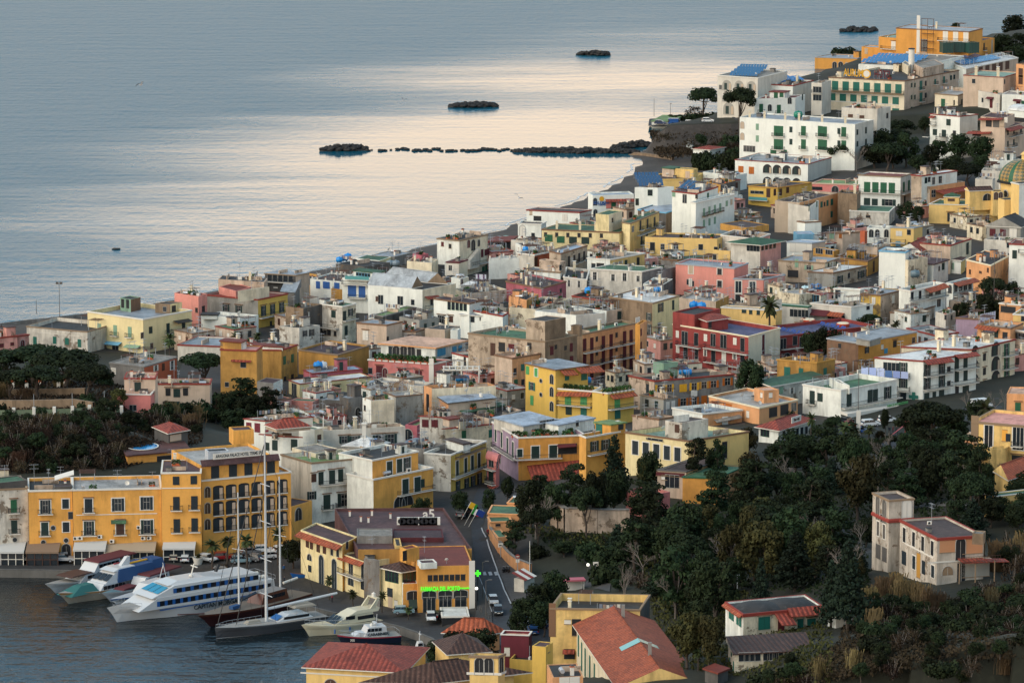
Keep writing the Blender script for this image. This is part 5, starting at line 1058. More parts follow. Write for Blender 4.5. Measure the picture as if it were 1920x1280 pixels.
Hs('M','white house with cornice and grey flat roof under the ochre parapet house',(210,1240),(-60,1190),(260,1210),h=7,wl='white',dt=.3,roof='bgrey',rim='redt',par=.3,ct=3)
Hs('N','white and pink house with charcoal roof behind the mint green roofs',(945,120),(582,90),(1128,98),h=10,wl='white',wr='beige2',dt=.4,roof='dark',par=.15,ct=2,w='R s 1073,165 1.2x2 dg')
Hs('N','white walled house with ribbed mustard hut on the roof',(640,165),(228,120),(930,140),h=10.5,wl='white',wr='white2',dt=.3,roof='lgrey',par=.2,ct=6)
Hs('M','brick fronted house with glazed bay and red roof tanks',(1190,1105),(850,1055),(1330,1060),h=10,wl='stone',wr='stone',dt=.6,roof='brown',rim='redt',ct=6,w='L p 1115,1110 2.4x1.8')
Hs('M','dark roofed white house left of the pale yellow apartment house',(1100,1185),(835,1150),(1330,1160),h=10,wl='white',wr='beige2',dt=.3,roof='dark',par=.15,ct=2,w='R s 1285,1235 1x2 green')
Hs('M','white dirty gable house with low red roof and AC units',(1680,960),(1505,945),(1780,900),h=6.5,wl='white',wr='concd',dt=.5,roof='brown',ct=2)
o=Hs('O','yellow house with pale green canopy behind the red building',(1255,1090),(750,1060),(1310,1075),h=8.5,wl='yellow',wr='yellow',dt=.2,roof='lgrey',par=.15,rim='w',ct=4,w='L d 960,1098 1.2x.9 dg; L d 1022,1103 .6x1 dg; L d 1092,1110 .8x1.2 dg')
Hs('O','ochre edged low house with orange hut below the salmon house',(700,1010),(360,975),(820,955),h=8,wl='beige2',wr='ochre',dt=.6,roof='lgrey',ct=4)
Hs('O','small white tower room house with chimney before the salmon house',(1110,1010),(870,1030),(1310,985),h=8,wl='beige2',wr='white2',dt=.4,roof='lgrey',ct=4)
Hs('O','grey walled building with sheltered terrace and bicycles',(205,720),(20,700),(330,690),h=7,wl='conc',dt=.85,roof='brown',ct=2)
o=Hs('Q','yellow ochre house with conservatory frame and brown shutters',(1180,1060),(930,1045),(1475,1015),h=6,wl='yel2',wr='yel2',dt=.2,roof='brown',par=.2,rim='ochre',ct=4,w='L p 965,1098>1040,1102*3 1.4x1; L s 1100,1105 1.2x2.6 brn; R s 1205,1098 1.2x2 brn; R s 1155,1100 1.1x2 brn; L B 940,1160>1100,1170 1x1 g; R s 1265,1080 1.2x1.8 brn')
o=Hs('Q','white house with grey canopy, panels and green shutters',(1455,1225),(1270,1195),(1532,1170),h=8.5,wl='white2',wr='white',dt=.3,roof='dark',ct=3,w='R s 1448,1235 .8x2 green; R s 1515,1200 .8x2 green')
Hs('Q','dark brown low house with netted roof behind the canopy house',(1500,1170),(1215,1160),(1700,1100),h=7,wl='concd',dt=.6,roof='dark',ct=3)
o=Hs('S','orange peach house with teal shutters in a row',(-100,768),8,(245,680),h=9,wl='beige',wr='peach',dt=.2,roof='brown',ct=1,w='R s 97,785 1.2x1.7 teal; R s 150,772 .8x1.8 teal; R s 190,762 1.4x1.8 teal; R s 188,872 1.2x1.8 teal; R d 125,780 .4x.6')
o=Hs('S','pink house with yellow green roof beside the green shuttered white house',(430,605),(15,590),(520,570),h=7.5,wl='pink',wr='salmon',dt=.2,roof='ltg',par=.15,rim='beige2',ct=1,w='L a 220,645 2x1.8 dkgl; L p 60,640 3x1 dkgl')
B('S','stone_house','rough dark stone walled house below the pink one','house',(418,690),(245,678),(450,660),h=9,wl='stone',dt=.95,roof='dark',ct=1)
o=B('S',APB,'white house with tall green shutters and long balcony under a red roof terrace','apartments',(810,535),(428,516),(907,505),b=806,wl='white',wr='white2',dt=.1,dr=.45,roof='redt',par=.3,rim='stone',
ct=0,w='L s 508,630>730,638*4 1.9x3.2 green; L B 425,668>815,688; L s 507,768 1.9x2.8 dg; L s 577,763 1.8x2 dg; L o 703,768 4.2x2 dg; R s 838,628 1.2x3 green; R s 883,612 1.2x3 green; R B 815,690>910,665; R s 845,745 1.2x2.4 dg')
o=Hs('S','white and pale stone house with red gutters and long window row',(1000,525),(905,516),(1318,480),h=10,wl='beige',wr='white',dt=.9,dr=.2,roof='white',par=.15,rim='redt',ct=2,w='R p 1037,568 1.1x1.8 green; R p 1065,560 .6x1; R o 1105,572 2.2x2.2 w; R o 1165,562 2.6x2.2 w; R s 1237,545 1.8x2.4 w')
o=Hs('S','peach terrace storey with brick red canopy below the white house',(1075,625),(905,600),(1388,578),h=6.5,wl='beige',wr='peach',dt=.85,dr=.4,roof='terrd',par=.5,ct=1,w='R p 1105,670 1.8x1.2; R p 1105,705 1.8x1')
awn(o,'R',(1120,660),(1395,618),.7,3.4,'redt')
Hs('S','grey white gabled house with maroon windows near the church',(1890,988),(1583,975),(1990,955),h=9.5,wl='grey',wr='grey',dt=.4,rt='gableR',roof='dark',rise=2.6,w='L s 1637,1035>1730,1037*2 1.6x2 mar; L s 1822,1040 2x2.4 w')
Hs('S','white low house with grey concrete base before the gabled house',(1800,1110),(1560,1095),(1930,1085),h=7,wl='white2',wr='white2',dt=.6,roof='dark',ct=2,w='L p 1780,1150 1x1.6')
o=Hs('T','tall white house with outdoor stair at the right edge',(2010,345),(1800,335),8,h=13,wl='white',dt=.25,roof='redt',par=.2,rim='redt',ct=1,w='L s 1843,423 1.2x2.2 dg; L B 1880,400>1990,420')
o=Hs('c','peach house with black tarred roofs right of the maroon roofed corner',(1010,238),(720,170),(1225,125),h=8.5,wl='peach',wr='peach',dt=.3,dr=.8,roof='dark',par=.2,rim='cream',ct=2,w='L d 975,295 .8x.8 brn; L d 760,315 .8x.6 brn; L d 885,320 1.2x.6 brn')
o=B('Q','hotel','cream white seafront hotel with big rounded arches and blue solar roof','hotel',(1010,120),(665,97),22,b=465,wl='white2',dt=.2,roof='conc',par=.3,rim='w',ct=1,w='L A 745,182>955,192*3 3.4x3.4 white; L A 760,382 4x4 white; L A 750,285 4x3 white; L p 690,200 .4x9')
SOL2=o
o=Hs('Q','long white house with red rimmed roof terrace behind the pines',(1310,185),(1012,168),(1485,140),h=10,wl='white',wr='white2',dt=.2,roof='brown',par=.5,rim='redt',ct=4,w='R d 1540,190 2x1.2')
o=Hs('Q','white stepped house with two dark red sloping roofs and green doors',(1332,290),(982,300),(1415,262),h=10,wl='white',wr='white',dt=.12,roof='redt',par=.3,ct=1,w='L s 1038,380 1.3x2.8 green b; L s 1190,387 1.3x2.8 green b; L a 1112,377 .9x1.5; L a 1283,315 .7x1.3; R s 1392,285 1x2 dg')
hut(o,(1240,240),(1112,235),(1282,228),3.2,wl='white',roof='redt',rt='slab',w='L s 1165,268 1.3x2 green; L s 1213,265 1.3x1.6 green')
o=Hs('Q','white rooftop house with slate balcony and glazed bay',(1560,165),(1470,160),(1640,140),h=11,wl='white2',dt=.25,roof='lgrey',ct=2,w='L p 1520,220 3x2; L p 1520,290 3x2; L B 1475,245>1555,250 1x1 w')
o=B('0','hotel','large white hotel of four storeys with paired green balcony doors','hotel',(1603.3,233),(1387,219.5),(1638,224.5),h=14.5,wl='white',wr='white2',dt=.08,dr=.25,roof='bgrey',par=.4,ct=2,w='L s 1455.5,245.5v0,25*2 1.6x3.2 green b; L s 1464,246v0,25*2 1.6x3.2 green b; L s 1483,243v0,23*2 1x1.8 dg; L s 1506.5,245.5v0,25*2 1.6x3 green b; L s 1420,238v0,22*2 1x2 sage; L a 1391.8,235v0,21*2 1.2x2.2 beige; L s 1538,246v0,25*2 1.6x3.2 green b; L s 1546,247v0,25*2 1.6x3.2 green b; L s 1573,246v0,23*2 1x1.8 dg; L s 1582,247.5v0,25*2 1.6x3 green b; R s 1607.5,248v0,22*2 .9x2 dg; R s 1623.5,244.5v0,22*2 1.1x2 dg; L p 1405,279 4x2; L s 1450,287 2x2.4 green; L s 1470,288 2x2.4 green')
for u_ in(.1,.3,.5,.62,.8,.93):onroof(o,u_,.1,'chimney2',rz=0,sc=1.1)
o=B('0','house','small ornate white stair block with chimneys behind the large white hotel','hotel',(1645,204.5),(1578,201.5),(1670,199.5),h=17,wl='white2',wr='white2',dt=.3,roof='redt',par=.5,ct=4,w='L d 1594.6,217 1.6x.9 brn; L d 1616,219 1.6x.9 brn; R s 1663.5,217 .8x2 dkgl')
o=Hs('Q','long white arcaded house with blue grey roof terrace and four upper arches',(1440,858),(815,820),(1642,800),b=1010,wl='white',wr='white2',dt=.1,roof='bgrey',par=.5,rim='redt',rimh=.15,ct=4,
w='L s 865,905 1.7x2.2 oran; L s 955,912 1.7x2.2 oran; L A 1092,898>1342,912*4 2.9x2.8 beige; L A 1092,1000>1342,1012*4 2.9x2.4 beige; L a 865,1010 4x3 beige')
Hs('Q','low white garden terrace left of the arcaded house',(818,955),(540,925),6,h=5,wl='white',dt=.25,roof='brown',ct=3)
o=B('Q','kiosk','small white kiosk with two tone red roof above the beach','kiosk',(600,735),(455,725),(725,712),h=3.6,wl='white',wr='white2',dt=.2,rt='hipL',roof='redt',rise=.8,over=.4,w='R p 560,755 1.4x1.2')
B('Q','booth','narrow white service booth above the beach huts','hut',(450,655),(398,655),(458,650),h=3.6,wl='white',dt=.1,roof='dark',par=.1,ct=0)
B('Q','terrace_bar','open beach terrace bar with grass green awning roof','bar',(270,490),(100,487),(370,440),h=2.6,wl='white',dt=.1,rt='slab',roof='ltg',over=.3,ct=0)
o=B('R','hotel','cream five storey hotel with rows of teal shutters and roof lettering','hotel',(845,632),(162,598),(1335,535),b=985,wl='cream',wr='beige2',dt=.3,dr=.6,roof='dark',par=.5,rim='brown',ct=8,w='L s 220,674>790,704*7 2.2x3 teal; L s 195,776>765,812*7 2.2x2.4 teal; L s 765,910 2.4x2.2 teal; L B 125,714>840,748 1.4x1 k; L p 480,755 24x.3; L p 480,830 24x.3; R p 908,672v0,215*3 .9x1.7 sage; R p 937,672v0,215*3 .9x1.7 sage; R s 992,672v0,215*3 1.8x3 teal b; R s 1035,655v0,215*3 .8x2 dkgl; R s 1120,640 .9x2 teal b; R s 1200,622 1.2x2.2 teal b; R p 1262,605v0,110*2 1.2x1.6 teal; R p 1292,598v0,110*2 1.2x1.6 teal')
AUR=o
P1,_,n,u=onf(o,'L',px('R',(265,600)));P2,_,_,_=onf(o,'L',px('R',(740,600)))
Lw=(P2-P1).length;zz=o.z+1.6
for s_,f_,c_ in(('AURUM',.24,'yels'),('HOTEL',.80,'mar')):
 P=P1.lerp(P2,f_);P.z=zz;txo(s_,3.5,pm(c_),'sign_letters',None,None,o.inv@basis(u,n,P-n*.6),o.o,sx=.56)
m_=MB();m_.lathe([(.01,0),(1.1,0)],pm('w'),16);m_.lathe([(1.1,0),(1.5,0)],pm('yels'),16);P=P1.lerp(P2,.49);P.z=zz;m_.build('round_emblem',o.o,M=o.inv@basis(u,n,P-n*.6)@MR(rad(90),4,'X'))
m_=MB();P=orp(o,(905,560));m_.tube((0,0,0),(0,0,8),1.0,pm('w'),14);m_.tube((0,0,8),(0,0,8.3),1.15,pm('dkgl'),14);m_.build('round_chimney',o.o,M=o.inv@MT(P))
hut(o,(1010,520),(930,480),(1200,480),3.2,wl='beige2',roof='conc',dt=.9);hut(o,(880,500),(825,470),(905,480),3.0,wl='cream',roof='conc')
o=B('R','hotel','long hotel range whose roof is lined with bright blue solar panels','hotel',(960,505),(430,482),(1380,405),z=AUR.z+.8,wl='white',wr='white',dt=.2,roof='conc',par=.2,ct=2)
SOL3=o
o=B('R','house','low mustard orange wing with three arched windows at the point','hotel',(420,428),(38,417),(560,402),b=535,wl='orange2',wr='orange2',dt=.15,roof='bgrey',par=.15,rim='bgrey',ct=1,w='L a 215,497 1.6x3 dkgl; L a 270,497 1.8x3 dkgl; L a 325,492 1.4x2 beige')
o=B('R','hotel','mustard orange hotel middle block with white shutters and railing','hotel',(958,262),(612,236),14,h=13,wl='orange2',dt=.15,roof='pgreen',par=.3,ct=1,w='L s 745,315 1.8x3 w l; L s 842,318 1.8x3 w l; L s 720,400 1.6x1.6 w; L s 785,398 1.6x1.6 w; L B 640,340>950,362 1.2x1')
B('R','hotel','small mustard orange block with pale lean-to on the seaward side','hotel',(640,335),(458,325),6,h=9,wl='orange2',dt=.15,roof='metal',par=.2,ct=0,w='L s 500,365 1.2x2 beige')
o=B('R','hotel','mustard orange hotel top block with grey roof at the sea','hotel',(1425,190),(770,155),(1548,160),h=16,wl='orange2',wr='orange2',dt=.15,roof='metal',par=.1,rim='brown',ct=2,w='L s 1213,230>1397,240*3 1.9x3.4 w; L B 1150,262>1430,282 1.4x1; L s 1213,318 2x1.4 w; L s 1345,325 2x1.4 w; L s 1418,330 1.8x1.4 w; L p 1020,315 2.6x4.4; L p 968,250 1.2x16')
sc_=MB();P1,_,n,u=onf(o,'L',px('R',(1060,370)))
for k in range(5):
 for j in range(3):sc_.box((j*2.2-2.2,-1.2,k*2.6),(.12,.12,2.6),pm('brn'));
 sc_.box((0,-1.0,k*2.6+1.2),(4.6,.9,.12),pm('brn'))
sc_.build('scaffolding',o.o,M=o.inv@basis(u,n,P1))
B('R','hotel','mustard orange ground range right of the scaffolding','hotel',(1470,290),(1140,272),(1655,246),h=11,wl='orange2',wr='orange2',dt=.15,roof='brown',par=.3,ct=0,w='R s 1560,325 1x2.6 dkgl b; R a 1632,330 1x5 beige')
o=B('R','hotel','white range with slanting white roof and blue panels, open brown galleries below','hotel',(1400,522),(1250,470),(1868,425),z=AUR.z-1.5,wl='white',wr='beige2',dt=.2,roof='white',par=.15,rim='w',ct=2,
w='R d 1530,545 3x3 brn; R d 1590,530 3x3 brn; R d 1650,515 3x3 brn; R d 1710,500 3x3 brn; R d 1770,488 3x3 brn')
SOL4=o
o=Hs('R','beige house with broad sea green roof and two slender chimneys',(1735,600),(1375,580),(1890,555),h=10,wl='beige2',wr='beige2',dt=.25,roof='pgreen',par=.3,rim='redt',rimh=.15,ct=0,w='L p 1467,635 1.2x1.6; R p 1745,640 1x1.6')
onroof(o,.75,.15,'chimney2',rz=0,sc=1.4);onroof(o,.2,.15,'chimney2',rz=0,sc=1.4)
Hs('R','peach brown galleried building at the right edge',(2010,500),(1850,480),10,h=14,wl='peach',dt=.2,roof='tbrown',par=.2,ct=1,w='L d 1890,620 2x3 brn; L d 1890,560 2x3 brn')
o=Hs('R','low cream house with grey flat roof and column porch',(1325,762),(1118,745),(1510,705),h=7.5,wl='cream',wr='white2',dt=.2,roof='lgrey',par=.3,rim='stone',ct=1,w='L s 1192,832 1.5x2.8 green; R s 1290,830 .9x3 dg; R s 1360,822 .9x3 dg; R s 1425,810 .9x2.6 dg; R o 1485,795 1.6x2 w')
o=Hs('R','white house with maroon awnings beside the big palm',(1702,755),(1508,722),(1840,705),h=9,wl='white2',wr='white2',dt=.35,roof='lgrey',par=.4,ct=1,w='L s 1625,830 1.5x3.4 mar; L p 1547,805 1x1.6')
awn(o,'L',(1590,775),(1650,780),.5,.9,'mar')
o=Hs('R','white flat roofed house with maroon door canopy at the right edge',(2030,765),(1722,752),10,h=8.5,wl='white',dt=.2,roof='lgrey',par=.3,ct=1,w='L s 1868,845 1.4x3 mar; L s 1912,835 .8x3 green')
awn(o,'L',(1825,795),(1895,800),.5,1,'mar')
B('a','canopy_house','white vaulted canopy over a dark terrace at the right edge','house',(1300,180),(1000,150),8,h=9,wl='white',dt=.05,rt='barrelL',roof='white',rise=1.4,w='L d 1120,265 8x1.6 dkgl')
o=B('a',APB,'white house with red rimmed terrace hidden behind a dark umbrella pine','apartments',(465,222),(140,195),(660,200),h=13.5,wl='white',wr='white2',dt=.2,roof='brown',par=.6,rim='redt',rimh=.2,
ct=5,w='L s 340,288 1.5x2 dg; L s 192,395 1.5x1.9 dg; L s 290,408 1.5x2.2 dg b; L s 405,408 .8x1.7 dkgl; L B 145,310>205,315; L B 215,470>330,480 1.2x1 w; L B 70,440>135,445 1x1 w; L s 290,525 1.2x2 dkgl')
awn(o,'L',(145,212),(205,218),.5,1.4,'redt')
o=B('a',APB,'beige apartment house with arched porch, red tiled loggia and dark shutters','apartments',(950,245),(690,225),(1062,195),h=13.5,wl='beige2',wr='beige2',dt=.15,roof='terrd',par=.3,ct=1,
w='L s 857,422v0,117*2 1.1x2.2 dg; L s 928,410v0,117*2 1.4x2.2 dg; L d 780,290 2x3; L d 860,295 2.2x2.8 concd; L d 920,285 1.6x2.6 beige; L s 968,262 .6x1.8 w; L d 680,410 5x1.6 dkgl')
awn(o,'L',(560,385),(820,385),.5,2,'redt');awn(o,'L',(680,240),(940,240),.4,1.4,'redt')
o=B('a',APB,'beige apartment wing with curved balconies and red tiled canopy at the right','apartments',(957,352),8,(1180,290),h=10.5,wl='beige2',wr='beige2',dt=.15,roof='terrd',par=.2,ct=1,w='R s 988,394v0,128*2 1x1.8 dg; R s 1053,383v0,120*2 1x1.8 dg; R s 1130,362 1.2x2.2 dg; R B 995,448>1062,430v0,116*2 1.1x1 w; R B 1065,430>1120,415; R a 1090,480 2x2 beige')
awn(o,'R',(957,355),(1120,318),.7,1.8,'redt')
o=Hs('a','low white terrace houses with grey tops beside the church dome',(880,705),(785,680),(1170,700),h=8,wl='white',wr='white',dt=.3,roof='lgrey',par=.3,ct=4)
Hs('a','small off white flat house stepping down beside the church',(935,820),(700,812),(960,790),h=7,wl='white2',dt=.4,roof='conc',ct=2)
Hs('a','lower white lean-to next to the church roof tiles',(820,910),(632,903),(850,895),h=6.5,wl='white2',dt=.3,roof='lgrey',ct=1)
o=B('S','church','yellow church body with square windows and dark green flat roof','church',(1462,788),(1065,780),(1560,742),b=972,wl='yellow',wr='yellow',dt=.12,roof='green2',par=.3,rim='w',rimh=.15,ct=0,w='L s 1258,897 1.8x2.6 navy l; L s 1388,897 1.8x2.4 navy')
hut(o,(1335,715),(1200,712),(1345,700),2.2,wl='yellow',roof='green2',rt='hipL',rise=.8,w='L d 1265,742 2x.7 brn')
o=B('S','church','yellow church with tiled dome, drum, twin bell arches and white pilaster','church',(1465,815),6,(1742,800),b=975,wl='yellow',wr='yellow',dt=.1,roof='dark',par=.2,rim='w',rimh=.15,ct=0,w='R s 1588,912 1.2x1.8 navy; R r 1690,812 1.1x.9; R d 1692,917 .5x.6')
CH=o
c1=hut(o,(1432,662),4,(1636,655),5.6,wl='yellow',roof='tbrown',rt='gableR',rise=.8,base=o.z-.5,w='R a 1590,718 2.6x2')
c2=hut(o,(1642,668),3,(1740,665),7,wl='yellow',roof='dark',base=o.z-2,w='R a 1668,708 .9x2 brn; R a 1710,708 .9x2 brn')
dc_=unp(*px('S',(1800,745)),o.z+2.2);cz=o.z+1
tm=bpy.data.materials.new('majolica tiles');tm.use_nodes=True;tt=tm.node_tree;bb=tt.nodes['Principled BSDF'];bb.inputs['Roughness'].default_value=.35
uvn=nd(tt,'ShaderNodeUVMap');ck=nd(tt,'ShaderNodeTexChecker');mpp=nd(tt,'ShaderNodeMapping');mpp.inputs['Rotation'].default_value=(0,0,rad(45));mpp.inputs['Scale'].default_value=(1,1,1)
tt.links.new(uvn.outputs[0],mpp.inputs[0]);tt.links.new(mpp.outputs[0],ck.inputs['Vector']);ck.inputs['Scale'].default_value=1.0;ck.inputs['Color1'].default_value=(*hx('9C7A3C'),1);ck.inputs['Color2'].default_value=(*hx('55553A'),
1);tt.links.new(ck.outputs[0],bb.inputs['Base Color'])
cen=unp(*px('S',(1925,600)),o.z+6);R0=49/sca(cen);
dm=MB();gm=pm('green',.4);ym=wlm('yellow',.1)
def dome_pt(t_,p):r_=R0*math.cos(p*math.pi/2)**.85;return Vc((r_*math.cos(t_),r_*math.sin(t_),R0*.78*math.sin(p*math.pi/2)))
zd=o.z+9.3-2
for i in range(32):
 for j in range(10):
  t0,t1=2*math.pi*i/32,2*math.pi*(i+1)/32;p0,p1=j/10*.97,(j+1)/10*.97
  m_=gm if i%4==0 else tm
  dm.quad([dome_pt(t0,p0),dome_pt(t1,p0),dome_pt(t1,p1),dome_pt(t0,p1)],m_,uv=[(i*1.2,j*1.2),((i+1)*1.2,j*1.2),((i+1)*1.2,(j+1)*1.2),(i*1.2,(j+1)*1.2)])
dm.lathe([(1.0,0),(1.0,1.6),(1.4,1.7),(.2,2.8),(.0,2.8)],ym,10,(0,0,R0*.74))
dm.build('dome',o.o,M=o.inv@MT((cen.x,cen.y,zd)))
dr_=MB();dr_.lathe([(R0*.97,-12),(R0*.97,-.6)],ym,8,(0,0,0));dr_.lathe([(R0*1.1,-.6),(R0*1.1,-.1),(.5,0)],pm('dkgl'),8)
for k in range(8):
 t_=2*math.pi*k/8;dr_.tube((R0*.97*math.cos(t_),R0*.97*math.sin(t_),-12),(R0*.97*math.cos(t_),R0*.97*math.sin(t_),-.5),.35,pm('w',.8),6)
dr_.build('drum',o.o,M=o.inv@MT((cen.x,cen.y,zd))@MR(rad(10),4,'Z'))
for k in range(8):
 t_=2*math.pi*(k+.5)/8+rad(10);nn=Vc((math.cos(t_),math.sin(t_),0));uu=Vc((-nn.y,nn.x,0))
 if nn.y<.3:inst(win_mesh('r',1.9,1.9,None,'')[0],'window',o.o,o.inv@basis(uu,nn,Vc((cen.x,cen.y,zd-3.6))+nn*R0*.91))
o2=B('S','church','wide yellow church wing with white corner pilaster at the right edge','church',(1745,745),4,(1872,738),h=12,wl='yellow',wr='yellow',dt=.1,roof='dark',par=.1,ct=0)
o2=B('S','bell_tower','tall yellow tower slab with white pilaster cut by the right edge','tower',(1878,600),4,(2000,590),h=17,wl='yellow',wr='white',dt=.15,roof='dark',par=.1,rim='w',ct=0)
o=Hs('E','white house with maroon windows and a dark red hipped roof room',(900,132),(722,112),(1310,95),h=8,wl='white',wr='white2',dt=.12,roof='conc',par=.2,rim='redt',rimh=.15,ct=3,w='L s 762,172 1.3x1.4 maroon; L s 835,190 1.4x2 maroon')
hut(o,(1000,200),(905,165),(1290,175),.8,wl='beige',roof='redt',rt='hipR',rise=1.6,over=.3)
o=Hs('E','low white house with red tiled parapets and green doors behind the mast',(1050,262),(880,245),(1190,268),h=7.5,wl='white',wr='white',dt=.3,roof='brown',par=.6,rim='redt',rimh=.2,ct=2,w='L s 985,340 1.3x2.2 dg; R s 1150,337 1.4x2.4 dg; L s 918,350 .8x2 dg; R d 1090,245 2x.5 brn')
o=Hs('E','white house with green roof slopes and white lattice pergola',(1325,205),(1190,180),(1400,190),h=9,wl='white',wr='cream',dt=.25,roof='green',par=.3,ct=1,w='R s 1365,280 1.1x1.6 brn')
pg=MB()
for i in range(5):
 pg.box((i*1.1,0,2.4),(.12,3.4,.12),pm('w'))
for x in(0,4.4):
 for y in(-1.6,1.6):pg.box((x,y,1.2),(.12,.12,2.4),pm('w'))
pg.build('pergola',o.o,M=o.inv@MT(orp(o,(1400,200))))
o=Hs('0','long cream house with open green shutters behind the white hipped roof',(606,807),(590,800),(760,799),h=8,wl='cream',wr='white2',dt=.2,dr=.35,roof='lgrey',par=.5,ct=5)
wins(o,'R o 30,1087 2.2x1.6 dg l; R o 135,1087 2.4x1.6 dg l; R o 370,1082 2.6x2 dg l; R o 495,1085 2.6x2.4 dg l','K')
o=Hs('K','white hipped roof house with red edging and slender white chimney',(310,1160),(25,1145),(465,1115),h=7,wl='white2',wr='white2',dt=.4,rt='hipL',roof='white',rise=1.6,over=.4)
m_=MB();m_.box((0,0,1.6),(.8,.8,3.2),pm('w'));m_.box((0,0,3.4),(1.1,1.1,.3),pm('w'));m_.build('chimney',o.o,M=o.inv@MT(unp(*px('K',(228,1085)),o.z+1)))
o=Hs('K','small maroon pink house with a fanlight arch',(757,948),(638,938),7,h=5.5,wl='rose',dt=.2,roof='ltg',ct=1,w='L a 665,1035 2.2x2.4')
o=Hs('K','dirty white house with two maroon shuttered windows and junk on the roof',(1010,862),(785,850),(1165,850),h=9,wl='white2',wr='white2',dt=.85,roof='brown',rim='redt',rimh=.15,ct=6,w='L s 840,925 1.5x1.7 mar; L s 933,925 1.5x1.7 mar')
hut(o,(1080,880),(1015,862),(1170,868),1.8,wl='beige2',roof='redt',rt='slab')
o=Hs('K','yellow cream house with cracked wall and red roof ledges',(1210,965),(1040,975),(1505,930),h=7,wl='cream',wr='cream',dt=.85,roof='terrd',par=.3,rim='redt',rimh=.15,ct=5,w='R s 1225,1035 .8x1.2 green; R s 1495,1025 .8x1.2 teal')
o=Hs('K','house with grey tar roof and small white pitched hut behind the yellow balcony house',(830,1180),(560,1150),(1040,1130),h=8.5,wl='conc',wr='conc',dt=.8,roof='dark',ct=4)
B('K','shed','corrugated blue grey roof shed in front of the arch window','shed',(620,1145),(540,1130),(825,1085),h=7,wl='conc',dt=.8,roof='bgrey',rt='slab',ct=0)
Hs('K','flat roofed house with blue barrel and white parapets behind the orange house',(300,1240),(0,1200),(760,1190),h=9,wl='white2',wr='conc',dt=.7,roof='lgrey',par=.4,ct=4)
o=Hs('K','pale house with sky blue metal roof and peach front',(1070,718),(975,658),(1540,665),h=6.5,wl='peach',wr='beige2',dt=.3,roof='blue',rt='slab',rim='concd',ct=1)
o=Hs('K','peach house with roof terrace, white pergola frame and glass lamps',(905,578),(825,545),(1545,548),h=8,wl='peach',wr='cream',dt=.35,dr=.5,roof='brown',par=.6,ct=4,w='L s 865,720 1.4x4 dkgl')
hut(o,(1050,420),(955,405),(1090,410),2.4,wl='white',roof='dark',rt='slab')
pg=MB()
for x in(-4,0,4):
 for y in(-2,2):pg.box((x,y,1.4),(.25,.25,2.8),pm('w'))
for y in(-2,2):pg.box((0,y,2.9),(8.6,.3,.3),pm('w'))
for i in range(7):pg.box((-4+i*1.33,0,3.0),(.2,4.6,.15),pm('w'))
pg.build('pergola',o.o,M=o.inv@MT(orp(o,(1200,500))))
Hs('K','long dark green felted roof in front of the blue metal roof',(1240,812),(1100,752),(1625,735),h=4.5,wl='cream',wr='concd',dt=.7,roof='green2',rt='slab',ct=3)
Hs('K','wide tarred roof yard with white lanterns below the salmon house',(1480,880),(1180,800),(1800,790),h=4,wl='beige2',dt=.6,roof='dark',ct=7)
o=Hs('K','grey concrete block house with bluish roof and arched opening',(70,678),(-20,655),(215,652),h=8,wl='concd',wr='conc',dt=.9,roof='bgrey',par=.1,ct=1,w='R a 165,820 1.6x2.4 dkgl')
o=Hs('K','white house with tall blank cream wall and plants on its ledge',(298,698),(212,670),(528,682),h=8.5,wl='white',wr='cream',dt=.2,dr=.5,roof='lgrey',par=.4,ct=5,w='L d 235,770 .5x.8')
o=Hs('K','mottled grey white block with roof hatch and leaning solar panel',(545,655),(420,612),(812,632),h=8.5,wl='white2',wr='grey',dt=.5,dr=.95,roof='lgrey',par=.4,rim='brown',rimh=.15,ct=2)
o=Hs('I','long pale yellow house with white metal roof and green doors',(1105,1095),(1012,1062),(1720,1032),b=1215,wl='pale',wr='pale',dt=.3,roof='white',par=.12,rim='redt',rimh=.12,ct=1,w='R s 1373,1153 1.3x2.2 dg l; R s 1427,1147 1.3x2.2 dg l; L p 1060,1145 2.4x3; R d 1238,1112 .6x.7; R d 1198,1168 .4x.5; R d 1272,1162 .5x.5')
o=Hs('I','low rose house with pale blue triangular roof and blue water barrel',(1208,1005),5,(1645,968),h=4,wl='rose',wr='rose',dt=.3,roof='blue',par=.1,rim='redt',rimh=.15,ct=2)
B('I','shed','small white garden hut with dark red roof right of the mustard house','shed',(880,1090),(740,1075),(960,1055),h=5,wl='conc',wr='white',dt=.4,roof='mdark',par=.1,ct=0,w='')
B('I','garage','low green roofed outbuilding under the long pale yellow house','garage',(1220,1245),(1025,1235),(1275,1225),h=4,wl='salmon',dt=.6,roof='green',par=.1,ct=1)
B('I','garage','grey lean-to with blue metal roof beside the pale yellow house','garage',(1480,1240),(1270,1225),(1640,1190),h=5,wl='concd',dt=.9,roof='bgrey',par=.1,ct=1)
o=Hs('A','orange red house with grey flat roof behind the pine',(1235,945),(940,912),(1515,862),h=6,wl='conc',wr='terra',dt=.5,dr=.15,roof='conc',par=.1,rim='conc',ct=4,w='R o 1335,960 2x1.4 w; R s 1400,950 .9x2 brn; R o 1475,935 2x2.2 w; L s 975,985 1.4x1.6 w')
o=Hs('A','grey pink villa with red tiled parapets and green windows',(1800,1092),(1310,1092),6,h=8,wl='beige2',dt=.2,roof='dark',par=.8,rim='redt',rimh=.3,ct=4,w='L s 1515,1173 1.5x1.9 dg l; L s 1590,1163 .8x1.1 dkgl l; L s 1440,1165 .8x1.1 dkgl l; L s 1520,1272 1.2x1.4 dg')
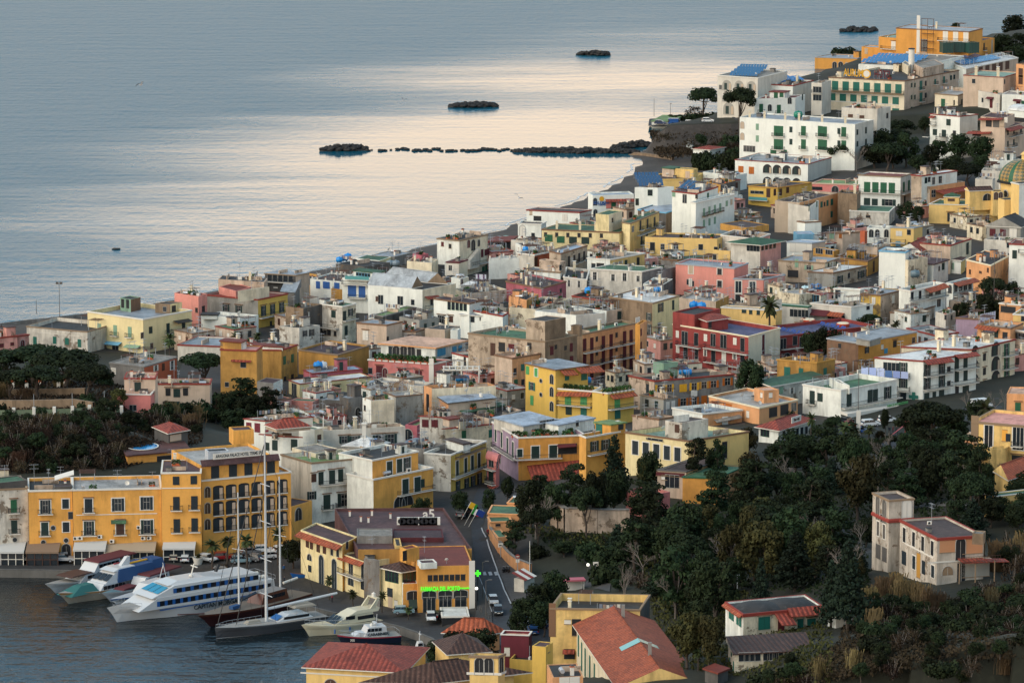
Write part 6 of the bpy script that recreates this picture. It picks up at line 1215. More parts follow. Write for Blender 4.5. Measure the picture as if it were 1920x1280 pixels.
o=Hs('A','smaller grey pink wing with red tiled edge and one dark window',(1330,1045),(1065,1045),7,h=8,wl='beige2',dt=.2,roof='pink2',par=.7,rim='redt',rimh=.3,ct=3,w='L s 1180,1120 1.4x2 dg l')
o=Hs('A','pink terraced entrance wing with white balusters and red handrails',(1290,1185),(985,1180),6,h=5,wl='pink',dt=.15,roof='pink2',par=.7,rim='w',rimh=.2,ct=2,w='L p 1140,1300 1.6x1.4')
o=B('B','pool_terrace','round swimming pool terrace with red tiles carried on orange pillars','terrace',(900,425),(850,352),(1338,385),b=500,wl='orange2',wr='orange2',dt=.2,roof='terrd',rt='slab',over=.3,ct=0,w='R d 1195,450 5.5x1.6 dkgl')
pl=MB();P=unp(*px('B',(1008,364)),o.z+.1);WM=mat('pool water',(.02,.22,.5),.1)
pl.lathe([(3.0,.1),(3.3,.12),(3.3,0)],pm('w'),28);pl.lathe([(.01,.08),(3.0,.08)],WM,28)
for i in range(len(pl.v)):x,y,z_=pl.v[i];pl.v[i]=(x*1.02,y*1.2,z_)
po=pl.build('swimming_pool',o.o,M=o.inv@MT(P))
o=B('B','pavilion','open pavilion with dark red tiled roof and round bar beside the pool','pavilion',(1190,268),(1090,225),(1325,245),h=3.4,wl='concd',wr='concd',dt=.2,rt='hipL',roof='redt',rise=1.2,over=.5,w='R d 1240,300 3x1.4 beige2')
o=B('G','customs_house','yellow waterfront building with long red tiled roof at the bottom edge','public building',(1040,845),(75,793),17,h=8,wl='yellow',wr='yellow',dt=.2,rt='hipL',roof='redt',rise=2.4,over=.7,w='L a 320,975 2.2x2 brn; L p 500,880 17x.25')
o=B('G','public_building','yellow building with brown hipped tile roof joined to the red roof','public building',(1365,952),(785,945),(2150,860),h=8,wl='yellow',wr='yellow',dt=.2,rt='hipR',roof='tbrown',rise=3.0,over=.8)
o=B('G','public_building','rear brown tiled hipped roof behind the belfry','public building',(1500,668),9,(1905,640),h=8,wl='yellow',dt=.2,rt='hipR',roof='tbrown',rise=2.4,over=.5)
o=B('e','belfry','square yellow belfry with paired arched openings and weathered top','tower',(820,1012),(536,1005),(888,985),h=12,wl='yellow',wr='yellow',dt=.2,roof='dark',par=.7,rim='stone',rimh=.35,ct=0,w='L a 633,1112 1.5x3 dkgl; L a 727,1112 1.5x3 dkgl; R a 850,1100 1.2x3 dkgl; L p 680,1185 5.8x.4; R p 862,1180 2.4x.4')
o=B('e','house','square bar pavilion with bright orange ribbed hipped roof','pavilion',(700,790),(325,772),(835,765),h=3.6,wl='peach',dt=.1,rt='hipL',roof='tred',rise=2.6,over=.6)
o=B('e','kiosk','black kiosk with white panel roof by the harbour turn','kiosk',(262,612),7,(528,608),b=725,wl='dkgl',wr='dkgl',dt=.1,roof='white',par=.05,rim='w',ct=0)
o=Hs('e','maroon walled house with pale roof terrace under the harbour road',(1128,802),(850,792),(1158,762),h=8.5,wl='maroon',wr='maroon',dt=.2,roof='peach',par=.4,rim='w',rimh=.1,ct=2,w='L d 910,965 1x1.6 w')
Hs('W','small bright yellow house with crimson roof beside the maroon wall',(277,752),(165,742),(335,713),h=7.5,wl='yel2',wr='yel2',dt=.15,roof='maroon',par=.1,ct=1,w='R d 300,760 1x1.4 yel2')
Hs('W','low yellow boundary building below the maroon house',(182,862),(-20,850),7,h=4.5,wl='yel2',dt=.2,roof='dark',ct=1)
o=Hs('W','ochre two storey house with dark sunken flat roof and peeling flank',(1048,445),(313,432),(1128,325),b=872,wl='yellow',wr='concd',dt=.6,dr=.95,roof='dark',par=1.3,rim='stone',ct=1,w='L d 527,590 1.6x3 dkgl; L s 470,808 1.9x1.8 dkgl; L d 455,545 1.2x.8 w; L p 330,530 1.2x6 brown')
awn(o,'L',(415,770),(512,770),.5,1,'redt')
o=B('W','church_hall','long building with big rust red gabled tile roof and skylight strip','hall',(880,1078),(530,575),(1525,1045),z=15.5,wl='cream',wr='yellow',dt=.4,rt='gableL',roof='tred',rise=3.0,over=.7,w='L s 545,712 1x5 teal; L s 572,830 1x5 teal; L s 600,880 1.1x5 teal; L s 638,940 1.1x5 teal; L s 675,980 1.1x4 teal; R d 1175,1000 2x1.2 dkgl')
HALL=o
mid=(o.C+o.R)/2;mf=(o.L+o.R-o.C+o.L)/2
sk=MB();GR=mat('skylight glass',hx('7FB0A8'),.2)
def roofpt(s,w_):
 a_=mid.lerp(mf,s);e_=(o.R-mid)if w_>0 else(o.C-mid);p=a_+e_*abs(w_);return Vc((p.x,p.y,o.z+3.0*(1-abs(w_))+.14))
for w0,w1 in((-.62,0),(0,.55)):
 sk.quad([roofpt(.40,w0),roofpt(.40,w1),roofpt(.46,w1),roofpt(.46,w0)],GR)
sk.build('skylight',o.o,M=o.inv.copy())
for s_,w_ in((.84,.05),(.2,.0)):
 m_=MB();m_.box((0,0,.8),(.6,.6,2.4),pm('conc'));m_.build('chimney',o.o,M=o.inv@MT(roofpt(s_,w_)))
Hs('W','peach outbuilding with dark flat roof left of the rust red hall',(332,1002),(285,895),(582,990),h=4.5,wl='peach',wr='peach',dt=.4,roof='dark',par=.1,ct=1,w='R s 470,1030 3.4x1.4 w')
o=Hs('X','pale weathered villa with red tiled roof borders and dark rubber roof',(178,367),(68,291),(675,320),b=528,wl='white',wr='cream',dt=.6,dr=.75,roof='dark',rt='flat',par=.3,rim='redt',rimh=.5,ct=0,
w='L s 97,365 .9x2.2 teal; L s 113,378 .7x2 teal; L s 143,402 .8x2 teal; L s 160,414 .9x2.2 teal; R s 307,422 2.2x2.2 teal l; R s 532,425 .9x2.2 teal; R s 600,425 1.6x1.8 teal l; R s 412,430 1.2x2.2 mar')
awn(o,'L',(66,292),(176,368),.5,.7,'tred');awn(o,'R',(450,328),(676,308),1.2,1.6,'redt')
awn(o,'R',(368,360),(462,355),1.4,3.2,'redt')
for s_ in(.3,.68):
 m_=MB();m_.lathe([(4.2,0),(3.4,.45),(2,.8),(.01,.95)],rfm('dark'),20);P=o.C+(o.R-o.C)*s_+(o.L-o.C)*.5;P.z=o.roofz;m_.build('roof_dome',o.o,smooth=True,M=o.inv@MT(P))
o=Hs('X','long low outbuilding with brown mossy roof and ribbon windows',(125,612),(85,535),(598,585),b=742,wl='white2',wr='cream',dt=.6,dr=.9,rt='shedL',roof='tbrown',rise=.8,over=.4,w='R p 168,632>265,629*4 .9x.8; R p 320,627>405,624*4 .9x.8; R p 495,622 1.2x.8; R p 455,623 1.4x.8; L s 105,595 .7x1.6 teal; L s 95,665 .8x1.2 teal; L s 118,690 .8x1.2 teal')
B('X','shed','tiny white shed with dark roof in the reeds','shed',(752,380),3,(908,364),h=2.4,wl='white',wr='white2',dt=.4,roof='dark',par=.05,ct=0)
B('X','shed','small lean-to with rusty red sheet roof beside the lower house','shed',(20,725),(-60,700),(82,700),h=2.5,wl='concd',dt=.6,roof='redt',rt='slab',ct=0)
o=B('V','villa','abandoned pale villa with peeling orange plaster and red cornice above the trees','villa',(842,805),(545,655),(1215,780),b=1182,wl='villa',wr='villa',dt=.85,dr=.6,roof='brown',par=.35,rim='redt',rimh=.45,
ct=1,w='L s 580,778 1.2x2.6 dkgl f; L s 655,812 1.2x2.6 dkgl f; L s 728,848 1.2x2.6 dkgl f; L s 804,885 1.2x2.6 dkgl f; L s 577,962 1.8x2.4 navy; L s 657,998 1.3x2.4 navy f; L s 733,1038 1.3x2.4 navy; L s 808,1070 1.3x2.2 navy f; L d 692,1020 1.6x4.4 ochre; R a 1028,890 1.8x4 dkgl; R d 925,862 3x2.4 pv; R d 1125,862 3.8x2.8 pv; R a 925,1065 2x1.6 stone; R p 1033,1085 1.6x3.8; R d 1150,1035 5.2x3.4 grey; L p 700,905 12x.25; R p 1020,985 12x.25')
VIL=o
hut(o,(1122,765),2.5,(1212,770),1.9,wl='stone',wr='stone',roof='conc',dt=.9)
awn(o,'R',(1000,965),(1205,960),.2,2.6,'redt');awn(o,'R',(1215,965),(1380,965),.1,2.2,'redt')
sw=MB()
P,_,n,u=onf(o,'R',px('V',(1050,975)))
for k in(-1.6,1.4,5):sw.tube((k,-2.3,-5.2),(k,-2.3,0),.12,pm('stone'),6)
for k in range(14):sw.box((-1.5-k*.45,-2.4,-4.2-k*.22),(.45,1.2,.1),pm('brn'))
rail_mb(sw,[(-2,-2.5,0),(6,-2.5,0)],1.0,pm('brn'),.5,.05);sw.build('porch',o.o,M=o.inv@basis(u,n,P))
ot=B('V','villa_tower','square tower of the abandoned villa with blind arched windows','tower',(457,500),(326,440),(655,485),b=1085,wl='villa',wr='villa',dt=.9,roof='brown',par=.4,rim='stone',rimh=.3,ct=0,w='L a 368,560 1.5x4.4 concd; L a 420,590 1.5x4.4 concd; R a 598,592 1.9x4.6 w; L s 370,728 1x2.6 concd f; L s 418,752 1x2.6 concd f; L s 370,910 1.8x2.6 concd; L s 420,935 1.8x2.6 concd; L p 400,645 .1x.1')
hb=MB();Cc,d1,n1,u1,L1=facade(ot,'L')
zc=unp(*px('V',(457,665)),0);zc_=ot.z-(665-500)/4.267/sca(ot.C)/cP
I_=[ot.C,ot.R,ot.L+ot.R-ot.C,ot.L];cn=(I_[0]+I_[2])/2
for k in range(4):
 a,b2=I_[k],I_[(k+1)%4];oa=cn+(a-cn)*1.07;ob=cn+(b2-cn)*1.07
 hb.quad([(a.x,a.y,zc_+.3),(b2.x,b2.y,zc_+.3),(ob.x,ob.y,zc_),(oa.x,oa.y,zc_)],pm('redt'));hb.quad([(oa.x,oa.y,zc_-.4),(ob.x,ob.y,zc_-.4),(ob.x,ob.y,zc_),(oa.x,oa.y,zc_)],pm('redt'))
hb.build('cornice',ot.o,M=ot.inv.copy())
o=B('d','mansion','ochre mansion with grey cornice, tall white framed windows and stone quoins','house',(1350,520),(405,440),14,h=11,wl='yellow',dt=.45,roof='pink2',par=.6,rim='stone',rimh=.4,ct=0,w='L p 560,575 1.8x4.6 w f; L p 833,600 2.4x4.8 w f; L s 740,590 1x1.6 navy; L s 672,815 1.2x2.6 dkgl f; L s 825,785 2.4x1.4 dkgl l; L B 775,665>880,672 1x1; L p 432,520 1.6x6 stone; L d 708,570 1.2x2.4 orange')
o=Hs('d','orange upper house with one green shutter above the mansion terrace',(1000,195),(728,185),8,h=15,wl='peach',dt=.35,roof='peach',par=.2,ct=0,w='L s 830,307 1.2x1.8 green l')
o=B('d','terrace_house','crumbling ochre terrace annex in front of the mansion','house',(720,690),(560,700),(760,660),h=6,wl='yellow',wr='yellow',dt=.8,roof='conc',ct=0)
o=Hs('d','low ochre house with broad orange pantile roof',(745,978),(618,900),(1100,850),h=5,wl='yellow',wr='yellow',dt=.3,rt='gableR',roof='tred',rise=2.2,over=.4)
o=Hs('d','pale ochre garden house with green railed roof terrace and dark doors',(640,1130),(525,1110),(1000,1090),h=4.6,wl='yellow',wr='yellow',dt=.3,roof='green',par=.15,rim='w',rimh=.1,ct=1,w='R s 565,1200 1.2x3 dg; L s 562,1200 1.4x3.2 dg')
Hs('d','small peach ruin on the edge of the pine wood',(400,700),(330,660),(420,640),h=6,wl='peach',dt=.8,roof='conc',ct=0)
o=Hs('Z','single storey house with brown felt roof, white fascia and red lintel',(1035,655),(790,640),(1368,545),h=6,wl='beige2',wr='peach',dt=.4,roof='brown',par=.25,rim='concd',rimh=.2,ct=0,w='L d 900,680 6x.8 mar; L p 915,740 3x2.8; L d 848,705 1.2x1 w')
o=Hs('Z','single storey peach house with sage green felt roof among pines',(1005,702),(1245,600),(1300,712),h=5.5,wl='peach',wr='orange2',dt=.3,roof='green',par=.1,rim='green',rimh=.2,ct=0)
Hs('Z','ruined pink walled house with broken white parapet in the wood',(692,862),(518,812),6,h=5,wl='pink',dt=.9,roof='green',ct=0,w='L d 610,930 .5x3 w')
o=B('H','shop','long low peach shop building with green flat roof beside the road','shop',(432,190),(470,120),(700,200),h=4.6,wl='peach',wr='peach',dt=.35,roof='green',par=.1,rim='peach',rimh=.2,ct=0)
for x in(552,602):inst(clm('ac'),'air_conditioner',o.o,o.inv@MT(orp(o,(x,228),dz=-4.5)))
B('H','shop','lower peach annex with green roof in front of the road shops','shop',(455,265),(432,222),(640,258),h=3.6,wl='peach',wr='peach',dt=.35,roof='green',par=.1,rim='peach',rimh=.2,ct=0,w='R d 520,290 1x.5 dkgl')
B('H','shop','triangular peach annex with green roof ending the road shops','shop',(520,398),(465,335),(600,390),h=3.4,wl='peach',wr='peach',dt=.35,roof='green',par=.1,ct=0)
B('H','shop','small orange shop with green roof strip behind the road shops','shop',(600,100),(655,45),(800,110),h=4.6,wl='peach',wr='peach',dt=.35,roof='green',par=.1,rim='peach',rimh=.2,ct=1)
def foot_hit(b,P,m):
 a,c=b.L-b.C,b.R-b.C;d=P-b.C;det=a.x*c.y-a.y*c.x
 if abs(det)<1e-6:return False
 u=(d.x*c.y-d.y*c.x)/det;v=(a.x*d.y-a.y*d.x)/det;mu,mv=m/max(a.length,.1),m/max(c.length,.1);return-mu<u<1+mu and-mv<v<1+mv
fr=random.Random(5);TOWN=[(150,640),(330,610),(480,570),(620,540),(760,510),(900,480),(1000,470),(1150,430),(1240,390),(1330,360),(1400,350),(1560,350),(1700,400),(1920,440),(1940,560),(1920,640),(1900,700),(1700,690),(1660,
740),(1500,760),(1430,770),(1400,790),(1180,800),(940,790),(900,830),(780,870),(560,850),(450,820),(560,770),(600,730),(560,700),(420,700),(400,660),(250,670)]
FK=['house with pale walls','house with white walls','house with cream walls','house with grey walls','house with pink walls']
cnt=0;tries=0
while cnt<135 and tries<7000:
 tries+=1;x,y=fr.uniform(150,1930),fr.uniform(350,880);c=False
 for i in range(len(TOWN)):
  (x0,y0),(x1,y1)=TOWN[i],TOWN[(i+1)%len(TOWN)]
  if(y0>y)!=(y1>y)and x<(x1-x0)*(y-y0)/(y1-y0)+x0:c=not c
 if not c:continue
 P=gat(x,y,it=10);w,d=fr.uniform(4,7.5),fr.uniform(4,8);az=.6+fr.choice((0,0,.15,-.2));u=Vc((math.cos(az),math.sin(az),0));v=Vc((-u.y,u.x,0))
 pts=[P,P+u*w,P+v*d,P+u*w+v*d,P+u*w/2+v*d/2,P+u*w/2,P+v*d/2]
 if any(foot_hit(b,q,.6)for b in ALLB for q in pts):continue
 hgt=fr.uniform(3.2,5.4);top=project((P.x,P.y,P.z+hgt));k=fr.randrange(5)
 o=B('0','house','low flat roofed %s wedged between larger houses of the town'%FK[k],'house',top,(project(P+v*d+Vc((0,0,hgt)))),(project(P+u*w+Vc((0,0,hgt)))),z=P.z+hgt,g='low houses wedged between the larger ones',
wl=('cream','white','beige2','grey','pink2')[k],dt=fr.choice((.4,.7,.9)),roof=fr.choice(('lgrey','dark','brown','bgrey','conc','green','terrd','white')),par=fr.choice((.15,.5)),rim=fr.choice((None,'brown','redt','stone')),
rimh=.15,ct=2.5)
 for f in 'LR':
  for q in(.3,.7):
   E=o.L if f=='L' else o.R;Q=o.C.lerp(E,q);Q.z=o.z-1.6;s=project(Q);wins(o,'%s %s %f,%f .9x1.3 %s'%(f,fr.choice('sdp'),s[0],s[1],fr.choice(('dg','brn','w'))))
 cnt+=1
print('fillers',cnt)
NR=np.random.RandomState(5)
LEAF=dict(pine=mat('pine needles',(.011,.019,.009),.9,0,'leaf',spec=.15),oak=mat('evergreen leaves',(.012,.020,.009),.9,0,'leaf',spec=.15),conifer=mat('conifer needles',(.010,.019,.013),.9,0,'leaf',spec=.15),olive=mat('yellow green leaves',
(.032,.032,.012),.9,0,'leaf',spec=.15),palm=mat('palm fronds',(.030,.040,.016),.8,0,'leaf',spec=.15),reed=mat('dry reeds',(.085,.062,.034),.9,0,'leaf',spec=.1),scrub=mat('winter scrub',(.028,.021,.015),.95,0,'leaf',spec=.1))
BARK=mat('bark',(.075,.055,.042),.95,.5,'wall');PBARK=mat('pale bark',(.24,.2,.17),.95,.5,'wall')
def lfm(name,lobes,n,size,m,up=.3,inner=.35,vert=1.0):
 """lobes: (cx,cy,cz,rx,ry,rz); n leaf clumps of given size spread through the lobes"""
 w=np.array([l[3]*l[4]*l[5]for l in lobes])**.67;w/=w.sum();idx=NR.choice(len(lobes),n,p=w)
 L=np.array(lobes)[idx];d=NR.normal(size=(n,3));d/=np.linalg.norm(d,axis=1)[:,None]
 r=np.where(NR.rand(n)<inner,NR.rand(n)**.6,.88+NR.rand(n)*.2)
 P=L[:,:3]+d*L[:,3:]*r[:,None]
 nrm=d+NR.normal(size=(n,3))*.55;nrm[:,2]+=up;nrm/=np.linalg.norm(nrm,axis=1)[:,None]
 a=np.cross(nrm,NR.normal(size=(n,3)));a/=np.linalg.norm(a,axis=1)[:,None];b=np.cross(nrm,a)
 s=(size*(.5+NR.rand(n)))[:,None];b=b*np.array([1,1,vert])
 V=np.stack([P-a*s,P-b*s*.7,P+a*s,P+b*s*.7],1).reshape(-1,3)
 me_=bpy.data.meshes.new(name);me_.vertices.add(4*n);me_.vertices.foreach_set('co',V.ravel())
 me_.loops.add(4*n);me_.loops.foreach_set('vertex_index',np.arange(4*n,dtype=np.int32));me_.polygons.add(n)
 me_.polygons.foreach_set('loop_start',np.arange(0,4*n,4,dtype=np.int32));me_.polygons.foreach_set('loop_total',np.full(n,4,dtype=np.int32))
 me_.materials.append(m);me_.update();me_.validate();return me_
def limbs(mb,rn,base,top,r0,r1,targets,m,bend=.12):
 p=Vc(base);n=5;pts=[]
 for k in range(n+1):
  f=k/n;q=Vc(base).lerp(Vc(top),f)+Vc((rn.uniform(-1,1),rn.uniform(-1,1),0))*bend*(Vc(top)-Vc(base)).length*math.sin(f*3.1)*.5;pts.append((q,r0+(r1-r0)*f))
 for(a,ra),(b_,rb)in zip(pts[:-1],pts[1:]):mb.tube(a,b_,ra,m,7,rb,caps=False)
 for t_ in targets:
  k=rn.randint(2,n);a,ra=pts[k];md=a.lerp(Vc(t_),.5)+Vc((0,0,-.08*(Vc(t_)-a).length))
  mb.tube(a,md,ra*.6,m,5,ra*.42,caps=False);mb.tube(md,t_,ra*.42,m,5,ra*.15,caps=False)
def mtr(kind,seed):
 rn=random.Random(seed);tb=MB();m=BARK
 if kind=='pine':
  lobes=[]
  for k in range(30):
   a=rn.uniform(0,6.283);r=math.sqrt(rn.random())*4.6;lobes.append((r*math.cos(a),r*math.sin(a),9.9-r*r*.07+rn.uniform(-1.1,.4),rn.uniform(1.2,1.9),rn.uniform(1.2,1.9),rn.uniform(.9,1.3)))
  tg=[(l[0]*.8,l[1]*.8,l[2]-.5)for l in lobes[:10]]
  limbs(tb,rn,(0,0,-.8),(rn.uniform(-.8,.8),0,8.0),.42,.22,tg,m);cm=lfm('crown',lobes,4600,.30,LEAF['pine'],.5);size=(12,12)
 elif kind in('oak','olive'):
  lobes=[]
  for k in range(26):
   a=rn.uniform(0,6.283);z=rn.uniform(-1,1);rr_=math.sqrt(1-z*z*.8);r=3.2*rr_*rn.uniform(.5,1);lobes.append((r*math.cos(a),r*math.sin(a),5.8+z*2.8,rn.uniform(1.0,1.7),rn.uniform(1.0,1.7),rn.uniform(.8,1.4)))
  tg=[(l[0]*.7,l[1]*.7,l[2])for l in lobes[:8]]
  limbs(tb,rn,(0,0,-.8),(0,0,5),.35,.18,tg,m);cm=lfm('crown',lobes,3600,.27,LEAF[kind],.3);size=(9,9.6)
 elif kind=='conifer':
  lobes=[]
  for k in range(46):
   f=(k/46)**.85;a=k*2.4+rn.uniform(-.4,.4);R=3.6*(1-f)+.35;z=2.2+f*10.5;r=R*rn.uniform(.35,.85)
   lobes.append((r*math.cos(a),r*math.sin(a),z-.1*r,R*.42+.2,R*.42+.2,.34+.3*(1-f)))
  limbs(tb,rn,(0,0,-.8),(0,0,12.4),.34,.05,[],m,.02);cm=lfm('crown',lobes,3200,.26,LEAF['conifer'],.2);size=(7.4,13.5)
 elif kind=='cedar':
  lobes=[]
  for k in range(20):
   f=k/20;a=rn.uniform(0,6.283);R=3.6*(1-.55*f)*rn.uniform(.5,1);z=4.5+f*8.2;lobes.append((R*math.cos(a),R*math.sin(a),z,rn.uniform(1.1,1.9),rn.uniform(1.1,1.9),rn.uniform(.5,.9)))
  limbs(tb,rn,(0,0,-.8),(rn.uniform(-.6,.6),0,12),.36,.1,[l[:3]for l in lobes[::2]],m,.08);cm=lfm('crown',lobes,3000,.28,LEAF['pine'],.3);size=(8.5,13.6)
 elif kind=='bush':
  lobes=[(rn.uniform(-1.4,1.4),rn.uniform(-1.4,1.4),rn.uniform(.4,1.3),rn.uniform(.6,1.0),rn.uniform(.6,1.0),rn.uniform(.5,.9))for k in range(12)]
  tb.tube((0,0,-.4),(0,0,1),.1,m,5,.04);cm=lfm('foliage',lobes,1100,.20,LEAF['oak'],.3);size=(4.2,2.2)
 elif kind=='scrub':
  lobes=[(rn.uniform(-1.5,1.5),rn.uniform(-1.5,1.5),rn.uniform(.5,2.4),rn.uniform(.6,1.1),rn.uniform(.6,1.1),rn.uniform(.6,1.1))for k in range(12)]
  for k in range(9):
   a=rn.uniform(0,6.283);r=rn.uniform(.6,1.9);tb.tube((0,0,-.4),(r*math.cos(a),r*math.sin(a),rn.uniform(2.2,3.8)),.05,PBARK,4,.02,caps=False)
  cm=lfm('foliage',lobes,700,.13,LEAF['scrub'],.1,.8,2.0);size=(4.5,3.6)
 elif kind=='reed':
  a=MB()
  for k in range(170):
   x,y=rn.gauss(0,.9),rn.gauss(0,.9);h=rn.uniform(2.2,4.6);dx,dy=rn.gauss(0,.55),rn.gauss(0,.4);w_=.05
   a.quad([(x-w_,y,-.3),(x+w_,y,-.3),(x+dx*.4+w_,y+dy*.4,h*.6),(x+dx*.4-w_,y+dy*.4,h*.6)],LEAF['reed']);a.quad([(x+dx*.4-w_,y+dy*.4,h*.6),(x+dx*.4+w_,y+dy*.4,h*.6),(x+dx+.12,y+dy,h),(x+dx-.12,y+dy,h*.97)],LEAF['reed'])
  cm=a.mesh('stems');size=(4.2,4.2);return None,cm,size
 elif kind=='bare':
  def br(p,d,L,r,dep):
   q=p+d*L;tb.tube(p,q,r,PBARK,5,r*.62,caps=False)
   if dep==0:return
   for k in range(3 if dep>1 else 4):
    dd=(d+Vc((rn.gauss(0,.5),rn.gauss(0,.5),rn.gauss(.12,.25)))).normalized();br(q if k else p.lerp(q,.8),dd,L*rn.uniform(.55,.8),r*.58,dep-1)
  br(Vc((0,0,-.8)),Vc((0,0,1)),4.0,.26,5);size=(8,12)
  n_=4;return tb.mesh('trunk'),None,size
 elif kind in('palm','datepalm'):
  Ht=8.0;a=MB();nf=34 if kind=='palm' else 46
  limbs(tb,rn,(0,0,-.8),(.2,0,Ht),.26,.2,[],m,.04);tb.lathe([(.2,0),(.42,.3),(.38,.8),(.1,1.0)],m,8,(.2,0,Ht-.6))
  for k in range(nf):
   az=k*2.4;el=rn.uniform(-.75,1.25);L=rn.uniform(2.2,3.0);p=Vc((.2,0,Ht));d=Vc((math.cos(az)*math.cos(el),math.sin(az)*math.cos(el),math.sin(el)))
   prev=p;sd_=Vc((-math.sin(az),math.cos(az),0));S=6
   for s in range(S):
    q=prev+d*L/S;w0=.30*math.sin(math.pi*(s+.6)/(S+1));w1=.30*math.sin(math.pi*(s+1.6)/(S+1))
    dr=Vc((0,0,-.22))
    a.quad([prev,q,q+sd_*w1*1.6+dr*w1*2,prev+sd_*w0*1.6+dr*w0*2],LEAF['palm']);a.quad([q,prev,prev-sd_*w0*1.6+dr*w0*2,q-sd_*w1*1.6+dr*w1*2],LEAF['palm'])
    prev=q;d=(d+Vc((0,0,-.20))).normalized()
  cm=a.mesh('crown');size=(5.6,10)
 return tb.mesh('trunk'),cm,size
TREES={}
for k_,n_ in(('pine',4),('oak',4),('olive',2),('conifer',3),('cedar',3),('bush',3),('scrub',3),('reed',2),('bare',2),('palm',2),('datepalm',1)):
 TREES[k_]=[mtr(k_,31*i+len(k_))for i in range(n_)]
TNAME=dict(pine='umbrella_pine',oak='evergreen_tree',olive='evergreen_tree',conifer='conifer_tree',cedar='pine_tree',bush='bush',scrub='shrub',reed='reed_clump',bare='bare_tree',palm='palm_tree',datepalm='palm_tree')
TGRP=dict(pine='umbrella pines around the town',oak='dark evergreen trees',olive='yellow green trees',conifer='dark conifers',cedar='tall pines in the wood',bush='dark bushes',scrub='winter shrubs',reed='dry reed clumps',
bare='bare trees',palm='palm trees',datepalm='palm trees')
TCAT=dict(bush='bush',scrub='shrub',reed='reeds')
tr_rn=random.Random(21);TCOUNT={}
def ptr(kind,P,width,Ht,label):
 var=TREES[kind];i=TCOUNT.get(kind,0);TCOUNT[kind]=i+1;tm_,cm,size=var[i%len(var)]
 e=empty(TNAME[kind],P,tr_rn.uniform(0,6.283));e.scale=(width/size[0],width/size[0],Ht/size[1])
 if tm_:inst(tm_,'trunk',e)
 if cm:inst(cm,'stems' if kind=='reed' else('foliage' if kind in('bush','scrub')else 'crown'),e)
 tag(e,label,TCAT.get(kind,'tree'),TGRP[kind]);return e
def T(kind,x,ytop,wpx,Ht,label,t='0'):
 x,ytop=px(t,(x,ytop));
 if t!='0':wpx=wpx/TL[t][2]
 P=gat(x,ytop,Ht);s=sca(P);P.z-=Ht
 return ptr(kind,P,wpx/s,Ht,label)
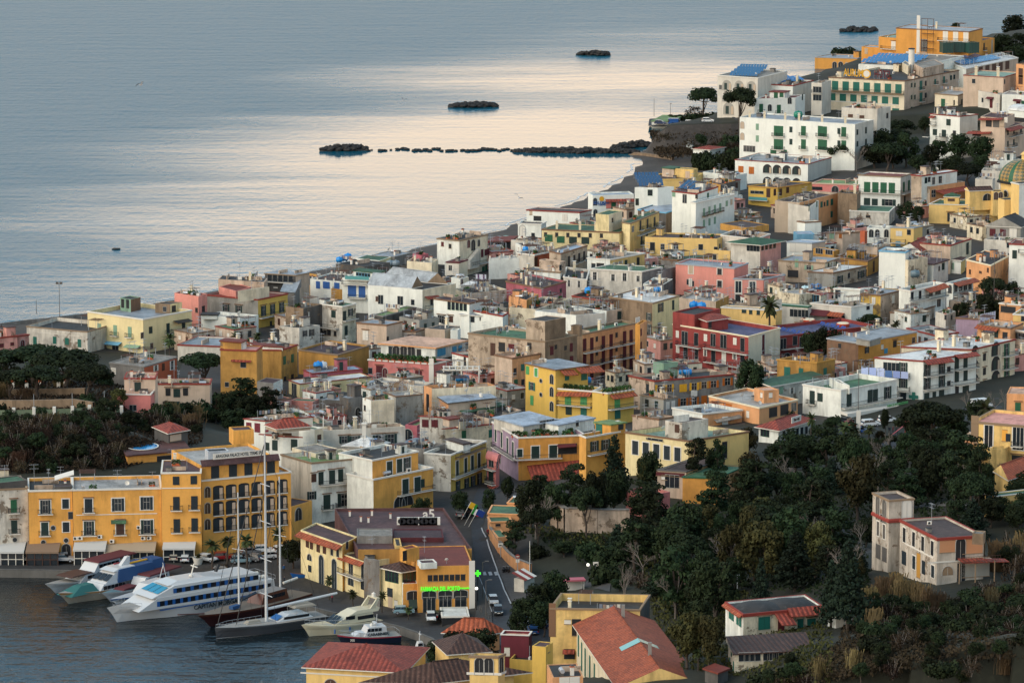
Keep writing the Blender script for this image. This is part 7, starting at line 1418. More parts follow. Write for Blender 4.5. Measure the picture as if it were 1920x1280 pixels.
for a in[('pine',62,642,150,10,'broad umbrella pine at the left edge, second from the frame edge'),('pine',8,652,110,9,'umbrella pine cut by the left picture edge'),('pine',122,650,140,10,'umbrella pine nearest the long white warehouse'),
('pine',165,676,100,9,'rightmost umbrella pine of the left hill, with visible forked trunk'),('pine',70,682,110,8,'lower umbrella pine in front of the left hill grove'),('pine',20,690,90,7,'lowest umbrella pine at the left edge'),
('pine',382,656,104,9,'single dense umbrella pine beside the mustard house with the corner tower'),('cedar',455,702,70,10,'dark feathery tree in front of the mustard house'),('oak',420,735,42,7,'small round dark tree below the mustard house tower'),
('oak',470,738,60,8,'dark bushy tree left of the long pale yellow house'),('cedar',505,722,56,9,'ragged dark tree beside the long pale yellow house'),('oak',440,765,70,6,'low dark tree behind the hotel roof'),('oak',500,765,
70,6,'low dark tree behind the white house with maroon windows'),('olive',222,728,40,5,'pale green bush like tree beside the pink entrance wing'),('oak',200,745,50,5,'dark tree right of the hillside terrace'),('datepalm',
317,622,34,9,'fan palm in front of the big pale yellow house with blue roof'),('palm',441,622,28,5,'small palm on the low terrace left of the white plastered house'),('palm',482,622,24,5,'second small palm on the low terrace by the white plastered house'),
('oak',548,1010,58,6,'dark tree between the hotel arches and the curved pale yellow building'),('palm',398,1010,44,6,'palm at the hotel entrance nearest the shops'),('palm',425,1002,40,6,'palm before the hotel ground floor arches'),
('palm',463,1000,44,7,'palm behind the tall masts at the hotel'),('palm',520,985,36,8,'slender palm before the right end of the hotel'),('palm',617,1078,26,5,'little palm against the tall arched windows'),('palm',662,1104,
28,4.5,'little palm left of the concrete lift tower'),('palm',716,1108,26,4.5,'little palm right of the concrete lift tower'),('palm',765,1136,24,3.4,'small palm before the pharmacy corner'),('pine',1320,159,68,12.5,'left of the two umbrella pines standing at the seaside point'),
('pine',1388,156,68,15,'right of the two umbrella pines, in front of the arched hotel'),('scrub',1302,197,34,3,'leafless scrub left of the seaside pines'),('pine',1813,214,60,11,'umbrella pine in front of the beige loggia house'),
('oak',1800,250,62,10,'dense dark tree under the beige loggia house'),('oak',1838,253,60,10,'dense dark tree touching the beige house shutters'),('oak',1745,272,46,7,'bushy tree below the white red rimmed house'),('oak',1720,
290,44,6,'low bushy tree left of the white wall'),('pine',1672,238,84,9,'wide dark pine right of the large white hotel'),('pine',1690,221,66,9,'upper dark pine below the cream teal shuttered hotel'),('oak',1735,218,32,6,'small dark tree beside the garden chimney'),
('pine',1576,259,58,10,'umbrella pine with long trunks before the large white hotel'),('oak',1640,268,66,8,'dark tree between hotel and green shuttered house'),('oak',1675,270,56,8,'dark tree behind the green shuttered house terrace'),
('pine',1815,303,66,9,'low dark pine behind the church roof'),('oak',1790,290,60,9,'dark tree behind the white and peach house'),('oak',1840,290,50,9,'dark tree beside the beige flats, lower right'),('oak',1650,240,60,11,
'large dark tree right below the cream teal shuttered hotel, left part'),('oak',1700,248,56,11,'large dark tree right below the cream teal shuttered hotel, right part'),('pine',1665,262,70,10,'low umbrella pine right of the large white hotel wall'),
('oak',1760,262,40,8,'dark tree between the white and the beige hillside houses'),('oak',1775,296,60,9,'dark round tree uphill of the white and peach house'),('bare',1607,268,34,9,'bare whitish tree right of the long trunk pine'),
('oak',1530,270,44,6,'dark tree against the wall of the large white hotel'),('oak',1700,376,42,7,'dark tree right of the green shuttered white house'),('conifer',1601,436,16,4,'small potted fir on a roof terrace'),('oak',
1722,385,30,6,'dark tree behind the yellow church body'),('oak',1900,27,62,13,'tallest dark tree at the top right corner'),('oak',1878,62,56,10,'dark tree right of the mustard orange hotel'),('cedar',1912,60,50,11,'ragged tree at the right picture edge by the hotel'),
('oak',1900,85,60,8,'low dark tree behind the white slanting roof'),('oak',1793,42,22,5,'small dark tree rising behind the mustard orange hotel roof'),('bush',1584,86,50,5,'round dark bush behind the low mustard orange wing'),
('palm',1636,87,20,8,'left palm before the mustard orange hotel'),('palm',1667,91,20,8,'right palm before the mustard orange hotel'),('datepalm',1884,176,42,7,'broad date palm on the terrace by the maroon awnings'),('oak',
1151,443,62,6,'dark round tree below the cream green roofed hotel'),('oak',1172,447,50,5,'dark tree against the cream hotel balconies'),('oak',1128,450,40,5,'small dark tree left of the cream hotel wing'),('oak',1407,673,
66,11,'round dark tree before the cream gable of the red building'),('oak',1550,612,60,10,'dark tree right of the red building, between it and the brown flank'),('oak',1522,618,50,9,'dark tree close to the ornate red windows'),
('oak',1578,622,40,9,'dark tree against the orange house with brown flank'),('pine',1632,585,50,7,'low dark pine behind the orange house roof'),('palm',1600,566,26,6,'grey green palm in the garden behind the blue lounger terrace'),
('palm',1590,572,22,5,'short palm left of the low dark pine'),('palm',1680,600,24,5,'low palm beside the flaking wall'),('palm',1445,552,50,14,'tall single palm rising beside the red building'),('pine',1860,514,62,9,'dark umbrella pine below the peach house'),
('oak',1898,527,38,7,'round blue green tree under the outdoor stair'),('oak',1850,548,56,10,'dark tree right of the white flats with long balconies'),('olive',1866,560,40,8,'green tree below the umbrella pine by the white flats'),
('oak',1812,562,32,7,'small tree in front of the white flats balconies'),('oak',1795,568,26,6,'little tree at the foot of the white flats'),('scrub',1878,545,30,7,'brown shrub beside the street lamp at the right'),('conifer',
1152,806,66,15,'tall ragged conifer beside the yellow public building'),('oak',1218,846,58,9,'olive brown tree in front of the yellow public building'),('olive',1205,858,40,8,'yellowish tree left of the brown roofed pavilion'),
('cedar',1306,812,52,13,'dark pine before the blank yellow wall, left one'),('cedar',1348,818,38,12,'slim open pine before the blank yellow wall, right one'),('oak',1335,838,36,9,'dark tree behind the sage green felt roof'),
('pine',1741,747,134,13,'huge spreading umbrella pine over the parked cars'),('oak',1790,770,60,9,'dark tree beside the huge umbrella pine'),('oak',1835,748,60,7,'dark hedge like tree under the cream loggia wing'),('datepalm',
1850,744,54,13,'tall shaggy palm before the ochre mansion'),('cedar',1838,828,60,15,'dark leaning pine before the ochre mansion'),('palm',1522,772,26,8,'pollarded tree at the red roofed restaurant'),('palm',1585,790,38,6,
'palm by the pharmacy parking'),('palm',1630,797,34,5,'low palm in the island by the white cars'),('oak',1660,765,22,6,'street tree in front of the glass pharmacy'),('bare',1866,728,26,6,'small leafless tree before the arched loggias'),
('bare',1885,722,24,6,'leafless tree by the rightmost loggia'),('bare',1813,728,20,5,'leafless tree under the white block awning'),('cedar',1010,884,56,10,'dark tree left of the red restaurant awning'),('cedar',1075,862,70,
13,'tall dark pine before the red restaurant awning'),('oak',1118,882,62,12,'dark tree right of the red restaurant awning'),('oak',1045,900,58,10,'dark tree below the red restaurant awning'),('pine',1009,944,64,9,'umbrella pine behind the peach green roofed shops'),
('cedar',965,972,50,8,'spiky dark tree beside the triangular peach annex'),('oak',1152,882,60,9,'tangled dark tree behind the retaining wall'),('pine',1100,905,70,11,'umbrella pine standing above the beige retaining wall'),
('oak',985,1118,64,7,'dense round tree hugging the road bend, middle one'),('oak',1012,1090,72,8,'dense round tree above the road bend'),('oak',1042,1068,66,8,'highest dense round tree by the road bend'),('oak',972,1146,46,
6,'lowest dense round tree beside the road'),('oak',1020,1125,60,7,'dense round tree behind the parked blue cars'),('oak',848,1182,80,8,'dark leafy tree at the bottom between kiosk and belfry'),('oak',905,1174,84,8,'dark leafy tree behind the belfry'),
('oak',822,1198,56,6,'small leafy tree at the harbour corner'),('olive',1290,1146,84,10,'green tree right of the rust red hall, left one'),('olive',1330,1152,70,10,'green tree left of the pale weathered villa'),('oak',1310,
1120,80,11,'dark tree behind the green trees by the rust red hall'),('bare',1172,1036,40,12,'pale dead tree standing behind the ochre sunken roof'),('bare',1267,1030,60,13,'pale bare branches in the middle of the wood'),('conifer',
1428,1036,46,12,'light green columnar tree in the wood above the pale villa'),('conifer',1592,1000,96,17,'large dark conifer left of the abandoned villa'),('conifer',1560,1040,60,13,'dark conifer below the footpath'),('palm',
1310,1215,30,4,'small banana like palm by the lean to'),('palm',1330,1218,26,4,'little palm beside the lower outbuilding'),('oak',788+5,932,44,6,'clipped dark street tree before the white street arches'),('oak',864,918,44,
6,'clipped street tree under the yellow balcony'),('oak',916,916,34,5.5,'clipped street tree by the pink bay house'),('oak',952,892,26,6,'street tree in the narrow street'),]:T(*a)
def psc(poly,n,rn,mind,taken):
 xs_=[p[0]for p in poly];ys_=[p[1]for p in poly];out=[];tries=0
 while len(out)<n and tries<n*60:
  tries+=1;x,y=rn.uniform(min(xs_),max(xs_)),rn.uniform(min(ys_),max(ys_));c=False
  for i in range(len(poly)):
   (x0,y0),(x1,y1)=poly[i],poly[(i+1)%len(poly)]
   if(y0>y)!=(y1>y)and x<(x1-x0)*(y-y0)/(y1-y0)+x0:c=not c
  if not c:continue
  P=gat(x,y,it=14)
  if any((P.x-q[0])**2+(P.y-q[1])**2<mind*mind for q in taken):continue
  if any(inf(b,P,2.0)for b in ALLB):continue
  taken.append((P.x,P.y));out.append((P,x,y))
 return out
def inf(b,P,mrg):
 a,c=b.L-b.C,b.R-b.C;d=P-b.C;det=a.x*c.y-a.y*c.x
 if abs(det)<1e-6:return False
 u=(d.x*c.y-d.y*c.x)/det;v=(a.x*d.y-a.y*d.x)/det;mu,mv=mrg/max(a.length,.1),mrg/max(c.length,.1)
 return-mu<u<1+mu and-mv<v<1+mv
frn=random.Random(77);taken=[]
WOOD=[(1180,960),(1235,965),(1330,955),(1400,915),(1470,895),(1560,885),(1640,885),(1720,885),(1800,905),(1838,940),(1830,985),(1860,1080),(1870,1100),(1850,1040),(1790,1000),(1700,960),(1630,985),(1625,1070),(1640,1110),
(1560,1125),(1480,1110),(1380,1105),(1350,1180),(1250,1150),(1225,1115),(1190,1100),(1120,1040),(1060,1040),(1000,1010),(980,985),(1020,1000),(1180,1010)]
adj=['dark','dense','tall','ragged','shadowed','crowded']
def wood_label(kind,x,y,i):
 col_='left' if x<1250 else 'middle' if x<1450 else 'right';row='upper' if y<960 else 'lower' if y>1050 else 'central'
 k={'oak':'broadleaf evergreen','cedar':'pine','conifer':'conifer','olive':'lighter green tree','pine':'umbrella pine'}[kind]
 return '%s, %s %s part of the dark wood beside the abandoned villa'%(k,row,col_)
for i,(P,x,y)in enumerate(psc(WOOD,110,frn,5.2,taken)):
 if x>1622 and y>1040 or 1200<x<1400 and y<985 or 1010<x<1200 and y<1038:continue
 if frn.random()<.13:ptr('bare',P,frn.uniform(4,7),frn.uniform(7,11),'bare pale branched tree in the dark wood');continue
 k=frn.choices(['oak','cedar','conifer','olive','pine'],[5,4,2.5,2.4,1.5])[0]
 hmax=13 if not(1560<x<1760 and y>985)else 7
 hh=frn.uniform(.5,1.05)*hmax;ptr(k,P-Vc((0,0,.3)),hh*frn.uniform(.6,.85)*(1.25 if k=='pine' else 1),hh,wood_label(k,x,y,i))
UP=[(1170,905),(1240,905),(1420,835),(1480,825),(1560,815),(1650,830),(1820,835),(1800,880),(1640,880),(1480,890),(1400,900),(1340,945),(1240,950),(1200,935)]
for P,x,y in psc(UP,34,frn,6.0,taken):
 if 1200<x<1400:continue
 k=frn.choices(['oak','cedar','olive','pine'],[5,3,2,1])[0];hh=frn.uniform(6,9.5)*(.5 if 1440<x<1700 and y<880 else 1);ptr(k,P,hh*.85,hh,'%s in the tree belt between yellow public building and huge pine'%{'oak':'broadleaf evergreen',
'cedar':'pine','olive':'yellowish green tree','pine':'umbrella pine'}[k])
LEFTG=[(962,1000),(1010,1010),(1100,1035),(1190,1060),(1220,1110),(1150,1110),(1090,1060),(1000,1050),(975,1030)]
for P,x,y in psc(LEFTG,12,frn,5.0,taken):
 k=frn.choices(['oak','scrub','bush'],[2,1,3])[0];hh=frn.uniform(2.5,5);ptr(k,P,hh*1.6,hh,'low %s in the garden between the orange street wall and the wood'%{'oak':'evergreen','scrub':'leafless shrub','bush':'dark bush'}[k])
BR=[(1500,1260),(1570,1210),(1590,1150),(1640,1135),(1760,1150),(1880,1130),(1920,1090),(1980,1100),(1990,1290),(1400,1300),(1480,1250)]
for P,x,y in psc(BR,105,frn,3.6,taken):
 k=frn.choices(['oak','bush','scrub','reed'],[5,3,3.4,.7])[0]
 if 1460<x<1610 and y<1250:continue;hh={'oak':frn.uniform(5,8),'bush':3,'scrub':frn.uniform(3.4,6),'reed':frn.uniform(3.5,6)}[k]
 ptr(k,P,hh*({'oak':1.0,'bush':1.8,'scrub':1.1,'reed':.8}[k]),hh,'%s on the scrubby slope in the bottom right, below the abandoned villa'%{'oak':'round dark evergreen','bush':'dark bush','scrub':'brown leafless shrub',
'reed':'clump of tan reeds'}[k])
for x,y in((1690,1125),(1705,1128),(1722,1132),(1630,1140),(1622,1160),(1640,1180),(1680,1112),(1740,1140),(1655,1120),(1618,1175),(1760,1150)):
 P=gat(x,y);ptr('reed',P,3,3.6,'tall tan reeds in front of the abandoned villa and tiny white shed')
RB=[(1610,1105),(1680,1150),(1760,1140),(1860,1105),(1960,1120),(1960,1215),(1600,1150)]
for P,x,y in psc(RB,34,frn,2.6,taken):
 k=frn.choice(['bush','scrub','bush']);ptr(k,P,4.5,2.2,'low %s at the foot of the abandoned villa'%{'bush':'dark bush','scrub':'brown shrub'}[k])
RV=[(1860,1060),(1960,1000),(1960,1130),(1880,1130)]
for P,x,y in psc(RV,14,frn,3.5,taken):
 k=frn.choice(['scrub','oak','scrub','reed']);hh=5.5;ptr(k,P,5,hh,'%s right of the abandoned villa at the picture edge'%{'scrub':'brown leafless shrub','oak':'dark evergreen','reed':'reed clump'}[k])
RT=[(1840,900),(1920,930),(1960,1000),(1870,1010),(1835,960)]
for P,x,y in psc(RT,12,frn,4.5,taken):
 hh=frn.uniform(4,7);ptr('oak',P,hh,hh,'dark evergreen between the pale ochre garden house and the abandoned villa')
LH=[(-40,800),(120,800),(240,795),(330,790),(370,800),(375,815),(250,815),(235,880),(0,892),(-40,890)]
for P,x,y in psc(LH,95,frn,2.6,taken):
 k=frn.choices(['bush','scrub','reed','oak'],[4,4,.5,1.8])[0];hh={'bush':2.2,'scrub':frn.uniform(2.6,4.2),'reed':3.2,'oak':4}[k]
 ptr(k,P,hh*1.3,hh,'%s on the steep bank behind the harbour row'%{'bush':'dark green bush','scrub':'reddish brown shrub','reed':'dry reed tuft','oak':'small dark tree'}[k])
LT=[(-40,700),(120,700),(200,725),(225,770),(180,782),(-40,780)]
for P,x,y in psc(LT,34,frn,3.0,taken):
 k=frn.choices(['bush','scrub','reed'],[4,2,1.4])[0];hh=frn.uniform(1.6,3);ptr(k,P,hh*1.6,hh,'%s in the terraced garden under the left pine grove'%{'bush':'green bush','scrub':'brown shrub','reed':'ornamental reed tuft'}[k])
GN=[(235,790),(300,800),(360,790),(420,800),(540,790),(540,770),(400,770),(370,785),(300,775)]
for P,x,y in psc(GN,26,frn,3.2,taken):
 k=frn.choices(['bush','reed','oak'],[3,1.4,2])[0];hh=frn.uniform(3,5);ptr(k,P,hh*1.2,hh,'%s in the overgrown lots behind the orange hotel'%{'bush':'green bush','reed':'reed tuft','oak':'small dark tree'}[k])
BL=[(1222,252),(1300,248),(1330,255),(1380,262),(1380,300),(1300,275),(1240,275)]
for P,x,y in psc(BL,18,frn,4.0,taken):
 k=frn.choices(['bush','scrub'],[3,2])[0];hh=frn.uniform(2.5,4.5);ptr(k,P,hh*1.6,hh,'%s on the bluff under the seaside car park'%{'bush':'dark bush','scrub':'brown shrub'}[k])
for i in range(9):P=gat(1262+i*11.5,232-i*.6);ptr('bush',P,6.5,3.4,'clipped dark hedge bush behind the seaside parked cars')
for x in(1310,1325,1345,1362,1375):P=gat(x,318);ptr('bush',P,7,6,'tangled bush between the beach huts and the arcaded house')
for x,y in((1470,785),(1455,815),(1560,800),(1700,800)):ptr('bush',gat(x,y),5,2.5,'roadside bush along the street with the red restaurant')
def carpet(name,poly,n,m,size,seed):
 r_=random.Random(seed);NRs=np.random.RandomState(seed);pts=[]
 xs_=[p[0]for p in poly];ys_=[p[1]for p in poly]
 X=NRs.uniform(min(xs_),max(xs_),n*2);Y=NRs.uniform(min(ys_),max(ys_),n*2);c=np.zeros(n*2,bool)
 for i in range(len(poly)):
  (x0,y0),(x1,y1)=poly[i],poly[(i+1)%len(poly)];c^=((y0>Y)!=(y1>Y))&(X<(x1-x0)*(Y-y0)/(y1-y0+1e-9)+x0)
 X,Y=X[c],Y[c];a=X-960;b_=640-Y;dy=F*cP+b_*sP;dz=-F*sP+b_*cP;z=np.full(X.shape,8.0)
 for k in range(14):
  t_=(z-H)/dz;wx,wy=a*t_,dy*t_;z=.45*z+.55*np.maximum(height(wx,wy),0)
 n=len(X);P=np.stack([wx,wy,z+NRs.uniform(0,.7,n)],1);nr=NRs.normal(size=(n,3));nr[:,2]=np.abs(nr[:,2])*.6;nr/=np.linalg.norm(nr,axis=1)[:,None]
 A_=np.cross(nr,NRs.normal(size=(n,3)));A_/=np.linalg.norm(A_,axis=1)[:,None];B2=np.cross(nr,A_);s=(size*(.4+NRs.rand(n)))[:,None]
 V=np.stack([P-A_*s,P-B2*s*.6,P+A_*s,P+B2*s*.6],1).reshape(-1,3);n=len(V)//4
 me_=bpy.data.meshes.new(name);me_.vertices.add(4*n);me_.vertices.foreach_set('co',V.ravel());me_.loops.add(4*n);me_.loops.foreach_set('vertex_index',np.arange(4*n,dtype=np.int32));me_.polygons.add(n)
 me_.polygons.foreach_set('loop_start',np.arange(0,4*n,4,dtype=np.int32));me_.polygons.foreach_set('loop_total',np.full(n,4,dtype=np.int32));me_.materials.append(m);me_.update();me_.validate()
 o_=bpy.data.objects.new(name,me_);col.objects.link(o_);return o_
tag(carpet('undergrowth',WOOD+[(1180,960)],16000,LEAF['oak'],.4,3),'dark low undergrowth covering the floor of the wood','undergrowth',kind='stuff')
tag(carpet('undergrowth',BR,22000,LEAF['scrub'],.34,4),'brown and green scrub covering the bottom right slope','undergrowth',kind='stuff')
tag(carpet('undergrowth',[(-60,690),(150,700),(240,730),(240,785),(380,785),(380,830),(235,880),(-60,895)],22000,LEAF['scrub'],.3,5),'brown and green growth covering the left bank and garden','undergrowth',kind='stuff')
tag(carpet('undergrowth',[(950,990),(1200,1060),(1250,1250),(1560,1300),(1560,1150),(1350,1100),(1180,1000),(1020,985)],15000,LEAF['olive'],.35,6),'green grass and weeds between the wood and the lower houses','undergrowth',
kind='stuff')
tag(carpet('undergrowth',RB+[(1600,1100)],9000,LEAF['scrub'],.35,9),'rough growth around the foot of the abandoned villa','undergrowth',kind='stuff')
tag(carpet('undergrowth',[(1218,246),(1400,262),(1400,300),(1330,300),(1225,278)],5000,LEAF['scrub'],.4,8),'dry growth covering the seaside bluff','undergrowth',kind='stuff')
def hull_mb(mb,L,B_,D,sheer,m,m2=None,rake=.12,transom=.85,stripe=None,plumb=False,deck=None,draft=.5):
 """x from stern (0) to bow (L); waterline z=0; deck at D (+sheer at the bow)"""
 N=18;rows=[]
 for i in range(N+1):
  t=i/N;hb=B_/2*(transom+(1-transom)*min(1,t*2.5))*(1 if t<.45 else max(.0,1-((t-.45)/.55)**2.1));hw=hb*(.86 if t<.7 else.86*(1-(t-.7)/.3*.75));zd=D+sheer*t**2
  xw=t*L*(1-rake)if not plumb else t*L*.985;x=t*L
  rows.append([(xw,.0,-draft),(xw,hw*.7,-draft),(xw+(x-xw)*.15,hw,.05),(xw+(x-xw)*.55,(hw+hb)/2+.02,zd*.55),(xw+(x-xw)*.85,hb,zd*.85),(x,hb,zd)])
 for s in(1,-1):
  for a,b in zip(rows[:-1],rows[1:]):
   for k in range(5):
    q=[(p[0],p[1]*s,p[2])for p in(a[k],b[k],b[k+1],a[k+1])]
    mm=m if k>=1 else(m2 or m)
    if k==1:mm=m2 or m
    if k==4 and stripe:mm=stripe
    mb.quad(q if s<0 else q[::-1],mm)
 for a,b in zip(rows[:-1],rows[1:]):mb.quad([a[5],b[5],(b[5][0],-b[5][1],b[5][2]),(a[5][0],-a[5][1],a[5][2])][::-1],deck or m)
 r=rows[0];mb.quad([(p[0],p[1],p[2])for p in r]+[(p[0],-p[1],p[2])for p in r[::-1]],m)
def cabin(mb,x0,x1,z0,z1,w,m,rf=.0,rb=.0,taper=.06,roof=None):
 """tapered house, front (bow side x1) raked by rf, back by rb"""
 h=z1-z0;w0=w/2;w1=w0*(1-taper);P=[(x0,w0,z0),(x1,w0,z0),(x1-rf,w1,z1),(x0+rb,w1,z1)]
 for s in(1,-1):
  q=[(p[0],p[1]*s,p[2])for p in P];mb.quad(q if s<0 else q[::-1],m)
 mb.quad([(x1,-w0,z0),(x1,w0,z0),(x1-rf,w1,z1),(x1-rf,-w1,z1)],m);mb.quad([(x0,w0,z0),(x0,-w0,z0),(x0+rb,-w1,z1),(x0+rb,w1,z1)],m)
 mb.quad([(x0+rb,-w1,z1),(x1-rf,-w1,z1),(x1-rf,w1,z1),(x0+rb,w1,z1)],roof or m)
def band(mb,x0,x1,z0,z1,w,m,n=0,m2=None,off=.03):
 """window band on both sides, split in n panes alternating with m2"""
 n=n or 1;d=(x1-x0)/n
 for s in(1,-1):
  for i in range(n):
   a,b=x0+i*d,x0+(i+1)*d
   if m2:
    c=a+d*.62;q=[(a,s*(w/2+off),z0),(c,s*(w/2+off),z0),(c,s*(w/2+off),z1),(a,s*(w/2+off),z1)];mb.quad(q if s<0 else q[::-1],m)
    q=[(c,s*(w/2+off),z0),(b,s*(w/2+off),z0),(b,s*(w/2+off),z1),(c,s*(w/2+off),z1)];mb.quad(q if s<0 else q[::-1],m2)
   else:
    q=[(a+.05,s*(w/2+off),z0),(b-.05,s*(w/2+off),z0),(b-.05,s*(w/2+off),z1),(a+.05,s*(w/2+off),z1)];mb.quad(q if s<0 else q[::-1],m)
def boat(name,label,bow,stern,L=None,cat='boat',g=None):
 Bw=unp(*bow,0);St=unp(*stern,0);d=Bw-St;Lw=d.length;d.normalize()
 e=empty(name,St,math.atan2(d.y,d.x));tag(e,label,cat,g);return e,Lw
WH=mat('boat white gelcoat',(.55,.56,.56),.25);CR=mat('boat cream gelcoat',(.62,.56,.40),.22);BL=mat('boat blue band',(.015,.10,.32),.3);DG=mat('boat dark glass',(.012,.016,.022),.06)
NV=mat('boat navy hull',(.012,.018,.035),.2);GY=mat('boat grey hull',(.06,.063,.07),.25);TK=mat('boat deck',(.30,.28,.25),.7);TQ=mat('teal tarpaulin',(.02,.12,.11),.7);BT=mat('blue tarpaulin',(.012,.06,.17),.65)
MH=mat('varnished mahogany',(.10,.03,.018),.35);RD=mat('boat red',(.32,.03,.04),.5);BG=mat('beige canvas',(.30,.27,.22),.9);MAR=mat('maroon canvas',(.10,.018,.022),.9)
def sdt(e,s,x,z,y,size,m,sx=1.0,side=1):
 M=MT((x,y,z))@MR(math.pi if side>0 else 0,4,'Z');txo(s,size,m,'hull_letters',None,None,M,e,ext=.04,sx=sx)
def rails(e,pts,h=.9):
 a=MB();rail_mb(a,pts,h,pm('metal',.3,.6),1.2,.05,2);a.build('railing',e)
e,L=boat('ferry','large white ferry with blue window bands and black name lettering on its side',(221,1166),(506,1118),cat='ferry');e.scale.z=.82
Wd=7.6;a=MB();hull_mb(a,L*1.07,Wd,2.9,1.0,WH,mat('ferry dark bottom',(.012,.02,.05),.4),.07,.97,deck=TK);a.build('hull',e)
a=MB();band(a,1,L*.80,2.35,2.6,Wd*1.0,BL);a.build('blue_stripe',e)
a=MB();cabin(a,L*.03,L*.93,2.7,5.3,Wd*.92,WH,4.5,.3,.01);cabin(a,L*.12,L*.84,5.3,7.5,Wd*.88,WH,5.2,1.0,.05);cabin(a,L*.34,L*.72,7.5,8.2,Wd*.66,WH,2.5,4.5,.2);a.build('superstructure',e)
a=MB();band(a,L*.06,L*.81,3.3,4.5,Wd*.92,DG,15,BL);band(a,L*.14,L*.70,5.8,6.9,Wd*.88,DG,10,BL,.0);a.build('windows',e)
x1=L*.84;a=MB()
for s in(-1,0,1):a.quad([(x1-1.7,s*2.0-.9,6.05),(x1-1.7,s*2.0+.9,6.05),(x1-4.2,s*1.9+.85,7.1),(x1-4.2,s*1.9-.85,7.1)],mat('ferry bridge glass',(.02,.22,.36),.1))
for q in range(len(a.v)):a.v[q]=(a.v[q][0]+.12,a.v[q][1],a.v[q][2]+.08)
a.build('bridge_windows',e)
a=MB()
for k in range(6):a.tube((L*.05+k*1.6,-1.6,5.75),(L*.05+k*1.6+1.2,-1.6,5.75),.36,pm('w'),10);a.tube((L*.05+k*1.6,1.6,5.75),(L*.05+k*1.6+1.2,1.6,5.75),.36,pm('w'),10)
a.build('life_raft_canister',e)
a=MB();a.tube((L*.52,0,8.4),(L*.5,0,11),.12,pm('w'));a.box((L*.5,0,10.3),(.2,2.2,.2),pm('w'));a.lathe([(.01,.5),(.4,.3),(.4,0)],pm('w'),10,(L*.54,1,8.5));a.tube((L*.36,0,8.2),(L*.34,0,9.8),.35,pm('dkgl'),8);a.build('radar_mast',
e)
rails(e,[(L*.03,-Wd*.46,5.3),(L*.13,-Wd*.46,5.3)]);rails(e,[(L*.90,Wd*.40,3.7),(L*1.02,.6,4.0),(L*1.02,-.6,4.0),(L*.90,-Wd*.40,3.7)]);rails(e,[(L*.03,Wd*.46,5.3),(L*.03,-Wd*.46,5.3)])
sdt(e,'CAPITAN MORGAN',L*.42,1.75,Wd*.5+.12,1.45,pm('navy'),.85,1)
sdt(e,'CAPITAN MORGAN',L*.42,1.75,-Wd*.5-.12,1.45,pm('navy'),.85,-1)
e,L=boat('excursion_boat','white excursion boat wrapped in teal and blue tarpaulins',(131,1131),(268,1098),g='excursion boats moored at the quay');W2=5.4;e.scale.z=.8
a=MB();hull_mb(a,L*1.16,W2,1.7,1.6,mat('boat pale hull',(.36,.34,.28),.4),mat('boat pale hull bottom',(.28,.30,.26),.4),.14,.95,mat('boat orange rubbing strake',(.32,.15,.04),.5),deck=TK);a.build('hull',e)
a=MB();cabin(a,0,L*.72,1.8,3.6,W2*.9,WH,1.5,.2);cabin(a,L*.3,L*.62,3.6,6.0,W2*.8,WH,3.4,.5,.1);cabin(a,L*.18,L*.5,6.0,6.5,W2*.75,WH,1.6,.5,.1);a.build('cabin',e)
a=MB();cabin(a,-1,L*.46,3.3,6.3,W2*.93,BT,.6,.4,.12);cabin(a,-4.5,-1,3.0,6.6,W2*.8,BT,.2,.5,.3);a.build('blue_cover',e)
a=MB();cabin(a,L*.70,L*1.08,2.2,4.0,W2*.78,TQ,3.6,.6,.55);a.build('teal_cover',e)
a=MB();xx=L*.62;[a.quad([(xx-.5,s*1.5-.6,4.1),(xx-.5,s*1.5+.6,4.1),(xx-2.3,s*1.4+.6,5.3),(xx-2.3,s*1.4-.6,5.3)],DG)for s in(-1,0,1)];[a.v.__setitem__(i,(a.v[i][0]+.1,a.v[i][1],a.v[i][2]+.1))for i in range(len(a.v))];band(a,
L*.05,L*.66,2.3,3.2,W2*.9,DG,12);a.build('windows',e)
a=MB();a.prism([(L*.2,6.4),(L*.32,6.4),(L*.23,8.4),(L*.19,8.4)],-.4,.4,WH);a.box((L*.25,-1.4,6.6),(3,.2,.35),RD);a.box((L*.12,0,6.5),(7,.4,.3),pm('yels'));a.build('radar_arch',e)
e,L=boat('excursion_boat','white excursion boat with maroon cover, farthest left of the moored boats',(105,1112),(250,1074),g='excursion boats moored at the quay');e.scale.z=.8
a=MB();hull_mb(a,L*1.14,5,1.5,1.6,WH,mat('boat aqua',(.12,.22,.24),.4),.14,.95,deck=TK);a.build('hull',e)
a=MB();cabin(a,L*.1,L*.8,1.8,3.7,4.5,WH,2.0,.3);cabin(a,L*.25,L*.6,3.7,5.6,4.0,WH,1.4,.3);a.build('cabin',e)
a=MB();band(a,L*.2,L*.7,2.5,3.3,4.5,DG,9);band(a,L*.28,L*.54,4.3,5.2,4.0,DG,5,off=.02);a.build('windows',e);a=MB();cabin(a,L*.05,L*.55,5.65,5.95,4.3,MAR,.3,.3);cabin(a,L*.62,L*.9,3.6,3.9,4.3,pm('brn'),.8,.3);a.build('maroon_canopy',
e)
e,L=boat('excursion_boat','low white boat with maroon canopy squeezed beside the large ferry',(209,1128),(330,1090),g='excursion boats moored at the quay')
a=MB();hull_mb(a,L*1.15,4.2,1.2,1.2,WH,None,.14,.95,deck=mat('boat teal deck',(.10,.18,.2),.5));a.build('hull',e);a=MB();cabin(a,L*.2,L*.62,1.4,3.2,3.4,WH,1.0,.2);a.build('cabin',e);a=MB();band(a,L*.24,L*.55,2.2,2.9,3.4,DG,
5);a.build('windows',e)
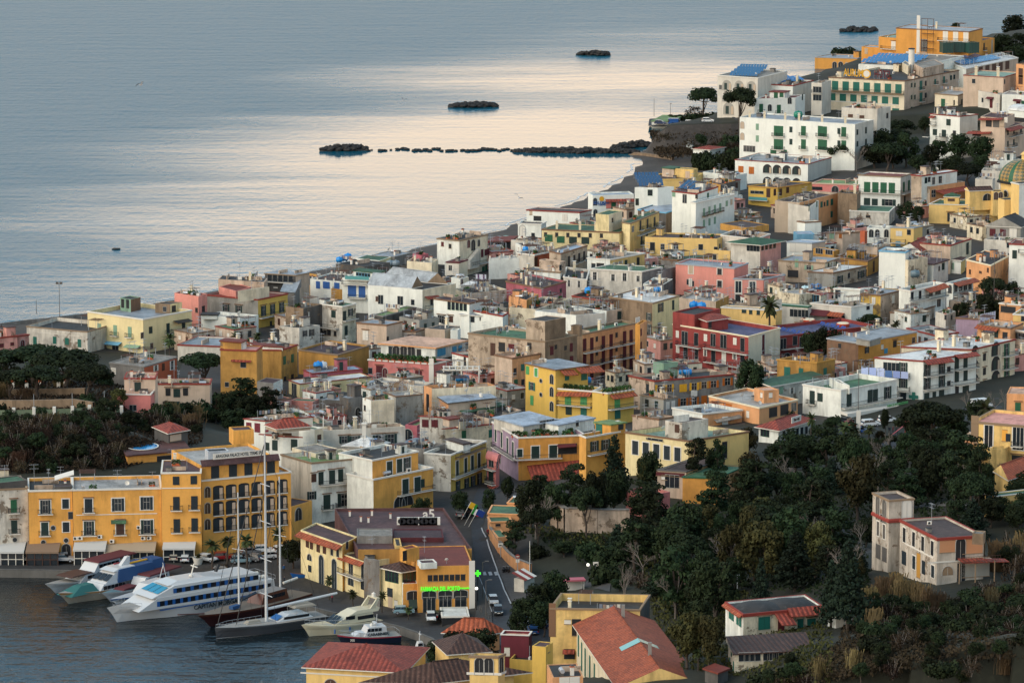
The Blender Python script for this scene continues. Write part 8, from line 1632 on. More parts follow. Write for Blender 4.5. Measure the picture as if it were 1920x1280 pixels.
a=MB();cabin(a,L*.02,L*.52,3.3,3.55,3.7,MAR,.2,.2);cabin(a,L*.66,L*.9,1.9,2.2,2.6,MAR,.8,.2);a.build('maroon_canopy',e)
e,L=boat('excursion_boat','small white boat with blue side stripe and red seats beside the ferry bow',(222,1140),(350,1100),g='excursion boats moored at the quay')
a=MB();hull_mb(a,L*1.12,4.0,1.3,1.0,WH,None,.14,.95,BL,deck=WH);a.build('hull',e);a=MB();cabin(a,L*.35,L*.72,1.4,3.3,3.2,WH,2.2,.2);a.build('cabin',e);a=MB();band(a,L*.38,L*.62,2.2,3.0,3.2,BL,3);a.build('windows',e);a=MB()
for k in range(5):a.box((1+k*1.6,0,1.9),(.6,2.6,.8),RD)
a.tube((L*.4,0,3.2),(L*.36,.3,6.0),.08,WH);a.tube((L*.3,0,3.2),(L*.33,-.3,6.2),.08,WH);a.build('seats',e)
e,L=boat('sailing_yacht','long grey sailing yacht with one very tall white mast',(403,1197),(603,1166),cat='yacht');W5=5.6
a=MB();hull_mb(a,L*1.0,W5,1.75,.35,GY,mat('yacht white boot stripe',(.5,.5,.5),.4),.0,.9,plumb=True,deck=TK,draft=.3);a.build('hull',e)
a=MB();cabin(a,L*.12,L*.46,1.8,2.9,W5*.62,WH,2.8,1.5,.2);a.build('deckhouse',e);a=MB();band(a,L*.16,L*.40,2.1,2.6,W5*.6,DG,1,off=.05);a.quad([(L*.455,-1.3,2.05),(L*.455,1.3,2.05),(L*.40,1.1,2.75),(L*.40,-1.1,2.75)],BL);a.build('windows',
e)
a=MB();cabin(a,L*.09,L*.30,3.9,4.2,W5*.6,BG,.6,.3);[a.tube((x,y,1.8),(x,y,3.9),.04,pm('metal'))for x in(L*.1,L*.28)for y in(-1.6,1.6)];a.build('bimini',e)
mx=L*.52;Hm=37.5
a=MB();a.tube((mx,0,1.5),(mx,0,Hm),.30,WH,10,.16);
for f_ in(.18,.36,.55,.74):z=Hm*f_;a.tube((mx,-2.4*(1-f_*.4),z+.2),(mx,2.4*(1-f_*.4),z+.2),.07,WH,6)
a.build('mast',e)
a=MB();a.tube((mx-.3,0,4.2),(mx-15.5,0,5.2),.27,WH,10,.24);a.build('boom',e)
a=MB();WR=mat('rigging wire',(.02,.02,.022),.5)
for s in(-1,1):a.tube((mx-.5,s*W5*.46,1.8),(mx,s*2.0,Hm*.36),.03,WR,4);a.tube((mx,s*2.0,Hm*.36),(mx,0,Hm*.97),.03,WR,4)
a.tube((L*.98,0,2.1),(mx,0,Hm*.96),.09,WR,5);a.tube((L*.80,0,2.1),(mx,0,Hm*.72),.09,WR,5);a.tube((.3,0,1.9),(mx,0,Hm*.98),.03,WR,4);a.build('rigging',e)
a=MB();cabin(a,L*.58,L*.72,1.9,2.5,1.5,BG,.6,.4,.3);a.build('tender',e);rails(e,[(L*.5,W5*.47,1.8),(L*.85,W5*.3,2.0),(L*.99,0,2.1),(L*.85,-W5*.3,2.0),(L*.5,-W5*.47,1.8)],.6)
a=MB();a.tube((mx,.2,Hm*.99),(mx,.2,Hm+1),.02,WR);a.box((mx-.4,.2,Hm+.7),(.7,.03,.4),RD);a.build('pennant',e)
e,L=boat('wooden_schooner','dark red two masted wooden schooner between the ferry and grey yacht',(392,1176),(566,1126),cat='schooner');W6=6.0
a=MB();hull_mb(a,L*1.12,W6,1.9,1.1,mat('schooner maroon hull',(.045,.012,.012),.4),NV,.14,.9,MH,deck=mat('bare teak',(.16,.13,.10),.8));a.build('hull',e)
a=MB();cabin(a,L*.22,L*.52,2.0,4.0,W6*.62,MH,1.0,.6,.1,roof=mat('grey canvas',(.2,.19,.18),.9));a.build('deckhouse',e);a=MB();band(a,L*.26,L*.48,2.8,3.5,W6*.6,DG,5);a.build('windows',e)
for mx_,Hm_ in((L*.68,24.5),(L*.235,25.5)):
 a=MB();a.tube((mx_,0,2),(mx_,0,Hm_),.22,WH,8,.12);a.tube((mx_,-1.6,Hm_*.55),(mx_,1.6,Hm_*.55),.05,WH);a.build('mast',e)
 a=MB();[a.tube((mx_-.4,s*W6*.45,2.3),(mx_,0,Hm_*.95),.03,WR,4)for s in(-1,1)];a.tube((mx_+7,0,3),(mx_,0,Hm_*.97),.06,WR,4);a.build('rigging',e)
a=MB();a.tube((L*1.05,0,3.0),(L*1.32,0,4.2),.14,MH,8);a.build('bowsprit',e);a=MB();a.tube((L*.66,0,3.6),(L*.5,0,4.2),.3,NV,8);a.tube((L*.2,0,4.6),(L*.05,0,4.8),.26,pm('w'),8);a.box((L*.76,.8,2.9),(2.2,1.0,.6),BT);a.build('furled_sail',
e)
e,L=boat('motor_yacht','cream motor yacht with black windows and a flybridge',(578,1193),(706,1172),cat='yacht');W7=4.9
a=MB();hull_mb(a,L*1.1,W7,1.5,1.0,CR,mat('cream hull bottom',(.3,.28,.22),.4),.12,.95,deck=CR);a.build('hull',e)
a=MB();cabin(a,L*.10,L*.72,1.7,3.3,W7*.78,CR,4.0,.4,.12);cabin(a,L*.05,L*.46,3.3,3.9,W7*.72,CR,1.6,-.5,.1);a.build('superstructure',e)
a=MB();band(a,L*.12,L*.36,2.2,2.9,W7*.76,DG);band(a,L*.38,L*.52,2.35,3.05,W7*.74,DG);[a.quad([(L*.70-.3,s*1.1-.5,1.95),(L*.70-.3,s*1.1+.5,1.95),(L*.56,s*1.0+.45,3.1),(L*.56,s*1.0-.45,3.1)],DG)for s in(-1,0,1)];[a.v.__setitem__(i,
(a.v[i][0]+.15,a.v[i][1],a.v[i][2]+.12))for i in range(8,len(a.v))];a.build('windows',e)
a=MB();a.prism([(L*.08,3.9),(L*.16,3.9),(L*.06,5.6),(L*.02,5.6)],-1.6,-1.3,CR);a.prism([(L*.08,3.9),(L*.16,3.9),(L*.06,5.6),(L*.02,5.6)],1.3,1.6,CR);a.box((L*.04,0,5.6),(.8,3.2,.2),CR);a.lathe([(.01,.9),(.4,.6),(.4,0)],pm('w'),
10,(L*.04,0,5.7));a.build('radar_arch',e);rails(e,[(L*.5,W7*.45,1.9),(L*.85,W7*.28,2.3),(L*1.05,0,2.6),(L*.85,-W7*.28,2.3),(L*.5,-W7*.45,1.9)],.7)
a=MB();[a.tube((L*f_,W7*.5+.1,.5),(L*f_,W7*.5+.1,1.3),.14,BL,8)for f_ in(.3,.5,.72)];a.build('fender',e)
e,L=boat('patrol_boat','dark blue patrol boat with red rail and white cabin marked with black letters',(642,1209),(747,1200),cat='patrol boat');W8=3.9
a=MB();hull_mb(a,L*1.1,W8,1.35,.75,NV,NV,.1,.95,mat('patrol red rail',(.28,.02,.04),.4),deck=pm('grey'));a.build('hull',e)
a=MB();cabin(a,L*.24,L*.66,1.4,3.3,W8*.8,WH,1.0,.2,.06);cabin(a,L*.62,L*.86,1.6,2.3,W8*.62,WH,1.4,.1,.1);a.build('cabin',e);a=MB();band(a,L*.34,L*.60,2.5,3.1,W8*.78,DG,4);a.build('windows',e)
sdt(e,'CARABINIERI',L*.40,1.95,W8*.4+.08,.75,pm('navy'),.95,1);sdt(e,'705',L*.86,1.1,W8*.36,.6,pm('w'),1,1)
a=MB();a.tube((L*.4,0,3.3),(L*.38,0,5.4),.06,WH);a.box((L*.42,0,3.8),(.5,1.8,.25),WH);a.lathe([(.01,.5),(.3,.3),(.3,0)],pm('w'),8,(L*.48,0,3.3));a.build('radar_mast',e);rails(e,[(.3,W8*.4,1.4),(.3,-W8*.4,1.4),(L*.2,-W8*.45,
1.4)],.9);rails(e,[(L*.6,W8*.42,1.5),(L*1.05,0,2.1),(L*.6,-W8*.42,1.5)],.7)
def dinghy(label,bow,stern,m,inner,cab=None,cat='boat',name='dinghy'):
 e,L=boat(name,label,bow,stern,g=None,cat=cat);a=MB();hull_mb(a,L*1.1,max(1.6,L*.36),.7,.35,m,None,.12,.9,deck=inner);a.build('hull',e)
 if cab:a=MB();cabin(a,L*.3,L*.62,.7,2.2,L*.26,cab,.5,.1);a.tube((L*.45,0,2.2),(L*.42,0,4.2),.08,cab);a.box((L*.42,0,3.6),(.2,1.0,.15),cab);a.build('cabin',e);a=MB();band(a,L*.34,L*.56,1.5,2.0,L*.26,DG,1);a.build('windows',
e)
 return e
e=dinghy('small white pilot boat with red markings and a mast below the harbour corner',(762,1226),(806,1222),WH,WH,WH,name='pilot_boat');sdt(e,'orms',1.6,.35,.95,.6,RD,1,1)
dinghy('grey inflatable dinghy beside the grey yacht stern',(612,1160),(640,1152),pm('concd'),pm('grey'));dinghy('small dark dinghy behind the cream motor yacht',(640,1154),(668,1148),pm('dkgl'),pm('concd'));dinghy('white dinghy among the boats below the pale yellow building',
(596,1146),(622,1140),WH,pm('grey'))
e=dinghy('blue wooden rowing boat stored ashore by the curved pale yellow building',(548,1098),(590,1096),BL,pm('brn'));e.location.z=1.6;
_car={}
def car_parts(kind):
 if kind in _car:return _car[kind]
 L,W,Hh={'hatch':(4.0,1.7,1.5),'estate':(4.5,1.78,1.52),'van':(4.9,1.95,2.1),'suv':(4.3,1.8,1.62)}[kind]
 prof={'hatch':[(0,.35),(0,.78),(.06,.95),(.30,1.0),(.44,.99),(.74,.94),(.96,.80),(1.0,.60),(1.0,.35)]}.get(kind,[(0,.38),(0,.85),(.03,1.0),(.30,1.03),(.5,1.03),(.74,1.0),(.95,.88),(1.0,.62),(1.0,.38)])
 b=MB();m='BODY';y=W/2
 PT=[(x*L-L/2,z)for x,z in prof];body=bpy.data.materials.get('car body slot')or mat('car body slot',(.5,.5,.5),.25)
 n=len(PT)
 for s in(1,-1):
  P=[(x,s*y*(1 if z<.9 else.96),z)for x,z in PT];b.quad(P if s>0 else P[::-1],body)
 for k in range(n-1):
  (x0,z0),(x1,z1)=PT[k],PT[k+1];y0=y*(1 if z0<.9 else.96);y1=y*(1 if z1<.9 else.96);b.quad([(x0,-y0,z0),(x1,-y1,z1),(x1,y1,z1),(x0,y0,z0)][::-1],body)
 b.quad([(PT[0][0],-y,PT[0][1]),(PT[-1][0],-y,PT[-1][1]),(PT[-1][0],y,PT[-1][1]),(PT[0][0],y,PT[0][1])],pm('blk'))
 zb=1.0;g=MB();r0,r1,f0,f1={'hatch':(-.47,-.36,.08,.26),'estate':(-.49,-.42,.06,.24),'van':(-.49,-.47,.22,.34),'suv':(-.48,-.40,.08,.25)}[kind]
 C=[(r0*L,zb-.03),(r1*L,Hh-.04),(f0*L,Hh-.04),(f1*L,zb-.03)];yt=y*.80;yb=y*.94
 gl=mat('car glass',(.01,.012,.015),.08)
 for s in(1,-1):
  q=[(C[0][0],s*yb,C[0][1]),(C[1][0],s*yt,C[1][1]),(C[2][0],s*yt,C[2][1]),(C[3][0],s*yb,C[3][1])];g.quad(q if s<0 else q[::-1],gl)
 g.quad([(C[2][0],-yt,C[2][1]),(C[3][0],-yb,C[3][1]),(C[3][0],yb,C[3][1]),(C[2][0],yt,C[2][1])],gl);g.quad([(C[0][0],-yb,C[0][1]),(C[1][0],-yt,C[1][1]),(C[1][0],yt,C[1][1]),(C[0][0],yb,C[0][1])],gl)
 b.box(((C[1][0]+C[2][0])/2,0,Hh-.02),(C[2][0]-C[1][0]+.08,yt*2+.05,.08),body)
 for fx in(C[0][0]*.35+C[1][0]*.65,(C[1][0]+C[2][0])/2):b.box((fx,0,(zb+Hh)/2-.02),(.10,yt*2+.10,Hh-zb-.06),body)
 if kind=='van':b.box((-.1*L,0,1.5),(L*.62,W*.95,1.0),body)
 wh=MB();wh.tube((0,-.11,0),(0,.11,0),.32,pm('blk'),14);rim=MB();rim.tube((0,-.12,0),(0,.12,0),.19,pm('silver',.3,.5),10)
 hl=MB();hl.box((0,0,0),(.08,.36,.16),mat('headlamp',(.6,.62,.62),.15));tl=MB();tl.box((0,0,0),(.08,.22,.3),mat('tail lamp',(.25,.01,.01),.3));bp_=MB();bp_.box((0,0,.42),(.1,W*.94,.16),pm('blk'));bp_.box((0,0,.58),(.11,.5,
.12),pm('w'))
 r=dict(L=L,W=W,body=b.mesh('body'),glass=g.mesh('glass'),wheel=wh.mesh('wheel'),rim=rim.mesh('rim'),hl=hl.mesh('headlight'),tl=tl.mesh('tail_light'),bump=bp_.mesh('bumper'));_car[kind]=r;return r
CARC=dict(silver=(.38,.39,.40),white=(.68,.69,.68),beige=(.45,.40,.32),red=(.22,.012,.015),grey=(.16,.165,.17),black=(.012,.013,.015),blue=(.03,.10,.30),lblue=(.22,.34,.38),dkblue=(.015,.035,.10))
_cb={}
def car(x,y,face,colr,kind,label,g='cars parked in the town'):
 """face: heading in degrees as seen on the ground, 0 = to the right, 90 = away from the viewer"""
 r=car_parts(kind);P=gat(x,y);P.z=max(gz(P.x,P.y)+.14,1.55)
 if project(P)[1]<y+30:pass
 e=empty('car',P,rad(face));tag(e,label,'van' if kind=='van' else 'car',g)
 k=(kind,colr)
 if k not in _cb:
  me_=r['body'].copy();cm_=mat('car paint '+colr,CARC[colr],.22);
  for i in range(len(me_.materials)):
   if me_.materials[i].name.startswith('car body slot'):me_.materials[i]=cm_
  _cb[k]=me_
 inst(_cb[k],'body',e);inst(r['glass'],'windows',e)
 for sx in(-1,1):
  for sy in(-1,1):
   w=inst(r['wheel'],'wheel',e,MT((sx*r['L']*.31,sy*(r['W']/2-.1),.32)));inst(r['rim'],'rim',w)
 for sy in(-1,1):inst(r['hl'],'headlight',e,MT((r['L']/2-.02,sy*.6,.72)));inst(r['tl'],'tail_light',e,MT((-r['L']/2+.02,sy*.68,.85)))
 inst(r['bump'],'bumper',e,MT((r['L']/2+.02,0,0)));inst(r['bump'],'bumper',e,MT((-r['L']/2-.02,0,0)))
HF='cars parked along the harbour front'
for c in[(22,1061,178,'silver','estate','silver car at the left end of the quay, before the white awning',HF),(68,1062,178,'beige','estate','beige silver car on the quay, second from the left',HF),(119,1061,2,'silver','estate',
'silver estate car before the arched street door',HF),(121,1047,92,'silver','hatch','silver car parked nose in at the arched street door',HF),(327,1051,88,'beige','hatch','beige car parked tail out before the white shop front',
HF),(348,1053,88,'white','hatch','white car parked tail out beside the large flower pot',HF),(389,1053,-30,'white','hatch','white hatchback with black roof before the hotel palms',HF),(420,1050,10,'red','suv','red car before the hotel palms',
HF),(470,1040,20,'grey','hatch','grey car behind the schooner mast under the palms',HF),(474,1052,150,'grey','hatch','grey car with roof box by the schooner mast',HF),(500,1048,195,'white','hatch','white hatchback right of the tallest mast',
HF),(530,1036,30,'white','hatch','white car beside the dark tree at the hotel',HF),(494,1036,10,'white','hatch','white car partly behind the tallest mast',HF),(422,1074,-20,'black','estate','black car behind the ferry roof',
HF),(448,1080,-20,'grey','estate','dark grey car behind the ferry upper deck',HF),(451,1056,10,'lblue','hatch','pale blue car between red and grey cars',HF),(430,1088,-20,'black','hatch','dark car closest to the ferry upper deck',
HF),(757,1157,5,'lblue','hatch','pale blue car at the pharmacy corner','cars by the pharmacy'),(808,1170,-86,'white','hatch','white car driving towards the viewer below the pharmacy','cars by the pharmacy'),(824,1160,60,'black',
'hatch','black car behind the black kiosk','cars by the pharmacy'),(925,1132,-84,'silver','hatch','silver car driving down the harbour road','cars driving on the harbour road'),(934,1151,-86,'black','hatch','black car driving down the harbour road',
'cars driving on the harbour road'),(884,966,8,'black','van','black van parked at the top of the harbour road',None),(866,968,80,'grey','van','grey van behind the maroon roofed block',None),(1000,1188,95,'blue','suv','bright blue car parked by the ochre house',
None),(1022,1178,-30,'dkblue','hatch','dark blue car with raised tailgate by the ochre house',None),(1004,1172,-10,'dkblue','hatch','dark blue car behind the bright blue one',None),(987,1180,60,'white','hatch','white car half hidden left of the blue cars',
None),(1632,800,22,'white','suv','white car left of the pair before the glass pharmacy','cars in the pharmacy street'),(1664,793,22,'white','suv','white car right of the pair before the glass pharmacy','cars in the pharmacy street'),
(1597,803,5,'red','hatch','red car before the glass pharmacy','cars in the pharmacy street'),(1611,813,20,'blue','hatch','blue car in the middle of the pharmacy street','cars in the pharmacy street'),(1711,836,5,'white','hatch',
'white hatchback under the huge umbrella pine',None),(1505,832,5,'white','hatch','white car at the restaurant end of the street',None),(1840,765,25,'white','van','white van under the arched loggias',None),(1588,795,60,'black',
'hatch','black car under the purple sign',None),(1238,242,-10,'dkblue','hatch','dark blue car at the seaward end of the clifftop car park','cars in the clifftop car park'),(1266,242,0,'blue','van','blue van in the clifftop car park',
'cars in the clifftop car park'),(1294,242,0,'white','hatch','white car in the middle of the clifftop car park','cars in the clifftop car park'),(1327,242,0,'white','hatch','white car by the clifftop car park exit','cars in the clifftop car park'),
(1309,243,0,'beige','hatch','beige car between the two white clifftop cars','cars in the clifftop car park')]:car(*c)
def scooter(x,y,f,label):
 P=gat(x,y);P.z=max(gz(P.x,P.y)+.14,1.55);e=empty('scooter',P,rad(f));tag(e,label,'scooter','parked scooters')
 a=MB();a.prism([(-.7,.5),(-.75,.85),(0,.8),(.1,.4),(.5,.4),(.6,1.0),(.7,1.0),(.6,.3),(-.4,.3)],-.18,.18,pm('blk'));a.build('body',e)
 for x_ in(-.6,.65):a=MB();a.tube((x_,-.06,.24),(x_,.06,.24),.24,pm('blk'),12);a.build('wheel',e)
 a=MB();a.tube((.62,-.3,1.05),(.62,.3,1.05),.03,pm('metal'));a.build('handlebar',e)
for q in((944,1074,80,'leftmost of the scooters parked on the pavement'),(949,1073,80,'scooter in the middle of the pavement group'),(954,1074,80,'rightmost of the scooters parked on the pavement'),(912,944,30,'scooter at the white awning in the narrow street'),
(918,946,20,'second scooter at the white awning in the narrow street')):scooter(*q)
def tank(b,t,q,colr,label,rot=0,sc=1.0,g='blue water tanks on the roofs'):
 P=orp(b,q,t);e=empty('water_tank',P,rot);e.scale=(sc*.78,)*3;tag(e,label,'water tank',g)
 a=MB();m=mat('tank '+colr,hx(PAL.get(colr,colr)),.35);a.lathe([(.01,-.95),(.5,-.9),(.72,-.7),(.74,-.2),(.78,-.15),(.78,.15),(.74,.2),(.72,.7),(.5,.9),(.01,.95)],m,14)
 for i in range(len(a.v)):x,y,z=a.v[i];a.v[i]=(z,y,x+.95)
 if sc>2.5:
  a=MB();a.box((0,0,.9),(1.8,1.8,1.8),m);[a.box((x,y,.9),(.1,.1,1.9),m)for x in(-.9,-.3,.3,.9)for y in(-.92,.92)]
 a.build('barrel',e,smooth=sc<=2.5);a=MB();a.box((-.5,0,.12),(.12,1.1,.25),pm('concd'));a.box((.5,0,.12),(.12,1.1,.25),pm('concd'));a.build('cradle',e)
 a=MB();a.tube((0,0,1.65),(0,0,1.85),.22,m,10);a.build('lid',e)
def find(s):
 for b in ALLB:
  if s in b.label:return b
 raise KeyError(s)
bl='1B86D0'
for s,t,q,c,lab,sc in[('low house with tar roof and blue','J',(165,425),bl,'left blue water tank on the tar roof at the shore',1.2),('low house with tar roof and blue','J',(212,412),bl,'middle blue water tank on the tar roof at the shore',
1.3),('low house with tar roof and blue','J',(240,398),bl,'right blue water tank on the tar roof at the shore',1.3),('dark red building with cream','P',(430,85),bl,'left blue ball tank on top of the dark red building',1.5),
('dark red building with cream','P',(492,92),bl,'right blue ball tank on top of the dark red building',1.5),('grey unplastered','P',(345,615),bl,'left blue tank on the roof with yellow and orange shutters',1.5),('grey unplastered',
'P',(382,618),bl,'right blue tank on the roof with yellow and orange shutters',1.3),('low rose house with pale blue','I',(1265,975),bl,'blue barrel on the pale blue triangular roof',1.5),('low rose house with pale blue','I',
(1305,972),'C8CED0','white barrel on the pale blue triangular roof',1.4),('left terraced wing','N',(755,850),bl,'blue tank on the bright yellow terrace',1.2),('flat roofed house with blue barrel','K',(345,1190),bl,'large blue barrel behind the orange upper floor',
1.7),('peach house with roof terrace, white','K',(1180,515),'1A6A9C','left blue tank under the white pergola',1.2),('peach house with roof terrace, white','K',(1240,512),'1A6A9C','right blue tank under the white pergola',
1.2),('beige house with boilers','b',(345,835),bl,'left blue tank beside two white tanks',1.2),('beige house with boilers','b',(430,830),bl,'right blue tank beside two white tanks',1.2),('beige house with boilers','b',(230,
850),'B8D4DC','left white tank beside the blue tanks',1.1),('beige house with boilers','b',(295,850),'B8D4DC','right white tank beside the blue tanks',1.1),('brick fronted','M',(1005,1048),bl,'blue ball tank on the brick fronted house',
1.5),('terracotta orange house','M',(420,652),bl,'blue tank among the plants of the terracotta orange house',1.1),('tall house with bright white flank','K',(1405,195),bl,'blue tank on the house with bright white flank',1.2),
('house with green roof carpet in front','O',(160,930),bl,'blue tank before the salmon pink house',1.2),('dark tarred shed roofs','J',(600,462),'7E8C94','left grey boiler tank on the tarred shed roofs',1.4),('dark tarred shed roofs',
'J',(650,462),'7E8C94','right grey boiler tank on the tarred shed roofs',1.4),('white three storey flats','c',(100,395),'5C7078','grey tank beside the terracotta eave',1.6),('large white hotel of four','Q',(1355,470),'0E7A62',
'green tank on the large white hotel',1.8),('orange hotel ground range','R',(1222,378),'2C4A44','left dark green cube tank below the orange hotel',2.6),('orange hotel ground range','R',(1325,372),'2C4A44','middle dark green cube tank below the orange hotel',
2.6),('orange hotel ground range','R',(1448,378),'2C4A44','right dark green cube tank below the orange hotel',2.6)]:
 try:tank(find(s.replace('orange hotel ground range','long hotel range whose')),t,q,c,lab,random.uniform(0,.5),sc)
 except KeyError:print('NO',s)
def panels(b,t,q0,q1,rows,colsn,tilt=28,w=2.0,l=4.4,c='1D3550',label=''):
 """rows of solar panels standing on a roof: parts of that building"""
 a=MB();m=mat('solar panel '+c,hx(c),.18);A,B2=orp(b,q0,t),orp(b,q1,t);d=(B2-A);d.z=0;Lx=d.length;d.normalize();n=Vc((-d.y,d.x,0))
 if n.y<0:n=-n
 for r_ in range(rows):
  for k in range(colsn):
   P=A+d*(Lx*(k+.5)/colsn)+n*(r_*l*1.5+1);hw=Lx/colsn*.42;h1=.4+l*math.sin(rad(tilt));dp=l*math.cos(rad(tilt))
   q=[P-d*hw+Vc((0,0,.4)),P+d*hw+Vc((0,0,.4)),P+d*hw+n*dp+Vc((0,0,h1)),P-d*hw+n*dp+Vc((0,0,h1))];a.quad(q,m)
   for p in(q[2],q[3]):a.tube((p.x,p.y,b.roofz),p,.04,pm('metal'),4)
 a.build('solar_panels',b.o,M=b.inv.copy())
panels(SOL2,'Q',(760,112),(1000,118),4,10,14,c='2A5C84');panels(SOL3,'R',(440,478),(900,498),4,14,12,c='2E6CA0',l=4);panels(SOL4,'R',(1400,500),(1740,440),3,12,12,c='2E6CA0')
panels(SOL1,'M',(1470,60),(1700,58),3,7,20,c='284C70');panels(find('white cubic house with maroon'),'Q',(300,1075),(470,1100),1,4,25,c='284C70');panels(find('long white house with red rimmed'),'Q',(1180,175),(1440,150),2,
7,15,c='2C6CA8')
def line_wash(b,t,q0,q1,cols_,label,base=0,n=6,hgt=1.5):
 A,B2=orp(b,q0,t),orp(b,q1,t);e=empty('washing_line',(A+B2)/2);tag(e,label,'laundry');off=-(A+B2)/2;a=MB();rn=random.Random(3)
 up=Vc((0,0,2+base));[a.tube(P+off,P+off+up,.04,pm('metal'),5)for P in(A,B2)];a.tube(A+off+up,B2+off+up,.02,pm('metal'),4);a.build('line',e)
 for k in range(n):
  f0,f1=(k+.08)/n,(k+.92)/n;P,Q=A.lerp(B2,f0)+off+up,A.lerp(B2,f1)+off+up;h=hgt*rn.uniform(.7,1.1);m_=mat('cloth '+cols_[k%len(cols_)],hx(cols_[k%len(cols_)]),.9);s=MB();dz=Vc((0,0,-h));dn=Vc((.03,.04,0))
  s.quad([P,Q,Q+dz+dn*3,P+dz],m_);s.build('sheet',e)
line_wash(find('lilac walled house'),'c',(880,925),(1065,885),['D8D4DC','C8C4D8'],'row of white sheets drying on the roof beside the peach house',0,8,2.0)
line_wash(find('white garden house with cream'),'J',(1335,585),(1425,590),['D8D4DC','5A3058','CCD0D8'],'white and purple clothes drying beside the cream tent roof',0,6,1.6)
P,_,n_,u_=onf(WAP,'L',px('U',(740,535)));lw=empty('washing_line',P+n_*1.2);tag(lw,'blue and white sheets hanging from the white apartment block balcony','laundry')
for k in range(6):s=MB();s.box(((k-2.5)*1.9,-.05,-.2),(1.7,.04,2.4 if k<3 else 1.6),mat('cloth%d'%k,hx(['A9B8DC','9FB0DC','B4C0E0','4C6C9C','8494C4','A0ACD0'][k]),.9));s.build('sheet',lw).rotation_euler=(0,0,math.atan2(u_.y,
u_.x))
RK=mat('wet dark rock',(.022,.021,.020),.8,.6,'wall')
def rock_mesh(seed,n=1):
 rn=random.Random(seed);me_=MB()
 a=MB();a.lathe([(.01,-.5),(.6,-.35),(.9,0),(.7,.4),(.01,.55)],RK,7);
 a.v=[(x*(1+rn.uniform(-.25,.25)),y*(1+rn.uniform(-.25,.25)),z*(1+rn.uniform(-.3,.3)))for x,y,z in a.v];return a.mesh('rock')
RKM=[rock_mesh(k)for k in range(5)];rk=random.Random(9)
def reef(label,x0,y0,x1,y1,n,hgt,wid):
 """an island of boulders: one pile that reads as one thing"""
 A,B2=unp(x0,y0,0),unp(x1,y1,0);mb=MB();d=(B2-A);L=d.length;d.normalize();nn=Vc((-d.y,d.x,0));c=(A+B2)/2
 for k in range(n):
  f=rk.random();env=math.sin(math.pi*min(.97,max(.03,f)))**.45;P=A+d*L*f+nn*rk.gauss(0,wid*.42)*env-c;zz=rk.uniform(-.2,1)*hgt*env*math.exp(-(((P+c-A).dot(nn))/wid)**2)
  s=rk.uniform(.6,1.5);src=RKM[rk.randrange(5)];M=MT((P.x,P.y,zz))@MR(rk.uniform(0,6.28),4,'Z')@MR(rk.uniform(-.5,.5),4,'X')@MS(s,4)
  i0=len(mb.v);mb.v+=[tuple(M@v.co)for v in src.vertices];mi_=mb.mat(RK)
  for p in src.polygons:mb.f.append(tuple(i0+v for v in p.vertices));mb.mi.append(mi_)
 o_=mb.build('rock_reef');o_.location=c;tag(o_,label,'rocks');return o_
reef('dark rock reef at the left end of the breakwater line',604,283,686,281,190,1.6,2.6);reef('long unbroken rock breakwater reaching the beach',966,285,1196,287,460,1.2,2.4);reef('dark rock reef above the breakwater, centre of the bay',
843,201,930,200,190,1.5,3)
reef('small dark rock reef higher up, towards the hotels',1085,103,1142,104,120,1.5,3);reef('farthest dark rock reef near the mustard orange hotel',1578,60,1644,58,140,1.7,3.5);reef('rubble at the beach end of the breakwater',
1150,280,1214,272,130,1.6,3.5)
o_=MB();o_.v=[];
for k,(x,s_)in enumerate([(690,1.0),(697,.6),(714,1.5),(722,1.0),(733,.7),(746,1.3),(757,1.5),(763,1.3),(778,1.6),(784,1.1),(790,1.0),(799,1.6),(806,1.3),(814,1.1),(821,1.5),(828,1.0),(840,1.4),(846,1.5),(855,1.0),(868,1.2),
(877,1.5),(886,1.5),(893,1.2),(900,1.3),(908,1.7),(915,1.6),(921,1.5),(928,1.2),(936,1.0),(944,1.3),(952,1.1),(960,1.0)]):
 o_=inst(RKM[k%5],'boulder');o_.location=unp(x,281+rk.uniform(-2.5,2),.2);o_.scale=(s_*1.0,s_*.8,s_*.55);o_.rotation_euler=(0,0,k);tag(o_,'single dark boulder in the broken line of rocks across the bay','boulder','boulders of the broken breakwater')
for x,y,l in((218,467,'tiny dark rock awash in the sea at the left'),):o_=inst(RKM[1],'boulder');o_.location=unp(x,y,.1);o_.scale=(1.6,1.2,.6);tag(o_,l,'boulder')
def gull(x,y,dist,span,roll,yaw,label):
 r=ray(x,y).normalized();P=Vc((0,0,H))+r*dist;e=empty('seagull',P,yaw);e.rotation_euler=(roll,0,yaw);tag(e,label,'bird','gulls flying over the sea');m=mat('gull feathers',(.5,.5,.5),.8);mg=mat('gull grey wings',(.10,.11,
.12),.8);a=MB();a.lathe([(.0,-.32),(.06,-.2),(.10,0),(.07,.2),(.0,.34)],m,8)
 for i in range(len(a.v)):p=a.v[i];a.v[i]=(p[2],p[1],p[0])
 h=span/2
 for s in(1,-1):
  a.quad([(.14,s*.06,.03),(-.12,s*.06,.03),(-.10,s*h*.45,.20),(.16,s*h*.45,.22)],mg);a.quad([(.16,s*h*.45,.22),(-.10,s*h*.45,.20),(-.16,s*h,.06),(-.06,s*h,.06)],mg)
  a.quad([(-.12,s*.06,.01),(.14,s*.06,.01),(.16,s*h*.45,.20),(-.10,s*h*.45,.18)],m)
 a.build('body',e)
gull(264,159,430,1.1,rad(-25),rad(60),'gull gliding at the upper left');gull(973,371,440,1.3,rad(35),rad(95),'gull banking above the railed seafront house');gull(757,187,600,1.1,rad(10),rad(80),'small pale gull in the middle of the bay')
